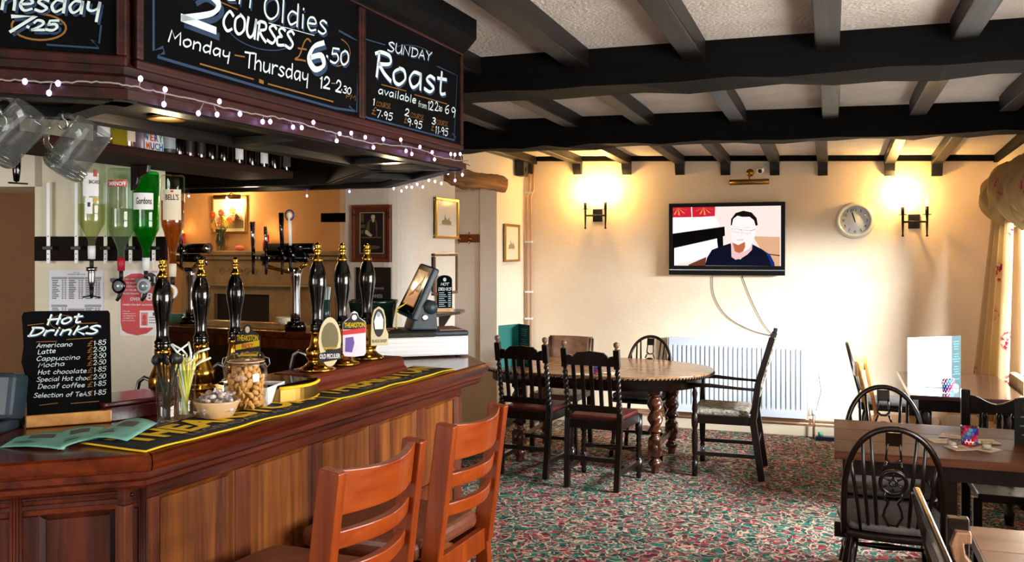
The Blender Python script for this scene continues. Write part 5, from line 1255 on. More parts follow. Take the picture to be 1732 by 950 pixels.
# ---------------------------------------------------------------- beer fonts on the far counter
CL = (fc0, fc1)
def font_bar(u0, u1, ubase, label, taps, hasbase=True):
    """chrome column with a black horizontal bar of taps"""
    c = at(ubase, 540, line=(fc0+nf*.14, fc1+nf*.14)); c.z = 1.152
    t = thing('beer_font', label, 'beer font', c, 0, 'T-bar beer fonts')
    dd = (c-O).dot(Fv); pxm = FX/dd
    zz = lambda v: H+(HY-v)/pxm
    ex = dirf; X = lambda u: c+ex*((u-ubase)/pxm/ex.dot(Rv))
    def PT(u, v, back=0): 
        p = X(u)+nf*back; return Vector((p.x, p.y, zz(v)))
    MB().lathe([(.001, 0), (.06, 0), (.062, .03), (.05, .045), (.04, .05), (.001, .05)], 24, T(*c)).build('base', M_blk, t)
    zb_ = zz(452)-1.152
    MB().lathe([(.030, .045), (.027, .10), (.025, zb_*.6), (.03, zb_*.85), (.045, zb_), (.001, zb_)], 24, T(*c)).build('column', M_chrome, t)
    MB().tube([PT(u0, 446), PT(u0+12, 452), PT(ubase, 462), PT(u1-30, 452), PT(u1-20, 446)], .012, 10).build('brass_bracket', M_brass, t)
    MB().tube([PT(u0, 436), PT(u1-18, 436)], .026, 16).build('lower_bar', M_blk, t)
    MB().tube([PT(u0+8, 420), PT(u1, 420)], [.030]*2, 18).build('upper_bar', M_blk, t)
    MB().tube([PT(u1-1, 420), PT(u1+2, 420)], .033, 18).build('chrome_cap', M_chrome, t)
    MB().tube([PT(u1-16, 434), PT(u1-6, 436), PT(u1-2, 448)], .008, 10).build('chrome_bend', M_chrome, t)
    for (u, vt, vb, mat, kind) in taps:
        a, b = PT(u, vb, -.05), PT(u, vt, -.06)
        MB().tube([a, a.lerp(b, .3)], .011, 10).build('tap', M_blk, t)
        MB().tube([PT(u, vb, -.05), PT(u-1, vb+24, -.05)], [.010, .007], 10).build('tap_nozzle', M_blkm, t)
        MB().tube([PT(u, vb-4, 0), PT(u, vb-4, -.05)], .01, 8).build('tap_body', M_steel, t)
        h = MB().tube([a.lerp(b, .3), b], [.012, .013] if kind != 'flat' else [.014, .02], 12, flat=.6).build('tap_handle', mat, t)
        if kind == 'lollipop':
            MB().lathe([(.001, -.006), (.026, -.006), (.026, .006), (.001, .006)], 20, T(b.x, b.y, b.z+.012) @ Rz(YAW) @ Rx(PI/2) @ Matrix.Diagonal((1, 1.25, 1, 1))).build('tap_badge', M_blue, t)
            MB().lathe([(.001, .007), (.020, .007), (.020, .008), (.001, .008)], 20, T(b.x, b.y, b.z+.012) @ Rz(YAW) @ Rx(PI/2) @ Matrix.Diagonal((1, 1.25, 1, 1))).build('badge_ring', M_orng, t)
            MB().lathe([(.001, .009), (.013, .009), (.013, .0095), (.001, .0095)], 20, T(b.x, b.y, b.z+.012) @ Rz(YAW) @ Rx(PI/2) @ Matrix.Diagonal((1, 1.25, 1, 1))).build('badge_centre', M_whitep, t)
    return t
M_blue = plain('tap_blue', '#1c2f8a', .25, coat=.4)
font_bar(436, 540, 500, 'black and chrome T-bar beer font on the far counter, right one with blue lollipop tap', [(429, 374, 440, M_chrome, 'flat'), (455, 383, 440, M_chrome, 'rod'), (486, 360, 440, M_blk, 'flat'), (502, 368, 435, M_white, 'lollipop')])
font_bar(290, 358, 322, 'black T-bar beer font with chrome taps, left one behind the whisky optic', [(299, 382, 428, M_chrome, 'rod'), (317, 376, 428, M_chrome, 'rod')])
# bowls, towel, straws holder on the far counter
def onfar(u, v): return at(u, v, z=1.152)
bp = onfar(482, 550); dd = (bp-O).dot(Fv)
for k in range(3):
    o = MB().lathe([(.001, .003), (.03, .004), (.054, .030), (.056, .030), (.034, 0), (.001, 0)], 28).build('stacked_bowl', M_cream)
    o.location = (bp.x, bp.y, 1.152+k*.010); tag(o, ['white bowl on the far counter, lowest of the stack', 'white bowl on the far counter, middle of the stack', 'white bowl on the far counter, topmost of the stack'][k], 'bowl', 'stacked white bowls')
fw = MB().prism(rect(fc0+nf*.08-dirf*.2, dirf, nf, 1.0, .30), 1.1525, 1.157).build('far_bar_towel', mottled('worn_gold_towel', '#1a150a', '#c49a30', 7, .8, stretch=(2, 6, 1)))
tag(fw, 'black and gold bar towels spread along the far counter', 'bar towel')
sh0 = onfar(549, 556); 
st_ = thing('straw_holder', 'tall clear glass of pale straws behind the first clipped pump', 'glass', (sh0.x, sh0.y, 1.152))
MB().lathe([(.001, .0), (.032, 0), (.034, .17), (.031, .17), (.029, .006), (.001, .006)], 24).build('glass', glassy('frosted', '#c8e0e0', .2, .75), st_, world=False)
m = MB()
ps = plain('pale_straw', '#b8cfcf', .4)
pst = tag(MB().tube([(0, 0, 0), (0, 0, .235)], .0035, 6).build('pale_straw', ps), 'pale grey-green straw in the holder behind the first clipped pump', 'straw', 'pale straws in the far holder')
for k in range(9):
    o = pst if k == 0 else pst.copy()
    if k: C.objects.link(o)
    a = 2*PI*k/9; o.location = (sh0.x+.010*math.cos(a), sh0.y+.010*math.sin(a), 1.16); o.rotation_euler = (.10*math.sin(a+PI), .10*math.cos(a), 0)
tl = onfar(300, 549); tag(MB().box((0, 0, .03), (.11, .09, .06), T(tl.x-.1, tl.y+.12, 1.152) @ Rz(.3)).build('napkin_box', M_tealp), 'teal box of napkins at the far end of the counter', 'box')

# ---------------------------------------------------------------- far room: fireplace, mantel pieces
GY = FY
fc = at(420, 430, Y=GY)
def fx_(u, v): p = at(u, v, Y=GY-.2); return p.x, p.z
fp = thing('fireplace', 'old cream carved fireplace surround with dark hearth opening in the far room', 'fireplace', (fc.x, GY, 0))
M_fp = mottled('aged_surround', '#7d6848', '#9c8660', 5, .6)
xl, zm = fx_(305, 424); xr_, _ = fx_(590, 424); xo0, zo = fx_(352, 497); xo1, _ = fx_(446, 497)
MB().bb((xl-.08, GY-.26, zm-.05), (xr_+.08, GY, zm), ).build('mantel_shelf', M_fp, fp, bevel=.01)
MB().bb((xl-.03, GY-.21, zm-.10), (xr_+.03, GY, zm-.05)).build('bed_moulding', M_fp, fp, bevel=.01)
MB().bb((xl, GY-.16, zo+.12), (xr_, GY, zm-.10)).build('frieze', M_fp, fp, bevel=.005)
MB().bb((xl, GY-.19, zo+.09), (xr_, GY, zo+.12)).build('frieze_rail', M_fp, fp, bevel=.005)
for a, b in ((xl, xl+.22), (xr_-.22, xr_)):
    MB().bb((a, GY-.19, 0), (b, GY, zo+.09)).build('pilaster', M_fp, fp, bevel=.005)
    for k in range(4): MB().tube([(a+.045+k*.043, GY-.19, .2), (a+.045+k*.043, GY-.19, zo)], .014, 8).build('flute', M_fp, fp)
MB().bb((xl+.22, GY-.1, zo), (xr_-.22, GY, zo+.09)).bb((xl+.22, GY-.1, 0), (xo0, GY, zo)).bb((xo1, GY-.1, 0), (xr_-.22, GY, zo)).build('inner_slips', M_fp, fp)
MB().bb((xo0, GY-.04, 0), (xo1, GY-.02, zo)).build('hearth_back', M_blkm, fp)
m = MB(); xm = (fx_(395, 450)[0]); zc = (zm-.10+zo+.12)/2
for s in range(5):
    cx0 = fx_(372+s*14, 450)[0]; m.tube([(cx0+.05*math.cos(a)*(1-a/9), GY-.165, zc+.05*math.sin(a)*(1-a/9)) for a in [k*.6 for k in range(13)]], .008, 6)
m.build('carving', M_fp, fp)
# picture over the mantel with its lamp
def framed(Mx, x0, y0, x1, y1, fw_, label, fm, mount, inner, mats, nm='framed_picture', mw=.02, dep=.02, cat='picture', grp=None, extra=None):
    c = Mx @ Vector(((x0+x1)/2, y0, 0)); t = thing(nm, label, cat, c, 0, grp)
    MB().bb((x0, y0, .001), (x1, y1, dep*.5), Mx).build('backing', mount, t)
    for a, b in (((x0, y0), (x1, y0+fw_)), ((x0, y1-fw_), (x1, y1)), ((x0, y0+fw_), (x0+fw_, y1-fw_)), ((x1-fw_, y0+fw_), (x1, y1-fw_))):
        MB().bb((a[0], a[1], .001), (b[0], b[1], dep), Mx).build('frame_rail', fm, t, bevel=.003)
    m = MB(); W_, H_ = x1-x0, y1-y0
    for ix, (kind, a, mi) in enumerate(inner):
        if kind == 'rect': a = [(a[0], a[1]), (a[2], a[1]), (a[2], a[3]), (a[0], a[3])]; kind = 'poly'
        if kind == 'poly': m.add([(x0+p_[0]*W_, y0+p_[1]*H_, dep*.5+.0005+.00012*ix) for p_ in a], [tuple(range(len(a)))], Mx, mi=mi)
        elif kind == 'line': m.ribbon([(x0+p_[0]*W_, y0+p_[1]*H_) for p_ in a], .0022, Mx, mi, 0, dep*.5+.0006+.00012*ix)
        else: typeset(m, kind, (x0+a[0]*W_, y0+a[1]*H_, x0+a[2]*W_, y0+a[3]*H_), Mx, mi, z=dep*.5+.0006+.00012*ix, bold=.01)
    if inner: m.build('image', mats, t)
    MB().bb((x0+fw_, y0+fw_, dep*.72), (x1-fw_, y1-fw_, dep*.76), Mx).build('glazing', M_glaze, t)
    return t
MFar = vplane((-9, GY), (0, GY), 0)
if (MFar.to_3x3() @ Vector((0, 0, 1))).y > 0: MFar = vplane((0, GY), (-9, GY), 0)
MFar = Matrix(((1, 0, 0, 0), (0, 0, -1, GY-.001), (0, 1, 0, 0), (0, 0, 0, 1)))
x0, y0 = on(MFar, 359, 396); x1, y1 = on(MFar, 419, 331)
M_gilt = plain('gilt', '#b08a3a', .3, .9); M_mahf = wood('frame_mahogany', '#5a2412', '#8a3f22', 'X', 4, .3)
M_wash = plain('wash_sky', '#e6dcc0', .8); M_wash2 = plain('wash_land', '#8a8458', .8)
framed(MFar, x0, y0, x1, y1, .03, 'gilt-framed landscape lit by a picture lamp above the mantelpiece', M_gilt, M_wash, [('poly', [(.3, .15), (.9, .15), (.9, .35), (.7, .42), (.5, .34), (.3, .3)], 0), ('poly', [(.6, .4), (.7, .55), (.8, .42)], 0)], [M_wash2])
lc = at(384, 333, Y=GY-.16)
pl_ = thing('picture_lamp', 'brass picture lamp over the gilt landscape in the far room', 'picture light', lc)
MB().tube([lc+Vector((-.17, 0, 0)), lc+Vector((.17, 0, 0))], .026, 14).build('shade', M_brassd, pl_)
MB().tube([lc, lc+Vector((0, .07, .05)), Vector((lc.x, GY-.002, lc.z+.03))], .007, 8).build('arm', M_brassd, pl_)
point('picture_lamp_light', lc+Vector((0, .02, -.05)), 14, (1, .66, .28), .03)
# vase with flowers
vz = zm; vc = at(373, 423, Y=GY-.12)
va = thing('flower_vase', 'clear glass vase of orange and yellow flowers on the mantelpiece', 'vase', (vc.x, vc.y, vz))
MB().lathe([(.001, 0), (.05, 0), (.045, .03), (.055, .10), (.04, .18), (.06, .24), (.056, .24), (.036, .18), (.05, .10), (.001, .01)], 24).build('vase', glassy('vase_glass', '#dfe6d8', .05, .85), va, world=False)
M_stem = plain('stem_green', '#3a4a1c', .6); M_fl1 = plain('flower_orange', '#e0702a', .7); M_fl2 = plain('flower_yellow', '#e8b040', .7); M_fl3 = plain('flower_pink', '#d88a70', .7)
rnd = random.Random(12)
for k in range(12):
    a = rnd.uniform(0, 2*PI); q = rnd.uniform(.02, .16); h = rnd.uniform(.28, .46)
    tip = (q*math.cos(a), q*.5*math.sin(a), h)
    MB().tube([(0, 0, .03), (tip[0]*.3, tip[1]*.3, h*.5), tip], .004, 5).build('stem', M_stem, va, world=False)
    m = MB()
    for j in range(7):
        b = 2*PI*j/7; m.sphere((tip[0]+.028*math.cos(b), tip[1]-.005, tip[2]+.028*math.sin(b)), .018, seg=6, sc=(1, .4, 1))
    m.sphere(tip, .014, seg=6); m.build('bloom', (M_fl1, M_fl2, M_fl3)[k % 3], va, world=False)
# candles
M_wax = plain('red_wax', '#8c1418', .4, emit='#a01408', es=.25); M_flame = plain('flame', '#ffdca0', .5, emit='#ffb040', es=25)
def candle(u, v0, v1, label, r=.035, Y_=GY-.12, z0=None):
    b = at(u, v0, Y=Y_); tz = at(u, v1, Y=Y_).z; z0 = zm if z0 is None else z0
    t = thing('candle', label, 'candle', (b.x, b.y, z0), 0, 'red pillar candles in the far room')
    h = tz-z0
    MB().lathe([(.001, 0), (r, 0), (r, h), (r*.8, h-.006), (.001, h-.01)], 20).build('wax', M_wax, t, world=False)
    MB().tube([(0, 0, h-.01), (0, 0, h+.012)], .0015, 5).build('wick', M_blkm, t, world=False)
    MB().lathe([(.001, h+.006), (.008, h+.016), (.006, h+.03), (.001, h+.05)], 10).build('flame', M_flame, t, world=False)
    point('candle_light', (b.x, b.y-.01, z0+h+.05), 1.6, (1, .5, .18), .01)
candle(308, 425, 395, 'red pillar candle burning at the left end of the mantelpiece')
candle(450, 425, 397, 'red pillar candle burning right of the gilt picture')
point('far_room_fill', (-6.2, 6.2, 2.2), 34, (1, .62, .30), .15)  # added warm fill to lift the far room; no fitting hangs here
pk = at(405, 424, Y=GY-.12); 
tag(MB().sphere((0, 0, .03), .05, sc=(1.2, .8, .6)).build('pink_ornament', plain('salmon', '#c8705c', .4)), 'small salmon-pink ornament in the middle of the mantelpiece', 'ornament').location = (pk.x, pk.y, zm)
kb = at(343, 552, Y=5.0); 
# dark beam stub in the far room
b0 = at(545, 368, Y=6.2)
tag(MB().bb((b0.x, 6.18, b0.z-.035), (b0.x+.5, 6.26, b0.z+.035)).build('wall_beam', M_black), 'dark timber stub low on the far wall beside the grey pillar', 'beam')
# ---------------------------------------------------------------- left wall and grey pillar face
MG = Matrix(((1, 0, 0, 0), (0, 0, -1, 5.549), (0, 1, 0, 0), (0, 0, 0, 1)))     # pillar face
ML = Matrix(((0, 0, 1, LX+.001), (1, 0, 0, 0), (0, 1, 0, 0), (0, 0, 0, 1)))     # left wall: x along +Y, z toward the room
x0, y0 = on(MG, 598, 443); x1, y1 = on(MG, 663, 346)
M_sep1 = plain('photo_dark', '#1a1209', .6); M_sep2 = plain('photo_mid', '#6a5236', .6); M_sep3 = plain('photo_light', '#cfc0a0', .6); M_mnt = mottled('brown_mount', '#5a2c16', '#6f3a20', 20, .5)
framed(MG, x0, y0, x1, y1, .022, 'sepia photograph of a bearded craftsman at his bench, in mahogany frame on the grey pillar', M_mahf, M_mnt,
    [('rect', (.19, .15, .82, .87), 2), ('rect', (.21, .16, .80, .86), 0), ('rect', (.22, .70, .30, .84), 1), ('rect', (.22, .60, .33, .66), 1), ('rect', (.22, .50, .30, .56), 1), ('poly', [(.38, .46), (.34, .56), (.42, .72), (.5, .76), (.62, .74), (.66, .62), (.64, .46)], 1),
     ('poly', [(.46, .46), (.44, .70), (.52, .74), (.60, .72), (.62, .46)], 0), ('poly', ovl(.54, .79, .055, .04), 3 if 0 else 2), ('poly', [(.50, .79), (.59, .79), (.57, .70), (.52, .70)], 2), ('poly', [(.34, .56), (.39, .56), (.52, .47), (.48, .44), (.33, .50)], 2), ('rect', (.24, .42, .76, .445), 1), ('rect', (.62, .44, .65, .66), 1), ('poly', ovl(.52, .26, .2, .035), 1)],
    [M_sep1, M_sep2, M_sep3, M_sep3], dep=.03, cat='picture')
x0, y0 = on(MG, 603, 517); x1, y1 = on(MG, 662, 452)
pq = framed(MG, x0, y0, x1, y1, .003, 'black glass plaque lettered GUINNESS below the sepia photograph', M_blk, plain('plaque_black', '#0d1012', .15, coat=.5),
    [('QUALITY APPROVED', (.10, .43, .80, .485), 0), ('GUINNESS', (.32, .22, .76, .31), 0), ('line', [(.35, .66), (.5, .6), (.7, .70), (.6, .62), (.8, .74)], 1), ('rect', (.4, .37, .6, .38), 1)], [plain('plaque_silver', '#b8bcc0', .4), plain('plaque_gold', '#3a3222', .5)], nm='plaque', dep=.012, cat='plaque')
# frames on the lit flank (left wall)
M_sepia = plain('print_paper', '#efe6d2', .7); M_prt = plain('print_sketch', '#9a855c', .8); M_frg = plain('frame_black_gold', '#3a2a12', .3, .4)
x0, y0 = on(ML, 732, 403); x1, y1 = on(ML, 771, 338)
def sketch(): return [('poly', [(.3, .35), (.7, .35), (.72, .42), (.64, .46), (.62, .54), (.56, .46), (.46, .52), (.44, .62), (.40, .47), (.3, .44)], 0), ('line', [(.2, .34), (.8, .34)], 0), ('line', [(.45, .34), (.55, .30), (.62, .36)], 0)]
framed(ML, x0, y0, x1, y1, .022, 'small harbour sketch in black and gold frame nearest the doorway lintel', M_gilt, M_sepia, sketch(), [M_prt], dep=.03)
x0, y0 = on(ML, 850, 443); x1, y1 = on(ML, 875, 380)
framed(ML, x0, y0, x1, y1, .022, 'narrow gold-edged sketch hanging between doorway and room corner', M_gilt, M_sepia, sketch(), [M_prt], dep=.03)
x0, y0 = on(ML, 729, 500); x1, y1 = on(ML, 769, 428)
framed(ML, x0, y0, x1, y1, .022, 'blank pale picture in walnut frame behind the small drinks board', wood('walnut_frame', '#3a1a0a', '#7a4a22', 'Z', 4, .3), M_sepia, [], [M_prt], dep=.03)
# little corner shelf and small hot drinks board
sp_ = at(765, 528, X=LX+.10)
ws = thing('wall_shelf', 'small dark wooden wall shelf beside the doorway, holding a little chalkboard', 'shelf', (LX, sp_.y, sp_.z))
e0 = at(735, 528, X=LX+.08).y; e1 = at(783, 528, X=LX+.08).y
MB().prism([(LX, e0-.2), (LX+.12, e0-.2), (LX+.17, (e0+e1)/2), (LX+.12, e1-.05), (LX+.06, e1), (LX, e1)], sp_.z-.012, sp_.z+.008).build('shelf_board', M_darkh, ws, bevel=.004)
MB().prism([(LX, -.10), (LX+.03, -.10), (LX+.10, 0), (LX, 0)], -.015, .015, T(0, (e0+e1)/2, sp_.z-.012) @ Matrix(((1,0,0,0),(0,0,1,0),(0,1,0,0),(0,0,0,1)))).build('corbel', M_darkh, ws, bevel=.003)
mc = at(752, 522, X=LX+.07); MS = T(mc.x, mc.y, sp_.z+.008) @ Rz(PI/2-.9) @ Matrix(((1,0,0,0),(0,0,-1,0),(0,1,0,0),(0,0,0,1)))
dd = (mc-O).dot(Fv); wS_ = 26/FX*dd; hS_ = 62/FX*dd
mbd = thing('mini_chalkboard', 'small arched chalkboard of hot drinks in a pine block on the wall shelf', 'chalkboard', mc)
arc_ = [(wS_*.5*math.cos(a), hS_*.86+hS_*.14*math.sin(a)) for a in [PI*i/12 for i in range(13)]]
MB().prism([(-wS_*.5, .01), (wS_*.5, .01)]+arc_, -.003, .003, MS).build('slate', M_slate, mbd)
MB().bb((-wS_*.55, 0, -.022), (wS_*.55, .03, .022), MS).build('foot', M_pine, mbd, bevel=.003)
m = MB(); write(m, 'HOT', (-.03, hS_*.72), (.03, hS_*.72), .02, .004, MS, z=.004); write(m, 'DRINKS', (-wS_*.42, hS_*.58), (wS_*.42, hS_*.58), .022, .005, MS, z=.004)
for k in range(8):
    z = hS_*(.52-k*.052); m.ribbon([(-wS_*.38, z), (wS_*(-.05+.1*(k % 3)), z)], .004, MS, 0, 0, .004); m.ribbon([(wS_*.24, z), (wS_*.4, z)], .005, MS, 0, 0, .004)
m.add([(x*.8, y, .004) for x, y in ovl(0, hS_*.88, .016, .014)], [tuple(range(20))], MS)
m.build('lettering', CW, mbd)
# coat hook rail inside the passage
MQ = Matrix(((1, 0, 0, 0), (0, 0, -1, D1+.019), (0, 1, 0, 0), (0, 0, 0, 1)))
x0, y0 = on(MQ, 775, 410); x1, y1 = on(MQ, 812, 396)
ch = thing('coat_rail', 'mahogany coat rail with two brass hooks inside the doorway passage', 'coat rail', MQ @ Vector((x0, y0, 0)))
MB().bb((x0, y0, 0), (x1, y1, .018), MQ).build('rail_board', M_mahf, ch, bevel=.003)
for u in (779, 797):
    hx, hy = on(MQ, u, 404); Mh = MQ @ T(hx, hy, .018)
    MB().tube([(0, .01, 0), (0, .035, .02), (0, .05, .03)], .005, 8, Mh).sphere((0, .052, .03), .009, Mh).tube([(0, .0, 0), (0, -.03, .012), (0, -.04, .03), (0, -.02, .042)], .0055, 8, Mh).lathe([(.001, 0), (.013, 0), (.010, .004), (.001, .005)], 12, Mh).build('hook', M_brass, ch)

# ---------------------------------------------------------------- back wall items
MW = Matrix(((1, 0, 0, 0), (0, 0, -1, BY-.001), (0, 1, 0, 0), (0, 0, 0, 1)))      # x = world X, y = world Z, z toward the room
# TV
M_tvp = plain('tv_plastic', '#030303', .4, spec=.15)
Mt = T(0, -.09, 0) @ MW
x0, y0 = on(Mt, 1132, 465); x1, y1 = on(Mt, 1328, 341)
tv = thing('television', 'flat black television on the wall showing a man in glasses', 'television', ((x0+x1)/2, BY, y0))
y0 = (y0+on(Mt, 1328, 465)[1])/2
MB().bb((x0, y0, -.03), (x1, y1, .012), Mt).build('cabinet', M_tvp, tv, bevel=.006)
MB().bb((x0+.1, y0+.1, -.07), (x1-.1, y1-.1, -.03), Mt).build('rear_housing', M_blkm, tv, bevel=.01)
MB().bb((x0+.3, y0+.2, -.09), (x1-.3, y1-.2, -.07), Mt).build('wall_mount', M_blkm, tv)
bz = .034; sb = y0+.082
for a, b in (((x0, y1-bz), (x1, y1)), ((x0, sb), (x0+bz, y1-bz)), ((x1-bz, sb), (x1, y1-bz))): MB().bb((a[0], a[1], .012), (b[0], b[1], .020), Mt).build('bezel', M_tvp, tv, bevel=.002)
MB().bb((x0, y0, .012), (x1, sb, .022), Mt).build('bezel', M_tvp, tv, bevel=.003)
MB().bb((x0+.004, y0+.042, .022), (x1-.004, y0+.048, .0235), Mt).build('silver_strip', M_steel, tv)
def scr(nm, col, es=1.0): return plain('screen_'+nm, '#020202', .6, emit=col, es=es*.80, spec=.05)
SX0, SX1, SY0, SY1 = x0+bz, x1-bz, sb, y1-bz
SM_ = [scr('wall', '#f6e4dc', 1.0), scr('white', '#f4f2f4', 1.1), scr('red', '#d42238', .9), scr('orange', '#f0a050', .9), scr('black', '#0c0608', .2), scr('tan', '#e8b48c', .9), scr('skin', '#fbeae8', 1.05), scr('hair', '#241a1c', .4), scr('navy', '#0a1030', .5), scr('blue', '#12389a', .6), scr('beard', '#c86a48', .9), scr('brown', '#8a4a30', .6), scr('pink', '#f0c4c4', .95), scr('grey', '#2c3040', .5)]
m = MB()
def sp2(x, y): return (SX0+(SX1-SX0)*(x-12)/1316, SY1-(SY1-SY0)*(y-52)/750)
def poly(pts, mi, lay): m.add([sp2(*p)+(.0125+lay*.0003,) for p in pts], [tuple(range(len(pts)))[::-1]], Mt, mi=mi)
poly([(12, 52), (1328, 52), (1328, 802), (12, 802)], 0, 0)
poly([(12, 180), (540, 180), (600, 300), (12, 390)], 1, 1); poly([(12, 52), (240, 52), (248, 180), (12, 190)], 2, 1); poly([(255, 52), (540, 52), (536, 170), (260, 184)], 2, 1)
for cx0 in (80, 400):
    for a in (20, 50, 85, 115, 150): 
        r = math.radians(a); c, s = math.cos(r), math.sin(r); poly([(cx0, 56), (cx0+110*c-10*s, 56+95*s), (cx0+125*c+8, 52+105*s), (cx0+105*c+14*s, 56+90*s)], 3, 2)
poly([(12, 390), (655, 305), (660, 420), (635, 430), (640, 560), (560, 600), (565, 455), (12, 580)], 4, 2)
poly([(30, 580), (560, 455), (575, 580), (430, 700), (30, 790)], 1, 3); poly([(12, 560), (30, 560), (30, 802), (12, 802)], 4, 3); poly([(210, 790), (430, 690), (420, 802), (210, 802)], 11, 4)
poly([(1000, 430), (1315, 440), (1315, 802), (1200, 802)], 5, 1); poly([(1130, 640), (1315, 665), (1315, 680), (1130, 655)], 11, 2)
poly([(415, 800), (440, 700), (500, 600), (600, 560), (730, 515), (760, 700), (850, 720), (990, 530), (1100, 590), (1200, 660), (1250, 760), (1255, 802)], 8, 5)
poly([(1100, 590), (1200, 660), (1250, 760), (1255, 802), (1215, 802), (1190, 720), (1150, 640)], 9, 6)
poly([(735, 560), (740, 690), (790, 725), (860, 705), (930, 660), (985, 600), (995, 500), (740, 500)], 12, 6)
poly([(730, 290), (735, 440), (760, 530), (830, 620), (890, 625), (960, 580), (1010, 470), (1040, 330), (1020, 240), (940, 180), (800, 170), (750, 210)], 6, 7)
poly([(730, 290), (735, 210), (790, 135), (880, 108), (980, 130), (1040, 200), (1056, 290), (1030, 300), (1010, 230), (960, 185), (870, 185), (810, 170), (760, 210), (745, 290)], 7, 8)
poly([(755, 510), (820, 540), (900, 500), (905, 560), (880, 620), (830, 640), (780, 620)], 10, 8); poly([(800, 470), (890, 465), (880, 480), (810, 484)], 12, 9)
for a, b in (((740, 330), (840, 350)), ((860, 350), (970, 365))):
    x_, y_, X_, Y_ = a[0], a[1], b[0], b[1]; m.ribbon([sp2(x_, y_), sp2(X_, Y_-8), sp2(X_, Y_+32), sp2(x_+10, y_+38), sp2(x_, y_)], .0016, Mt, 13, 0, .0158)
m.ribbon([sp2(970, 362), sp2(1030, 340)], .003, Mt, 4, 0, .0158); m.ribbon([sp2(838, 345), sp2(862, 350)], .003, Mt, 4, 0, .0158)
m.ribbon([sp2(755, 302), sp2(830, 315)], .003, Mt, 12, 0, .0158); m.ribbon([sp2(890, 322), sp2(970, 318)], .003, Mt, 12, 0, .0158); m.ribbon([sp2(860, 370), sp2(868, 420), sp2(850, 445)], .002, Mt, 12, 0, .0158)
m.build('screen_picture', SM_, tv)
# tv cables
for a, label in (([(1205, 466), (1208, 500), (1230, 535), (1270, 558), (1308, 568)], 'thin black cable drooping from the left of the television to the radiator'), ([(1255, 466), (1270, 505), (1290, 545), (1310, 570)], 'thin black cable from the right of the television down to the radiator')):
    P = [at(u, v, Y=BY-.012) for u, v in a]; Q = []
    for i in range(len(P)-1):
        for k in range(5): Q.append(P[i].lerp(P[i+1], k/5))
    xy = smooth_pts([(p.x, p.z) for p in P], 6)
    tag(MB().tube([(x, BY-.012, z) for x, z in xy], .0034, 6).build('tv_cable', M_blkm), label, 'cable')
# brass picture light over the tv, camera
x0, y0 = on(MW, 1236, 308); x1 = on(MW, 1302, 308)[0]; yl = on(MW, 1269, 309)[1]; yr_ = on(MW, 1272, 292)[1]
pb = thing('picture_light', 'unlit brass picture light above the television', 'picture light', ((x0+x1)/2, BY, yl))
MB().tube([(x0, yl, .10), (x1, yl, .10)], .024, 16, MW).build('shade', M_brassd, pb)
MB().lathe([(.001, 0), (.036, 0), (.030, .012), (.012, .02), (.001, .022)], 24, MW @ T((x0+x1)/2, yr_, 0)).build('rose', M_brass, pb)
MB().tube([((x0+x1)/2, yr_, .01), ((x0+x1)/2, yr_+.01, .05), ((x0+x1)/2, yl, .10)], .006, 8, MW).build('arm', M_brass, pb)
cx0, cy0 = on(MW, 1289, 289)
cc = thing('security_camera', 'small white dome camera under the ceiling right of the brass light', 'camera', (cx0, BY, cy0))
MB().lathe([(.001, 0), (.028, 0), (.028, .01), (.001, .012)], 20, MW @ T(cx0+.01, cy0+.035, 0)).tube([(cx0+.01, cy0+.03, .005), (cx0, cy0+.01, .04)], .008, 8, MW).build('mount', M_white, cc)
MB().tube([(cx0, cy0+.01, .03), (cx0-.01, cy0-.01, .11)], [.024, .028], 18, MW).build('body', M_white, cc)
MB().tube([(cx0-.01, cy0-.01, .11), (cx0-.011, cy0-.012, .114)], .018, 16, MW).build('lens', M_blk, cc)
# wall clock
kx, ky = on(MW, 1446, 373); kr = 31/FX*(at(1446, 373, Y=BY)-O).dot(Fv)
ck = thing('wall_clock', 'round wall clock with pale greenish rim right of the television', 'clock', (kx, BY, ky-kr))
Mk = MW @ T(kx, ky, 0)
MB().lathe([(.001, 0), (kr*.96, 0), (kr, .012), (kr*.96, .03), (kr*.84, .038), (kr*.76, .03), (kr*.76, .012), (.001, .012)], 48, Mk).build('rim', plain('clock_rim', '#c9c9b8', .25, .2), ck)
MB().lathe([(.001, .014), (kr*.76, .014), (kr*.76, .0145), (.001, .0145)], 40, Mk).build('face', M_white, ck)
m = MB()
for i in range(12):
    a = PI/2-2*PI*(i+1)/12; hw_ = .003 if i == 0 else (.009 if i < 9 else .015); typeset(m, str(i+1), (kr*.60*math.cos(a)-hw_, kr*.60*math.sin(a)-.012, kr*.60*math.cos(a)+hw_, kr*.60*math.sin(a)+.012), Mk, z=.0155, bold=.0)
m.build('numerals', M_ink, ck)
MB().ribbon([(-.0, -.01), (-.025, kr*.42)], .007, Mk, z=.018).ribbon([(.004, -.012), (-.028, kr*.62)], .005, Mk, z=.019).build('hands', M_blkm, ck)
MB().lathe([(.001, .030), (kr*.76, .030), (kr*.76, .031), (.001, .031)], 40, Mk).build('glass', M_glaze, ck)
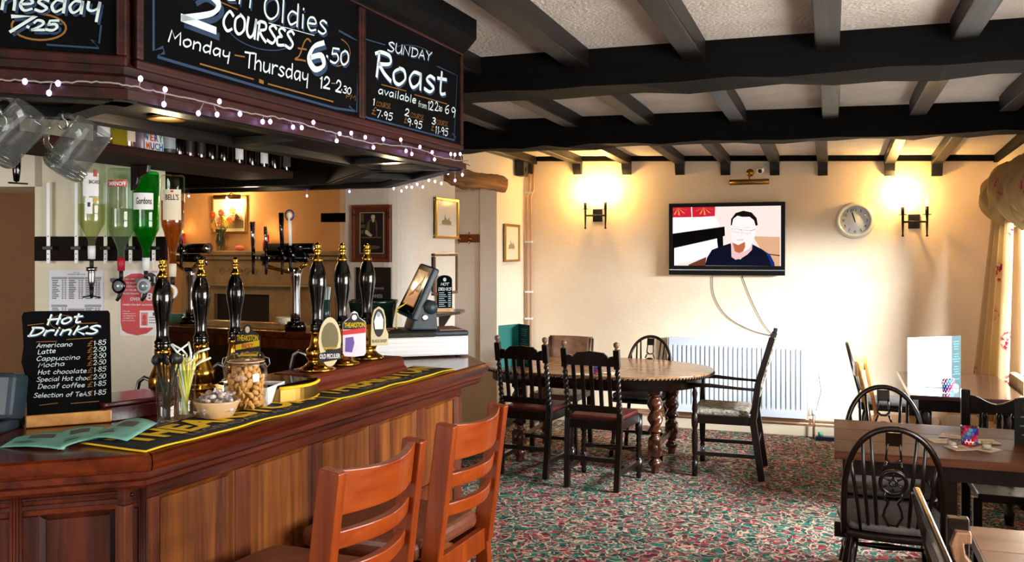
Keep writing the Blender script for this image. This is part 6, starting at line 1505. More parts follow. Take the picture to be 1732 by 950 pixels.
# sconces
M_bulb = plain('lit_candle_bulb', '#ffe8b0', .4, emit='#ffc860', es=40); M_dim = plain('dim_candle_bulb', '#ffe8c8', .3, emit='#ffd090', es=1.6)
def sconce(u0, u1, v, vb, label, lit):
    x0, y0 = on(Mt, u0, v); x1, _ = on(Mt, u1, v); xc = (x0+x1)/2
    t = thing('wall_sconce', label, 'wall light', (xc, BY, y0), 0, 'black iron twin-candle wall lights')
    yb_ = on(Mt, u0, vb)[1]; sc_k = x1-x0
    MB().bb((xc-.045, y0-.075, .001), (xc+.045, y0+.045, .012), MW).build('backplate', M_iron, t, bevel=.003)
    MB().tube([(xc, y0-.02, .01), (xc, y0-.02, .09)], .008, 8, MW).tube([(x0, y0-.02, .09), (x1, y0-.02, .09)], .008, 8, MW).build('crossbar', M_iron, t)
    for k, x in enumerate((x0, x1)):
        MB().tube([(x, y0+.04, .09), (x, y0-.05, .09), (x, yb_+.02, .09), (x, yb_, .09)], [.011, .009, .006, .011], 8, MW).build('spike', M_iron, t)
        MB().lathe([(.001, y0+.035), (.034, y0+.038), (.034, y0+.042), (.001, y0+.042)], 16, T(x, BY-.091, 0)).build('drip_pan', M_iron, t)
        MB().lathe([(.013, y0+.042), (.013, y0+.105), (.001, y0+.105)], 14, T(x, BY-.091, 0)).build('candle_sleeve', M_iron, t)
        MB().lathe([(.007, y0+.105), (.014, y0+.125), (.015, y0+.145), (.009, y0+.175), (.001, y0+.20)], 14, T(x, BY-.091, 0)).build('bulb', M_bulb if lit[k] else M_dim, t)
        if lit[k]: point('sconce_light', (x, BY-.115, y0+.22), lit[k], (1, .60, .20), .02)
sconce(990, 1024, 361, 387, 'black iron twin-candle wall light left of the television, both bulbs glowing', (10, 10))
sconce(1527, 1568, 371, 400, 'black iron twin-candle wall light right of the clock, one bulb bright', (15, 0))
M_rad = plain('radiator_enamel', '#bdc1c4', .4)
# radiator
x0, y0 = on(MW, 1133, 702); x1, y1 = on(MW, 1366, 572); y0 = .165; y1 = (on(MW, 1133, 569)[1]+on(MW, 1366, 576)[1])/2
rd = thing('radiator', 'long white panel radiator under the television', 'radiator', ((x0+x1)/2, BY, y0))
m = MB(); N = 28; ws_ = (x1-x0-.06)/N; fz = .105
vs = []; prof = []
x = x0+.03
for k in range(N): prof += [(x+ws_*.06, fz), (x+ws_*.22, fz-.014), (x+ws_*.36, fz-.014), (x+ws_*.52, fz)]; x += ws_
prof = [(x0, fz-.012), (x0+.01, fz)]+prof+[(x1-.01, fz), (x1, fz-.012)]
n = len(prof)
rows = [(y0, 0), (y0+.06, 0), (y0+.085, 1), (y1-.085, 1), (y1-.06, 0), (y1, 0)]
for yy, k in rows: vs += [(a, yy, b if k else (fz if 1 <= i < n-1 else fz-.012)) for i, (a, b) in enumerate(prof)]
m.add(vs, [(j*n+i, j*n+i+1, (j+1)*n+i+1, (j+1)*n+i) for j in range(5) for i in range(n-1)], MW)
m.build('front_panel', M_rad, rd)
MB().bb((x0, y0, .04), (x1, y1, .06), MW).build('rear_panel', M_rad, rd)
MB().bb((x0-.004, y0, .035), (x0, y1+.006, .10), MW).build('side_grille', M_rad, rd); MB().bb((x1, y0, .035), (x1+.004, y1+.006, .10), MW).build('side_grille', M_rad, rd)
m = MB().bb((x0, y1, .035), (x1, y1+.006, .044), MW).bb((x0, y1, .094), (x1, y1+.006, .103), MW)
for k in range(30): m.bb((x0+.02+k*(x1-x0-.04)/30, y1+.001, .04), (x0+.02+(k+.5)*(x1-x0-.04)/30, y1+.005, .1), MW)
m.build('top_grille', M_rad, rd)
MB().tube([(x1+.004, y0+.03, .07), (x1+.05, y0+.03, .07), (x1+.05, 0.0, .07)], .009, 8, MW).build('valve_pipe', M_copper, rd)
MB().lathe([(.001, 0), (.017, 0), (.019, .03), (.016, .06), (.001, .06)], 14, MW @ T(x1+.05, y0+.03, .07) @ Rx(-PI/2)).build('valve', M_rad, rd)
for xx in (x0+.2, x1-.2): MB().bb((xx-.015, y0+.1, 0), (xx+.015, y1-.1, .04), MW).build('hanger', M_rad, rd)
MB().tube([(-2.70, .115, .03), (x1+.1, .115, .03), (x1+.3, .115, .03)], .009, 8, MW).tube([(-2.70, .07, .03), (x1+.3, .07, .03)], .009, 8, MW)
tag(MB().tube([(-2.74, .115, .035), (RX-.02, .115, .035)], .009, 8, MW).tube([(-2.74, .15, .035), (RX-.02, .15, .035)], .009, 8, MW).build('heating_pipe', M_copper), 'pair of tan-painted copper pipes running along the skirting of the back wall', 'pipe')
# corner pipes
cpp = MB()
for k, u in enumerate((887, 893)):
    x = on(MW, u, 400)[0]; x = LX+.035+.04*k
    zt = cz(LX, BY)-.06
    cpp.tube([(x, .1, .03), (x, 2.12, .03), (x+(.03), 2.19, .03), (x+.03, zt, .03)], .009, 10, MW)
cp_ = cpp.build('corner_pipes', M_copper); tag(cp_, 'two copper pipes rising up the corner left of the back wall', 'pipe'); 
for v in (326, 409, 493, 538):
    y = on(MW, 890, v)[1]; MB().bb((LX+.02, y-.008, .0), (LX+.09, y+.008, .045), MW).build('pipe_clip', M_white, cp_)
# speaker in the corner
spp = at(882, 286, Y=BY-.1)
sk = thing('corner_speaker', 'small black loudspeaker tucked under the ceiling in the left corner', 'speaker', (LX+.05, BY-.1, spp.z))
MB().bb((LX+.015, BY-.30, spp.z-.08), (LX+.10, BY-.18, spp.z+.06)).build('cabinet', M_blkm, sk, bevel=.008); MB().lathe([(.001, 0), (.03, 0), (.034, .004), (.02, -.0)], 16, T(LX+.10, BY-.24, spp.z-.02) @ Ry(PI/2)).build('cone', M_till, sk)
MB().tube([(LX, BY-.24, spp.z+.03), (LX+.02, BY-.24, spp.z+.03)], .01, 8).build('bracket', M_blkm, sk)
# smoke detector
sd_ = at(905, 173, z=CZ-.02); t = thing('smoke_detector', 'round white smoke detector on the ceiling between the two big beams', 'smoke detector', (sd_.x, sd_.y, CZ))
MB().lathe([(.001, -.035), (.03, -.034), (.05, -.02), (.055, -.018), (.055, 0), (.001, 0)], 28, T(sd_.x, sd_.y, CZ-.001)).build('housing', M_white, t)
MB().lathe([(.036, -.033), (.048, -.024), (.044, -.026)], 28, T(sd_.x, sd_.y, CZ-.002)).build('vent_ring', M_blkm, t)
# socket, extension and cable by the radiator
q = on(MW, 1371, 697); tag(MB().bb((q[0]-.03, .24, 0), (q[0]+.05, .33, .01), MW).build('wall_socket', M_white, bevel=.003), 'white wall socket just right of the radiator', 'socket')
q2 = on(MW, 1612, 712); tag(MB().bb((q2[0]-.05, q2[1]-.04, 0), (q2[0]+.05, q2[1]+.05, .01), MW).build('double_socket', M_white, bevel=.003), 'white wall socket below the glossy window table', 'socket')
e = at(1392, 740, z=.02); ex_ = thing('extension_block', 'dark blue extension block with green plug on the carpet right of the radiator', 'extension lead', (e.x, BY-.12, 0))
MB().bb((e.x-.06, BY-.16, .0), (e.x+.2, BY-.10, .035)).build('block', plain('navy_plastic', '#0c1430', .3), ex_, bevel=.006); MB().lathe([(.001, 0), (.02, 0), (.022, .03), (.001, .035)], 12, T(e.x-.02, BY-.13, .035)).build('plug', plain('green_plug', '#5aa080', .4), ex_)
tag(MB().tube([(x1+.09, BY-.03, .55), (x1+.11, BY-.05, .4), (x1+.06, BY-.06, .2), (x1+.06, BY-.1, .03), (x1+.16, BY-.13, .02), (e.x-.05, BY-.13, .03)], .003, 6).build('mains_cable', M_blkm), 'black mains cable dangling beside the radiator valve', 'cable')
# ---------------------------------------------------------------- chairs
def turned(a, b, prof, seg=14):
    """turned member from a to b; prof = list of (t, r)"""
    a, b = Vector(a), Vector(b); q = (b-a).to_track_quat('Z', 'Y').to_matrix().to_4x4(); L_ = (b-a).length
    return MB().lathe([(.001, 0)]+[(r, t*L_) for t, r in prof]+[(.001, L_)], seg, T(*a) @ q)
LEGP = [(0, .016), (.12, .017), (.2, .013), (.24, .02), (.28, .013), (.34, .015), (.5, .022), (.62, .019), (.66, .014), (.7, .021), (.74, .014), (.85, .016), (1, .014)]
def windsor(label, wood_=M_dark, pad=True, group='wheelback Windsor chairs', name='windsor_chair'):
    t = thing(name, label, 'chair', (0, 0, 0), 0, group)
    sh = [(-.18, -.19), (-.20, 0), (-.215, .13), (-.19, .20), (-.08, .225), (.08, .225), (.19, .20), (.215, .13), (.20, 0), (.18, -.19), (.07, -.215), (-.07, -.215)]
    sh = smooth_pts(sh+[sh[0]], 4)[:-1]
    MB().prism(sh, .425, .455).build('seat', wood_, t, bevel=.010, world=False)
    if pad: MB().prism([(x*.93, y*.92+.0) for x, y in sh], .456, .490).build('seat_pad', M_cush, t, bevel=.014, world=False)
    for sx_ in (-1, 1):
        turned((sx_*.20, .19, 0), (sx_*.15, .14, .43), LEGP).build('leg', wood_, t, world=False)
        turned((sx_*.20, -.24, 0), (sx_*.14, -.14, .43), LEGP).build('leg', wood_, t, world=False)
        turned((sx_*.187, .165, .16), (sx_*.178, -.19, .16), [(0, .009), (.3, .012), (.5, .018), (.7, .012), (1, .009)]).build('stretcher', wood_, t, world=False)
    turned((-.182, -.02, .16), (.182, -.02, .16), [(0, .009), (.3, .012), (.5, .018), (.7, .012), (1, .009)]).build('stretcher', wood_, t, world=False)
    def hp_(s):      # hoop centreline, s from 0..1
        a = PI*s; x = -.185*math.cos(a)*(1+.10*math.sin(a)); z = .44+.46*math.sin(a)**.62 if 0 < s < 1 else .44
        return Vector((x, -.175-.115*(z-.44)/.46, z))
    hp_l = [hp_(i/36) for i in range(37)]
    MB().tube(hp_l, .0125, 8).build('hoop', wood_, t, world=False)
    def hoop_z(x):
        best = min((p for p in hp_l), key=lambda p: abs(p.x-x)+(0 if p.z > .6 else .5)); return best
    for x in (-.145, -.108, -.07, .07, .108, .145):
        p = hoop_z(x*1.12); MB().tube([(x*.82, -.178, .45), (x, -.23, .66), (p.x, p.y, p.z)], [.0065, .0085, .006], 8).build('spindle', wood_, t, world=False)
    # pierced wheel splat
    m = MB()
    def Y(z): return -.176-.115*(z-.44)/.46
    def flat(pts, w_, th=.006):
        P = [Vector((x, Y(z), z)) for x, z in pts]
        m.tube(P, w_/2, 6, flat=.55)
    def slab_(x0, z0, x1, z1): m.add([(x, Y(z)+d, z) for d in (-.005, .005) for x, z in ((x0, z0), (x1, z0), (x1, z1), (x0, z1))], [(0, 1, 2, 3), (7, 6, 5, 4), (0, 4, 5, 1), (1, 5, 6, 2), (2, 6, 7, 3), (3, 7, 4, 0)])
    slab_(-.03, .83, .03, .885); flat([(-.022, .84), (-.026, .80), (-.028, .77)], .018); flat([(.022, .84), (.026, .80), (.028, .77)], .018)
    flat([(-.028, .775), (-.012, .76), (.012, .76), (.028, .775)], .02); flat([(-.025, .76), (-.038, .725)], .02); flat([(.025, .76), (.038, .725)], .02)
    zc = .675; m.tube([(.048*math.cos(a), Y(zc+.048*math.sin(a)), zc+.048*math.sin(a)) for a in [2*PI*i/24 for i in range(24)]], .0085, 6, closed=True)
    m.tube([(.013*math.cos(a), Y(zc), zc+.013*math.sin(a)) for a in [2*PI*i/12 for i in range(12)]], .006, 6, closed=True)
    for k in range(6):
        a = PI/6+k*PI/3; m.tube([(.013*math.cos(a), Y(zc), zc+.013*math.sin(a)), (.046*math.cos(a), Y(zc+.046*math.sin(a)), zc+.046*math.sin(a))], .0045, 6)
    flat([(-.03, .635), (-.035, .61), (-.018, .59), (-.03, .56), (-.036, .53), (-.02, .50), (-.012, .48)], .02); flat([(.03, .635), (.035, .61), (.018, .59), (.03, .56), (.036, .53), (.02, .50), (.012, .48)], .02)
    slab_(-.022, .44, .022, .495)
    m.build('splat', wood_, t, world=False)
    return t
def place(t, p, rz): t.location = (p[0], p[1], 0); t.rotation_euler = (0, 0, rz); return t
def copyto(src, p, rz, label, group=None): return dup(src, (p[0], p[1], 0), rz, label, group)
TZ = .745
near = at(1512, 905, z=.455)
w1 = windsor('dark wheelback Windsor chair with grey pad, back to camera, before the oak table')
near = (near.x-.0, near.y+.20); place(w1, near, -.02)
w1.location.z = 0
far_ = at(1494, 655, z=.90); w2 = copyto(w1, (far_.x, far_.y-.27), PI, 'dark wheelback Windsor chair on the far side of the oak table, facing the camera')
b_ = at(1097, 569, z=.90); w3 = copyto(w1, (b_.x, b_.y-.27), PI-.06, 'dark wheelback Windsor chair behind the oval table in front of the radiator')
s_ = at(1437, 591, z=.90); s_ = at(1437, 591, Y=7.22); w4 = copyto(w1, (s_.x+.27, 7.25), -PI/2, 'dark wheelback Windsor chair seen edge-on left of the glossy window table')
w5 = copyto(w1, (.90, 3.62), .10, 'dark Windsor chair cut by the right edge, in front of the oak table')

def twist_fn(turns, depth=.24, start=2):
    return lambda a, z: 1+depth*math.cos(2*a-z*turns)
def barley(a, b, r, turns=150, seg=16, depth=.2):
    a, b = Vector(a), Vector(b); L_ = (b-a).length; q = (b-a).to_track_quat('Z', 'Y').to_matrix().to_4x4(); n = int(L_/.006)
    return MB().lathe([(.001, 0)]+[(r*min(1, .6+i/n*8, .6+(1-i/n)*8), L_*i/n) for i in range(n+1)]+[(.001, L_)], seg, T(*a) @ q, fn=lambda an, z: 1+depth*math.cos(2*an-z*turns))
def twist_chair(label):
    t = thing('barley_twist_chair', label, 'chair', (0, 0, 0), 0, 'barley-twist dining chairs at the oval table')
    hw = .185
    for s in (-1, 1):
        MB().beam((s*(hw-.01), -.235, 0), (s*hw, -.19, .47), .038, .040, (0, 1, 0)).build('leg', M_dark, t, bevel=.003, world=False)
        barley((s*hw, -.192, .49), (s*hw, -.252, .82), .0165, 170).build('twist_post', M_dark, t, world=False)
        MB().beam((s*hw, -.190, .45), (s*hw, -.196, .52), .036, .036, (0, 1, 0)).build('post_block', M_dark, t, bevel=.003, world=False)
        MB().beam((s*hw, -.250, .82), (s*hw, -.272, .95), .040, .038, (0, 1, 0)).build('post_block', M_dark, t, bevel=.004, world=False)
        MB().lathe([(.012, 0), (.009, .012), (.016, .018), (.021, .032), (.018, .046), (.001, .055)], 16, T(s*hw, -.273, .948)).build('finial', M_brassd2, t, world=False)
        turned((s*.205, .19, 0), (s*.205, .19, .45), [(0, .014), (.05, .022), (.09, .014), (.12, .026), (.3, .027), (.31, .015), (.35, .024), (.39, .015), (.43, .021), (.47, .015), (.51, .022), (.55, .014), (.6, .020), (.66, .015), (.7, .026), (1, .026)]).build('leg', M_dark, t, world=False)
        MB().beam((s*.205, .17, .115), (s*.185, -.21, .115), .022, .032).build('stretcher', M_dark, t, bevel=.002, world=False)
        MB().beam((s*.205, .19, .43), (s*.188, -.2, .43), .024, .06).build('seat_rail', M_dark, t, bevel=.002, world=False)
    turned((-.2, .19, .20), (.2, .19, .20), [(0, .012), (.1, .018), (.2, .011), (.4, .015), (.5, .022), (.6, .015), (.8, .011), (.9, .018), (1, .012)]).build('stretcher', M_dark, t, world=False)
    MB().beam((-.175, -.215, .20), (.175, -.215, .20), .02, .032).build('stretcher', M_dark, t, bevel=.002, world=False)
    MB().beam((-.2, .195, .43), (.2, .195, .43), .024, .06).build('seat_rail', M_dark, t, bevel=.002, world=False)
    MB().beam((-.17, -.195, .43), (.17, -.195, .43), .024, .06).build('seat_rail', M_dark, t, bevel=.002, world=False)
    MB().prism([(-.20, .205), (.20, .205), (.175, -.17), (-.175, -.17)], .45, .485).build('seat', M_oxblood, t, bevel=.012, world=False)
    def yb(z): return -.195-.075*(z-.5)/.45
    MB().bb((-.17, yb(.54)-.01, .515), (.17, yb(.54)+.01, .56)).build('lower_rail', M_dark, t, bevel=.003, world=False)
    cr = [(-.17, .835), (.17, .835), (.17, .885), (.155, .905), (.135, .900), (.125, .888), (.115, .905), (.09, .925), (.03, .93), (0, .935), (-.03, .93), (-.09, .925), (-.115, .905), (-.125, .888), (-.135, .900), (-.155, .905), (-.17, .885)]
    MB().prism(cr, -.011, .011, T(0, yb(.88), 0) @ Matrix(((1,0,0,0),(0,0,1,0),(0,1,0,0),(0,0,0,1)))).build('crest_rail', M_dark, t, bevel=.002, world=False)
    for k in range(5):
        x = -.125+k*.0625; MB().beam((x, yb(.55), .55), (x, yb(.85), .85), .026, .012, (0, 1, 0)).build('slat', M_dark, t, world=False)
    return t
M_brassd2 = plain('worn_finial', '#7a5a48', .3)
P1, P2 = at(962, 823, z=0), at(1040, 832, z=0); c_ = (P1+P2)/2; rz = math.atan2((P2-P1).y, (P2-P1).x)
def by_rear(c, rz): return (c.x+.235*math.sin(-rz)*1.0, c.y+.235*math.cos(rz))
tc1 = twist_chair('tall-backed barley-twist chair at the oval table, right one, back to the camera'); place(tc1, by_rear(c_, rz), rz)
P1, P2 = at(847, 801, z=0), at(923, 810, z=0); c2 = (P1+P2)/2; rz2 = math.atan2((P2-P1).y, (P2-P1).x)
copyto(tc1, by_rear(c2, rz2), rz2, 'tall-backed barley-twist chair at the oval table, left one beside the bar end')

# carver armchair with tapestry, facing the table (seen from the side)
M_tap = mottled('tapestry', '#2c2a24', '#b8ac96', 45, .9, detail=3)
q = [at(1172, 805, z=0), at(1276, 811, z=0), at(1186, 777, z=0), at(1283, 789, z=0)]
cc_ = (q[0]+q[1]+q[2]+q[3])/4
ac = thing('carver_armchair', 'dark oak carver armchair with floral tapestry seat, side-on before the radiator', 'chair', (cc_.x, cc_.y, 0), PI/2+.02)
hw = .235; AC = dict(parent=ac, world=False)
for s in (-1, 1):
    MB().beam((s*hw, -.26, 0), (s*hw, -.20, .42), .036, .045, (0, 1, 0)).beam((s*hw, -.20, .40), (s*hw, -.235, .68), .034, .042, (0, 1, 0)).beam((s*hw, -.235, .68), (s*hw, -.33, 1.0), .034, .040, (0, 1, 0)).build('leg', M_dark, ac, bevel=.003, world=False)
    MB().beam((s*hw, -.332, 1.0), (s*hw, -.337, 1.03), .026, .03, (0, 1, 0)).build('finial', M_blkm, ac, bevel=.003, world=False)
    turned((s*hw, .20, 0), (s*hw, .20, .64), [(0, .020), (.16, .021), (.17, .013), (.2, .021), (.23, .014), (.26, .019), (.45, .023), (.52, .015), (.55, .022), (.59, .024), (.68, .024), (.70, .015), (.74, .021), (.86, .014), (.92, .02), (.96, .013), (1, .02)]).build('leg', M_dark, ac, world=False)
    MB().beam((s*hw, .19, .165), (s*hw, -.23, .165), .02, .028).build('stretcher', M_dark, ac, bevel=.002, world=False)
    MB().beam((s*hw, .2, .41), (s*hw, -.2, .41), .026, .06).build('seat_rail', M_dark, ac, bevel=.002, world=False)
    MB().tube([(s*hw, .25, .645), (s*hw, .1, .650), (s*hw, -.05, .640), (s*hw, -.15, .635), (s*hw, -.23, .632)], [.020, .018, .014, .012, .015], 10, flat=.8).build('armrest', M_dark, ac, world=False)
for z, y in ((.12, .2), (.24, -.225)): MB().beam((-hw, y, z), (hw, y, z), .02, .028).build('stretcher', M_dark, ac, bevel=.002, world=False)
for y in (.2, -.2): MB().beam((-hw, y, .41), (hw, y, .41), .026, .06).build('seat_rail', M_dark, ac, bevel=.002, world=False)
MB().prism([(-.225, .22), (.225, .22), (.215, -.17), (-.215, -.17)], .43, .475).build('seat', M_tap, ac, bevel=.016, world=False)
MB().add([(x, y, z) for y0, y1 in ((-.215, -.315), (-.25, -.35)) for x, y, z in ((-.215, y0, .58), (.215, y0, .58), (.215, y1, .96), (-.215, y1, .96))], [(0, 1, 2, 3), (7, 6, 5, 4), (0, 4, 5, 1), (1, 5, 6, 2), (2, 6, 7, 3), (3, 7, 4, 0)]).build('back_panel', M_tap, ac, bevel=.006, world=False)
# low leather-backed chair behind the oval table
l0, l1 = at(932, 570, z=.88), at(992, 572, z=.88); lc_ = (l0+l1)/2
lb = thing('leather_back_chair', 'chair with wide leather-panel back behind the oval table, between the two twist chairs', 'chair', (lc_.x, lc_.y-.22, 0), PI-.05)
for s in (-1, 1):
    MB().beam((s*.18, -.22, 0), (s*.18, -.18, .45), .035, .035, (0, 1, 0)).beam((s*.18, -.18, .45), (s*.18, -.25, .88), .032, .03, (0, 1, 0)).build('leg', M_dark, lb, bevel=.003, world=False)
    MB().beam((s*.18, .18, 0), (s*.18, .18, .43), .035, .035, (0, 1, 0)).build('leg', M_dark, lb, bevel=.003, world=False)
MB().bb((-.2, -.2, .42), (.2, .2, .47)).build('seat', M_leather, lb, bevel=.01, world=False)
m = MB(); nn = 8; vs = []
for z, yy in ((.62, -.205), (.89, -.255)):
    for i in range(nn+1): x = -.19+.38*i/nn; vs.append((x, yy-.03*math.cos(PI*(i/nn-.5)), z))
m.add(vs, [(i, i+1, nn+2+i, nn+1+i) for i in range(nn)], None, True); o = m.build('backrest', mottled('tan_leather', '#6e4c3a', '#8f6a54', 12, .35), lb, world=False); o.modifiers.new('t', 'SOLIDIFY').thickness = .02
# pine chair at the window table
pp_ = at(1463, 606, z=.86)
pc_ = thing('pine_chair', 'light pine chair with curved back by the glossy window table', 'chair', (pp_.x+.22, pp_.y-.12, 0), -PI/2-.15)
for s in (-1, 1):
    MB().beam((s*.18, -.22, 0), (s*.17, -.17, .45), .03, .03, (0, 1, 0)).build('leg', M_pine, pc_, bevel=.004, world=False); MB().beam((s*.17, -.17, .45), (s*.185, -.25, .86), .03, .024, (0, 1, 0)).build('post', M_pine, pc_, bevel=.004, world=False)
    MB().beam((s*.19, .2, 0), (s*.17, .17, .45), .03, .03, (0, 1, 0)).build('leg', M_pine, pc_, bevel=.004, world=False)
    MB().beam((s*.18, .17, .2), (s*.18, -.19, .2), .018, .02).build('stretcher', M_pine, pc_, world=False)
sh = smooth_pts([(-.2, -.18), (-.22, .1), (-.18, .22), (0, .24), (.18, .22), (.22, .1), (.2, -.18), (0, -.2), (-.2, -.18)], 4)[:-1]
MB().prism(sh, .44, .47).build('seat', M_pine, pc_, bevel=.01, world=False)
for z0, z1, yy in ((.77, .87, -.245), (.60, .65, -.205)):
    m = MB(); vs = []
    for d in (0, -.018):
        for z in (z0, z1):
            for i in range(nn+1): x = -.2+.4*i/nn; vs.append((x, yy+d-.035*math.cos(PI*(i/nn-.5)), z))
    k = nn+1
    fs = [(i, i+1, k+i+1, k+i) for i in range(nn)]+[(2*k+i, 3*k+i, 3*k+i+1, 2*k+i+1) for i in range(nn)]+[(k+i, k+i+1, 3*k+i+1, 3*k+i) for i in range(nn)]+[(i, 2*k+i, 2*k+i+1, i+1) for i in range(nn)]+[(0, k, 3*k, 2*k), (nn, 2*k+nn, 3*k+nn, k+nn)]
    m.add(vs, fs).build('back_rail', M_pine, pc_, bevel=.003, world=False)

# spindle-back settle on the far side of the oak table
s0 = at(1633, 664, z=.86); s1x = 1.2
se = thing('spindle_settle', 'dark spindle-back bench behind the oak table by the window', 'bench', ((s0.x+s1x)/2, s0.y, 0))
ys = s0.y
for x in (s0.x, s1x-.02):
    MB().bb((x-.022, ys-.02, 0), (x+.022, ys+.02, .88)).build('post', M_dark, se, bevel=.005)
    MB().bb((x-.02, ys-.42, 0), (x+.02, ys-.38, .42)).build('leg', M_dark, se, bevel=.004)
m = MB(); N = 20; top = []
for i in range(N+1):
    t_ = i/N; x = s0.x+.02+(s1x-.04-s0.x)*t_; top.append((x, .83+.022*math.cos(t_*PI*4)))
m.prism(top+[(s1x-.02, .765), (s0.x+.02, .765)], -.012, .012, T(0, ys, 0) @ Matrix(((1,0,0,0),(0,0,1,0),(0,1,0,0),(0,0,0,1)))).build('crest_rail', M_dark, se, bevel=.003)
MB().bb((s0.x, ys-.012, .48), (s1x-.02, ys+.012, .53)).build('lower_rail', M_dark, se, bevel=.002)
nsp = 7
for k in range(nsp):
    x = s0.x+.09+k*(s1x-s0.x-.14)/(nsp-1)
    turned((x, ys, .53), (x, ys, .77), [(0, .008), (.12, .015), (.2, .009), (.35, .014), (.5, .018), (.65, .014), (.8, .009), (.88, .015), (1, .008)]).build('spindle', M_dark, se)
MB().bb((s0.x, ys-.42, .40), (s1x-.02, ys, .44)).build('seat', M_dark, se, bevel=.005)

# bar stools
def stool(label):
    t = thing('bar_stool', label, 'bar stool', (0, 0, 0), 0, 'cherry-wood bar stools along the bar')
    SH = .78; hw = .172
    for s in (-1, 1):
        MB().beam((s*.185, -.225, 0), (s*hw, -.185, SH-.02), .030, .042, (0, 1, 0)).beam((s*hw, -.187, SH-.06), (s*hw, -.240, 1.135), .032, .055, (0, 1, 0)).build('leg', M_stool, t, bevel=.004, world=False)
        MB().beam((s*.19, .20, 0), (s*.175, .17, SH-.03), .034, .034, (0, 1, 0)).build('leg', M_stool, t, bevel=.004, world=False)
        MB().beam((s*.188, .185, .22), (s*.182, -.21, .22), .02, .03).build('stretcher', M_stool, t, bevel=.002, world=False)
        MB().beam((s*.176, .18, SH-.055), (s*.172, -.19, SH-.055), .022, .06).build('seat_rail', M_stool, t, bevel=.002, world=False)
    for y, z in ((.19, .32), (-.215, .3)): MB().beam((-.185, y, z), (.185, y, z), .02, .03).build('stretcher', M_stool, t, bevel=.002, world=False)
    for y in (.18, -.19): MB().beam((-.175, y, SH-.055), (.175, y, SH-.055), .022, .065).build('seat_rail', M_stool, t, bevel=.002, world=False)
    sq_ = [(-.205, .215), (.205, .215), (.195, -.165), (-.195, -.165)]
    o = MB().prism(smooth_pts([(-.20, -.16), (-.21, .0), (-.21, .17), (-.17, .22), (0, .225), (.17, .22), (.21, .17), (.21, 0), (.20, -.16), (0, -.17), (-.2, -.16)], 3)[:-1], SH-.022, SH+.028).build('seat', M_leather, t, bevel=.016, world=False)
    def yb(z): return -.187-.053*(z-.72)/.415
    nn = 12; k = nn+1
    for z0, z1 in ((1.030, 1.132), (.955, .995), (.875, .912)):
        vs = []
        for d in (.011, -.011):
            for z in (z0, z1):
                for i in range(nn+1):
                    x = -.16+.32*i/nn; vs.append((x, yb(z)+d-.038*math.cos(PI*(i/nn-.5))+.0, z-(.010*math.cos(PI*(i/nn-.5)) if z == z1 and z1 > 1.1 else 0)))
        fs = [(i, k+i, k+i+1, i+1) for i in range(nn)]+[(2*k+i, 2*k+i+1, 3*k+i+1, 3*k+i) for i in range(nn)]+[(k+i, 3*k+i, 3*k+i+1, k+i+1) for i in range(nn)]+[(i, i+1, 2*k+i+1, 2*k+i) for i in range(nn)]+[(0, 2*k, 3*k, k), (nn, k+nn, 3*k+nn, 2*k+nn)]
        MB().add(vs, fs, None, False).build('top_rail' if z1 > 1.1 else 'back_slat', M_stoolx, t, bevel=.003, world=False)
    return t
M_stoolx = wood('stool_cherry_rail', '#7a2c09', '#96420e', 'X', 2.5, 0.3, 0.1, 0.03, .35)
def stool_pose(pl_, pr_, z=1.135):
    a, b = at(*pl_, z=z), at(*pr_, z=z); return a, b
# faces the bar (-X): local +Y -> -X  => rz = +90deg
def put_stool(t, a, b):
    d = (b-a); rz = math.atan2(d.y, d.x)              # local +X runs from left post to right post
    c = (a+b)/2; fwd = Vector((-math.sin(rz), math.cos(rz), 0)); p = c+fwd*.240
    t.location = (p.x, p.y, 0); t.rotation_euler = (0, 0, rz); return t
a1, b1s = stool_pose((561, 795), (703, 741)); a2, b2s = stool_pose((757, 717), (843, 683))
print('STOOL', a1, b1s, (b1s-a1).length, a2, b2s, (b2s-a2).length)
st1 = stool('cherry-wood bar stool with brown leather seat, nearer the camera'); put_stool(st1, a1, b1s)
st2 = dup(st1, (0, 0, 0), 0, 'cherry-wood bar stool with brown leather seat, farther one by the bar end'); put_stool(st2, a2, b2s)

# ---------------------------------------------------------------- tables
# oval draw table
TO = .72; oc = Vector((-1.72, 6.66, 0)); oa, ob_ = .90, .57
def sell(k, s=1.0, n=2.35):
    a = 2*PI*k/64; c, s_ = math.cos(a), math.sin(a)
    return (oa*s*abs(c)**(2/n)*(1 if c >= 0 else -1), ob_*s*abs(s_)**(2/n)*(1 if s_ >= 0 else -1))
ot = thing('oval_table', 'oval oak dining table on thick barley-twist legs with beaded edge', 'table', (oc.x, oc.y, 0), -.03)
cuts = [-.90, -.36, -.02, .30, .90]
full = [sell(k) for k in range(64)]
def clipx(poly, x0, x1):
    def cl(P, xx, keep):
        o = []
        for i in range(len(P)):
            p, q = P[i], P[(i+1) % len(P)]; ip, iq = keep(p[0]), keep(q[0])
            if ip: o.append(p)
            if ip != iq: t_ = (xx-p[0])/(q[0]-p[0]); o.append((xx, p[1]+(q[1]-p[1])*t_))
        return o
    return cl(cl(poly, x0, lambda x: x >= x0), x1, lambda x: x <= x1)
for i in range(4): MB().prism(clipx(full, cuts[i]+(.0012 if i else -1), cuts[i+1]-(.0012 if i < 3 else -1)), TO-.024, TO).build('top_leaf', M_table, ot, bevel=.003, world=False)
m = MB()
for k in range(150):
    a = k/150*64; i = int(a); f = a-i; p = sell(i, 1.0); q_ = sell((i+1) % 64, 1.0); m.sphere((p[0]+(q_[0]-p[0])*f, p[1]+(q_[1]-p[1])*f, TO-.022), .011, seg=6)
m.build('beaded_edge', M_dark, ot, world=False)['kind'] = 'stuff'
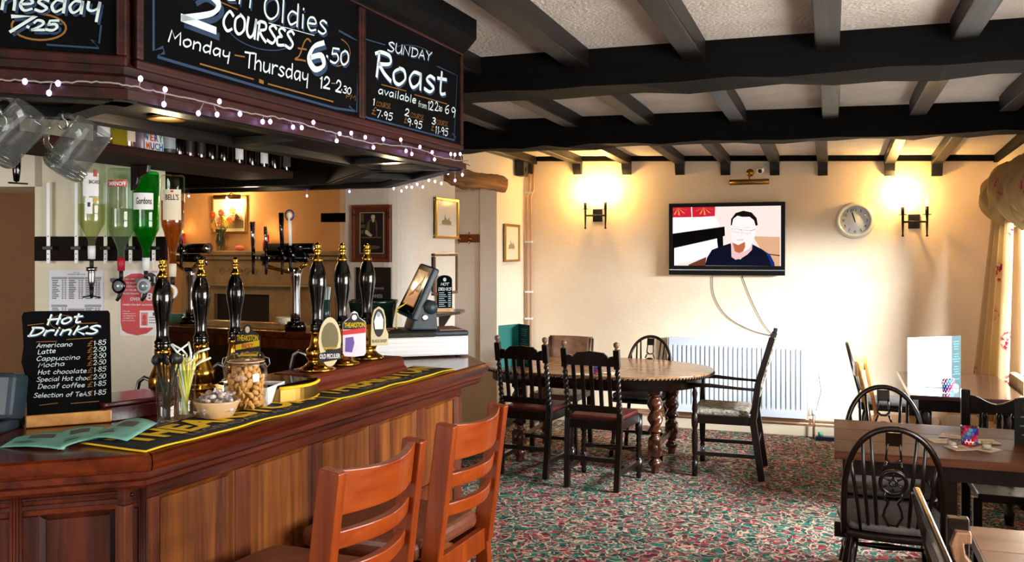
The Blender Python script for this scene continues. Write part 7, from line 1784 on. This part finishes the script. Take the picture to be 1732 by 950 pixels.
ri = [sell(k, .90) for k in range(64)]; r2 = [sell(k, .87) for k in range(64)]
m = MB(); vs = [(x, y, z) for z in (TO-.11, TO-.024) for x, y in ri]+[(x, y, z) for z in (TO-.11, TO-.024) for x, y in r2]
m.add(vs, [(k, (k+1) % 64, 64+(k+1) % 64, 64+k) for k in range(64)]+[(128+k, 192+k, 192+(k+1) % 64, 128+(k+1) % 64) for k in range(64)]+[(k, 128+k, 128+(k+1) % 64, (k+1) % 64) for k in range(64)], None, True)
m.build('apron', M_darkh, ot, world=False)
M_leg = wood('leg_oak', '#2a1209', '#55280f', 'Z', 3, .25, .5)
for p in (at(1107, 799, z=0), at(1135, 768, z=0), None, None):
    if p is None: continue
lg = [at(1108, 799, z=0), at(1136, 766, z=0)]; lg[1].y = min(lg[1].y, oc.y+.42)
xl_ = oc.x-(lg[0].x-oc.x)
for p in lg+[Vector((xl_, lg[0].y, 0)), Vector((xl_, lg[1].y, 0))]:
    x, y = p.x, p.y
    m = MB().lathe([(.001, 0), (.028, 0), (.030, .015), (.026, .035), (.042, .05), (.052, .07), (.042, .09), (.030, .10), (.034, .115), (.046, .125), (.050, .13), (.001, .131)], 20, T(x, y, 0))
    m.box((x, y, .185), (.088, .088, .115)); m.lathe([(.001, .0), (.05, 0), (.04, .02), (.028, .028), (.036, .036), (.03, .045), (.001, .046)], 20, T(x, y, .24))
    for k in range(4): m.lathe([(.001, 0), (.030, 0), (.026, .005), (.001, .006)], 18, T(x, y, .185) @ Rz(k*PI/2) @ T(.044, 0, 0) @ Ry(PI/2))
    b = barley((x, y, .285), (x, y, .555), .046, 62, 24, .24); m.add(b.v, b.f, None, True)
    m.lathe([(.001, 0), (.034, 0), (.05, .01), (.04, .02), (.03, .03), (.001, .031)], 20, T(x, y, .55)); m.box((x, y, .64), (.09, .09, .14))
    m.build('leg', M_leg, ot)
for a, b in ((lg[0], Vector((xl_, lg[0].y, 0))), (lg[1], Vector((xl_, lg[1].y, 0))), (lg[0], lg[1]), (Vector((xl_, lg[0].y, 0)), Vector((xl_, lg[1].y, 0)))):
    if abs(a.x-b.x) < .3: MB().beam((a.x, a.y, .185), (b.x, b.y, .185), .03, .04).build('stretcher', M_leg, ot)
# things on it: menu cards, tumblers
def card(p, ang, wd, ht, z, mat, name, label, cat, lean=0.0, fold=None, grp=None, lines=True, fold_ang=1.9, ink=None):
    t = thing(name, label, cat, (p.x, p.y, z), ang, grp)
    Mx = Matrix(((1,0,0,0),(0,0,-1,0),(0,1,0,0),(0,0,0,1)))
    MB().bb((0, 0, -.001), (wd, ht, .001), Mx).build('cover', mat, t, world=False)
    if fold: MB().bb((0, 0, -.001), (fold[0], ht, .001), Rz(fold_ang) @ Mx).build('leaf', fold[1], t, world=False)
    m = MB(); rnd = random.Random(int(wd*1000))
    Mf = (Rz(fold_ang) @ Mx) if fold else Mx; wf = fold[0] if fold else wd
    for k in range(int(ht/.02)-2):
        if rnd.random() < .2: continue
        a = wf*rnd.uniform(.1, .25); m.bb((a, ht-.025-k*.02, .0011 if not fold else -.0018), (wf-a, ht-.019-k*.02, .0018 if not fold else -.0011), Mf)
    if lines: m.build('print', ink or M_whitep, t, world=False)
    return t
mp = at(848, 622, z=TO); 
def folded_menu(p0, p1, p2, ht, z, ma, mb_, label, inks=(None, M_whitep)):
    t = thing('menu', label, 'menu', (p1.x, p1.y, z))
    for a, b, mat, ink, nm in ((p0, p1, ma, inks[0], 'cover'), (p1, p2, mb_, inks[1], 'leaf')):
        a = Vector((a.x, a.y, 0)); b = Vector((b.x, b.y, 0)); Mx = vplane(a, b) @ T(0, z, 0); L_ = (b-a).length
        MB().bb((0, 0, -.001), (L_, ht, .001), Mx).build(nm, mat, t)
        if ink:
            m = MB(); rnd = random.Random(5)
            for k in range(int(ht/.016)-2):
                if k % 5 == 0: continue
                i_ = L_*rnd.uniform(.1, .3); m.bb((i_, ht-.022-k*.016, .0011), (L_-i_, ht-.018-k*.016, .0016), Mx)
            m.build('print', ink, t)
    return t
folded_menu(at(843, 622, z=TO), at(877, 617, z=TO), at(896, 621, z=TO), .32, TO, M_teal, plain('menu_dark_teal', '#06302c', .5), 'tall green folded menu standing on the left end of the oval table', (None, plain('pale_teal_ink', '#6fa8a0', .6)))
cv = at(1011, 633, z=TO)
M_mos = [plain('mosaic_pink', '#d8407a', .2, coat=.4), plain('mosaic_blue', '#2a5ac8', .2, coat=.4), plain('mosaic_red', '#b81830', .2, coat=.4), plain('mosaic_teal', '#3ab0b8', .2, coat=.4), plain('mosaic_purple', '#5a2a8a', .2, coat=.4)]
def mosaic(p, z, r, h, label, glow=0.0, pale=False):
    t = thing('mosaic_candle_holder', label, 'candle holder', (p.x, p.y, z), 0, 'mosaic glass candle holders')
    MB().lathe([(.001, .003), (r*.86, .005), (r*.93, h), (r, h), (r*.88, 0), (.001, 0)], 28).build('glass', M_glass, t, world=False)
    m = MB(); nr, nc = 5, 14
    for j in range(nr):
        for i in range(nc):
            a0 = 2*PI*(i+.08+(j % 2)*.5)/nc; a1 = a0+2*PI*.84/nc; z0 = h*(.06+j*.185); z1 = z0+h*.155
            rr0, rr1 = r*(.885+.115*z0/h)+.001, r*(.885+.115*z1/h)+.001
            m.add([(rr0*math.cos(a0), rr0*math.sin(a0), z0), (rr0*math.cos(a1), rr0*math.sin(a1), z0), (rr1*math.cos(a1), rr1*math.sin(a1), z1), (rr1*math.cos(a0), rr1*math.sin(a0), z1)], [(0, 1, 2, 3)], mi=(i*3+j*2) % 5)
    o = m.build('mosaic_tiles', M_mos, t, world=False); o['kind'] = 'stuff'
    if glow: MB().lathe([(.001, .006), (.018, .006), (.018, .02), (.001, .022)], 14).build('tealight', plain('tealight', '#e8c8b8', .4, emit='#ff7050', es=glow), t, world=False)
    return t
mosaic(cv, TO, .034, .09, 'pink and blue mosaic glass candle holder on the oval table')
for k, (u, v, r_) in enumerate(((985, 632, .3), (1032, 631, -.4))):
    p = at(u, v, z=TO); tag(MB().box((0, 0, 0), (.095, .095, .003), T(p.x, p.y, TO+.0025) @ Rz(r_)).build('beer_mat', M_cream), ['square beer mat left of the mosaic holder on the oval table', 'square beer mat right of the mosaic holder on the oval table'][k], 'beer mat')

# oak refectory table on the right
q0 = at(1411, 708, z=TZ); q1 = at(1411, 762, z=TZ); tx0 = (q0.x+q1.x)/2; ty0, ty1 = q1.y, q0.y; tx1 = 1.2
rt = thing('refectory_table', 'long brown oak table on the right with trestle ends and coasters', 'table', ((tx0+tx1)/2, (ty0+ty1)/2, 0))
npl = 3
for k in range(npl):
    ya = ty0+(ty1-ty0)*k/npl; yb_ = ty0+(ty1-ty0)*(k+1)/npl; MB().bb((tx0, ya+.0006, TZ-.035), (tx1, yb_-.0006, TZ)).build('top_board', M_tableR, rt, bevel=.0025)
MB().bb((tx0+.08, ty0+.07, TZ-.11), (tx1-.06, ty0+.095, TZ-.035)).build('apron', M_dark, rt); MB().bb((tx0+.08, ty1-.095, TZ-.11), (tx1-.06, ty1-.07, TZ-.035)).build('apron', M_dark, rt)
for x in (tx0+.46, tx1-.22):
    MB().bb((x-.03, ty0+.12, .06), (x+.03, ty0+.18, TZ-.035)).build('leg', M_dark, rt, bevel=.005); MB().bb((x-.03, ty1-.18, .06), (x+.03, ty1-.12, TZ-.035)).build('leg', M_dark, rt, bevel=.005)
    MB().bb((x-.035, ty0+.06, 0), (x+.035, ty1-.06, .06)).build('foot', M_dark, rt, bevel=.006)
MB().bb((tx0-.0, (ty0+ty1)/2-.03, .27), (tx1-.15, (ty0+ty1)/2+.03, .34)).build('stretcher', M_dark, rt, bevel=.004)
mh = at(1640, 752, z=TZ); mosaic(mh, TZ, .036, .082, 'red and blue mosaic candle holder glowing on the brown oak table', 5)
for k, (u, v, r_, l_) in enumerate(((1591, 746, .3, 'cream beer mat lying farthest left on the oak table'), (1609, 739, -.3, 'cream beer mat half hidden behind the mosaic holder'), (1622, 758, .5, 'cream beer mat in front of the mosaic holder'), (1668, 748, .2, 'cream beer mat right behind the right tea light'), (1668, 760, .9, 'cream beer mat under the right tea light'))):
    p = at(u, v, z=TZ); m = MB().box((0, 0, 0), (.092, .092, .0025), T(p.x, p.y, TZ+.002+.0026*(k % 2)) @ Rz(r_)); o = m.build('beer_mat', mottled('mat_print%d' % k, '#b9a08a', '#d9c6a8', 60, .7)); tag(o, l_, 'beer mat', 'beer mats on the oak table')
    MB().box((0, 0, 0), (.05, .03, .0005), T(p.x, p.y, TZ+.0038+.0026*(k % 2)) @ Rz(r_)).build('print', plain('mat_gold%d' % k, '#a8842a', .6), o)
for k, (u, v) in enumerate(((1611, 757), (1669, 761))):
    p = at(u, v, z=TZ); t = thing('tea_light', ['small glass tea light holder left of the mosaic one', 'small glass tea light holder right of the mosaic one'][k], 'tea light', (p.x, p.y, TZ+.006), 0, 'clear tea light holders on the oak table')
    MB().lathe([(.001, .002), (.019, .003), (.020, .03), (.022, .03), (.021, 0), (.001, 0)], 20).build('glass', M_glass, t, world=False); MB().lathe([(.001, .004), (.017, .004), (.017, .018), (.001, .018)], 16).build('wax', M_cream, t, world=False)
mm_ = at(1716, 752, z=TZ)
card(mm_, YAW+.1, .2, .205, TZ, plain('menu_black', '#0d1410', .5), 'menu', 'dark menu standing on the oak table at the right edge', 'menu', ink=plain('menu_ink', '#6a7a70', .6))

# glossy table at the window with white menu and candle holder
g0 = at(1510, 627, z=TZ); g1 = at(1548, 668, z=TZ); gx0 = (g0.x+g1.x)/2; gy0, gy1 = g1.y, g0.y; gx1 = RX-.20
gt = thing('window_table', 'glossy dark table at the far window with a white menu on it', 'table', ((gx0+gx1)/2, (gy0+gy1)/2, 0))
MB().bb((gx0, gy0, TZ-.028), (gx1, gy1, TZ)).build('top', M_tableG, gt, bevel=.005)
MB().bb((gx0+.05, gy0+.05, TZ-.10), (gx1-.05, gy1-.05, TZ-.028)).build('apron', M_dark, gt, bevel=.003)
for x in (gx0+.09, gx1-.09):
    for y in (gy0+.09, gy1-.09): turned((x, y, 0), (x, y, TZ-.05), [(0, .024), (.1, .03), (.15, .018), (.2, .03), (.5, .034), (.75, .028), (.8, .036), (1, .036)]).build('leg', M_dark, gt)
wmn = at(1536, 660, z=TZ); 
c0 = at(1535, 656, z=TZ); c1 = at(1609, 652, z=TZ)
dvec = c1-c0
M_menuw = plain('menu_white', '#e4eeee', .3, coat=.1)
c2 = at(1625, 650, z=TZ); dv = c2-c1
folded_menu(c0, c1, c2, .315, TZ, M_menuw, plain('menu_teal_strip', '#021c1c', .6), 'large white menu with narrow teal leaf standing on the glossy window table', (None, plain('teal_ink', '#1c5a58', .6)))
mosaic(at(1603, 664, z=TZ), TZ, .036, .088, 'pale pink mosaic candle holder on the glossy window table')
nk = at(1600, 652, z=TZ); tag(MB().box((0, 0, 0), (.22, .05, .02), T(nk.x-.05, nk.y-.08, TZ+.0105) @ Rz(.1)).build('cutlery_roll', M_white, bevel=.006), 'white napkin roll lying by the menu on the glossy window table', 'napkin')

# nearest table, bottom right corner
n0 = at(1636, 888, z=TZ); nx0, ny1 = n0.x, n0.y
nt = thing('corner_table', 'worn brown table top cut off at the bottom right corner', 'table', (nx0+.4, ny1-.4, 0))
for k in range(3): MB().bb((nx0, ny1-.24*(k+1)+.0006, TZ-.03), (RX-.02, ny1-.24*k-.0006, TZ)).build('top_board', mottled('worn_top', '#452c1e', '#6e5040', 5, .3, stretch=(.3, 2, 1), coat=.2), nt, bevel=.003)
MB().bb((nx0-.004, ny1-.72, TZ-.032), (nx0, ny1, TZ+.0005)).build('edge_strip', M_steel, nt)
for x, y in ((nx0+.08, ny1-.08), (nx0+.08, ny1-.64), (RX-.1, ny1-.08), (RX-.1, ny1-.64)): MB().bb((x-.03, y-.03, 0), (x+.03, y+.03, TZ-.03)).build('leg', M_dark, nt, bevel=.004)
# chair whose top rail runs toward the camera
r0 = at(1550, 832, z=.865); r1 = at(1604, 960, z=.865)
rc = thing('slat_back_armchair', 'dark slat-back armchair with glossy top rail and pale curved arm, beside the corner table', 'chair', ((r0.x+r1.x)/2+.2, (r0.y+r1.y)/2, 0))
e = (r1-r0).normalized()
MB().beam(r0, r1+e*.05, .020, .034).build('top_rail', M_blk, rc, bevel=.006)
for k, z in enumerate((.74, .62)): MB().beam(r0+Vector((.03+.03*k, 0, z-.865)), r1+Vector((.03+.03*k, 0, z-.865)), .016, .05).build('back_slat', M_dark, rc, bevel=.004)
for p in (r0, r1):
    MB().beam(p+Vector((0, 0, .0)), Vector((p.x+.10, p.y, .42)), .032, .034, (0, 1, 0)).build('back_post', M_dark, rc, bevel=.004); MB().beam(Vector((p.x+.10, p.y, .43)), Vector((p.x+.04, p.y, 0)), .032, .034, (0, 1, 0)).build('leg', M_dark, rc, bevel=.004)
    MB().beam(Vector((p.x+.45, p.y, 0)), Vector((p.x+.44, p.y, .43)), .032, .034, (0, 1, 0)).build('leg', M_dark, rc, bevel=.004)
MB().prism([(r0.x+.06, r0.y+.01), (r0.x+.48, r0.y+.01), (r1.x+.44, r1.y-.01), (r1.x+.04, r1.y-.01)], .42, .46).build('seat', M_dark, rc, bevel=.008)

M_armw = wood('worn_arm_wood', '#4a3020', '#8a6448', 'Z', 3, .3, .3)
# armchair post and curved arm by it
a0 = at(1607, 874, z=.80); dd = 2.45
pa = at(1620, 890, d=dd)
zt_ = at(1620, 874, d=dd).z
MB().bb((pa.x-.028, pa.y-.02, 0), (pa.x+.028, pa.y+.02, zt_)).build('arm_post', M_dark, rc, bevel=.004)
pts = [at(u, v, d=dd-.03) for u, v in ((1622, 907), (1618, 922), (1622, 940), (1634, 956), (1650, 975))]
MB().tube([pts[0]+Vector((.03, 0, .0))]+pts, [.02, .024, .022, .021, .022, .024], 4, flat=1.1).build('armrest', M_armw, rc, bevel=.004)

# ---------------------------------------------------------------- curtain and valance at the far window
def floral(name, base='#cdb78e', tr=.5):
    m, n, l, b = newmat(name)
    tc = n.new('ShaderNodeTexCoord'); vo = n.new('ShaderNodeTexVoronoi'); vo.inputs['Scale'].default_value = 4.5; vo.inputs['Randomness'].default_value = .7
    mp = n.new('ShaderNodeMapping'); mp.inputs['Scale'].default_value = (1, 1, .8)
    l.new(tc.outputs['Object'], mp.inputs[0]); l.new(mp.outputs[0], vo.inputs[0])
    nz = n.new('ShaderNodeTexNoise'); nz.inputs['Scale'].default_value = 42; nz.inputs['Detail'].default_value = 2; l.new(tc.outputs['Object'], nz.inputs[0])
    c1 = n.new('ShaderNodeValToRGB'); c1.color_ramp.elements[0].position = .22; c1.color_ramp.elements[0].color = (1, 1, 1, 1); c1.color_ramp.elements[1].position = .30; c1.color_ramp.elements[1].color = (0, 0, 0, 1)
    c2 = n.new('ShaderNodeValToRGB'); c2.color_ramp.elements[0].position = .48; c2.color_ramp.elements[1].position = .56
    l.new(vo.outputs['Distance'], c1.inputs[0]); l.new(nz.outputs[0], c2.inputs[0])
    mu = n.new('ShaderNodeMath'); mu.operation = 'MULTIPLY'; l.new(c1.outputs[0], mu.inputs[0]); l.new(c2.outputs[0], mu.inputs[1])
    mx = n.new('ShaderNodeMix'); mx.data_type = 'RGBA'; l.new(mu.outputs[0], mx.inputs[0]); mx.inputs[6].default_value = lin(base); mx.inputs[7].default_value = lin('#a02848')
    d = n.new('ShaderNodeBsdfDiffuse'); t = n.new('ShaderNodeBsdfTranslucent'); l.new(mx.outputs[2], d.inputs[0]); l.new(mx.outputs[2], t.inputs[0])
    ms = n.new('ShaderNodeMixShader'); ms.inputs[0].default_value = tr; l.new(d.outputs[0], ms.inputs[1]); l.new(t.outputs[0], ms.inputs[2]); n.remove(b)
    l.new(ms.outputs[0], n['Material Output'].inputs[0]); return m
M_flo = floral('floral_cotton')
def curtain(ya, yb, zt, zb_, label, tie=0.0, seed=1, xo=.07):
    m = MB(); N, K = 44, 16; vs = []
    for j in range(K+1):
        v = j/K; z = zt+(zb_-zt)*v
        for i in range(N+1):
            u = i/N; w_ = 1-(tie*math.sin(min(1, v*1.2)*PI*.5)); yy = ya+(yb-ya)*u*w_ if yb > ya else ya+(yb-ya)*u*w_
            vs.append((RX-xo-.035*math.sin(u*PI*2*4.5+seed)*(0.7+.4*v), yy, z))
    m.add(vs, [(j*(N+1)+i, j*(N+1)+i+1, (j+1)*(N+1)+i+1, (j+1)*(N+1)+i) for j in range(K) for i in range(N)], None, True)
    o = m.build('curtain', M_flo); o.modifiers.new('t', 'SOLIDIFY').thickness = .003; return tag(o, label, 'curtain')
cb0 = at(1650, 650, Y=7.25); 
# hand-shaped: the far curtain hangs from the valance and swings out toward the table
m = MB(); N, K = 40, 18; vs = []
for j in range(K+1):
    v = j/K; z = 1.98-(1.98-.38)*v
    for i in range(N+1):
        u = i/N; y = 7.44-.42*u; x = 1.16-.15*v+.10*v*u+.03*u-.035*math.sin(u*PI*2*3.5+.6)*(.7+.5*v)
        vs.append((x, y, z))
m.add(vs, [(j*(N+1)+i, j*(N+1)+i+1, (j+1)*(N+1)+i+1, (j+1)*(N+1)+i) for j in range(K) for i in range(N)], None, True)
o = m.build('curtain', M_flo); o.modifiers.new('t', 'SOLIDIFY').thickness = .003
tag(o, 'cream floral curtain with crimson sprigs hanging left of the far window', 'curtain')
# gathered balloon valance
m = MB(); N, K = 90, 20; vs = []; rnd = random.Random(4)
ph = [rnd.uniform(0, 6) for _ in range(8)]
for j in range(K+1):
    v = j/K
    for i in range(N+1):
        u = i/N; y = 7.55-2.35*u; sw = abs(math.sin(u*PI*4.2))**.6
        bulge = .16*math.sin(PI*min(1, v*1.02))**.7*(.75+.25*sw)
        x = RX-.05-bulge-.022*math.sin(u*95+ph[0]+3*v)-.012*math.sin(u*170+ph[1]-4*v)-.012*math.sin(u*40+v*14+ph[2])
        z = 2.235-.40*v-.09*v*(sw)+.012*math.sin(u*60+v*9)
        vs.append((x, y, z))
m.add(vs, [(j*(N+1)+i, j*(N+1)+i+1, (j+1)*(N+1)+i+1, (j+1)*(N+1)+i) for j in range(K) for i in range(N)], None, True)
vl = m.build('valance', floral('shaded_floral_cotton', '#9a8058', .12)); vl.modifiers.new('t', 'SOLIDIFY').thickness = .004  # curtain cotton with the backlit valance's shade put into a darker base colour
tag(vl, 'gathered floral balloon valance across the top of the far window', 'valance')
# upholstered chair back by the window
cu = at(1712, 640, X=RX-.14)
ch2 = thing('window_bench', 'tan upholstered bench back with red cushion under the far window at the right edge', 'bench', (RX-.14, cu.y, 0))
MB().bb((RX-.16, cu.y-.45, .40), (RX-.10, cu.y+.02, .80)).build('backrest', mottled('tan_weave', '#8a6a42', '#b08c5e', 60, .9), ch2, bevel=.02)
MB().bb((RX-.17, cu.y-.45, .0), (RX-.02, cu.y+.02, .42)).build('base', M_dark, ch2, bevel=.01)
MB().box((RX-.19, cu.y-.2, .60), (.07, .30, .14)).build('cushion', plain('red_cushion', '#a8404c', .9), ch2, bevel=.04)
scene.cycles.transparent_max_bounces = 24
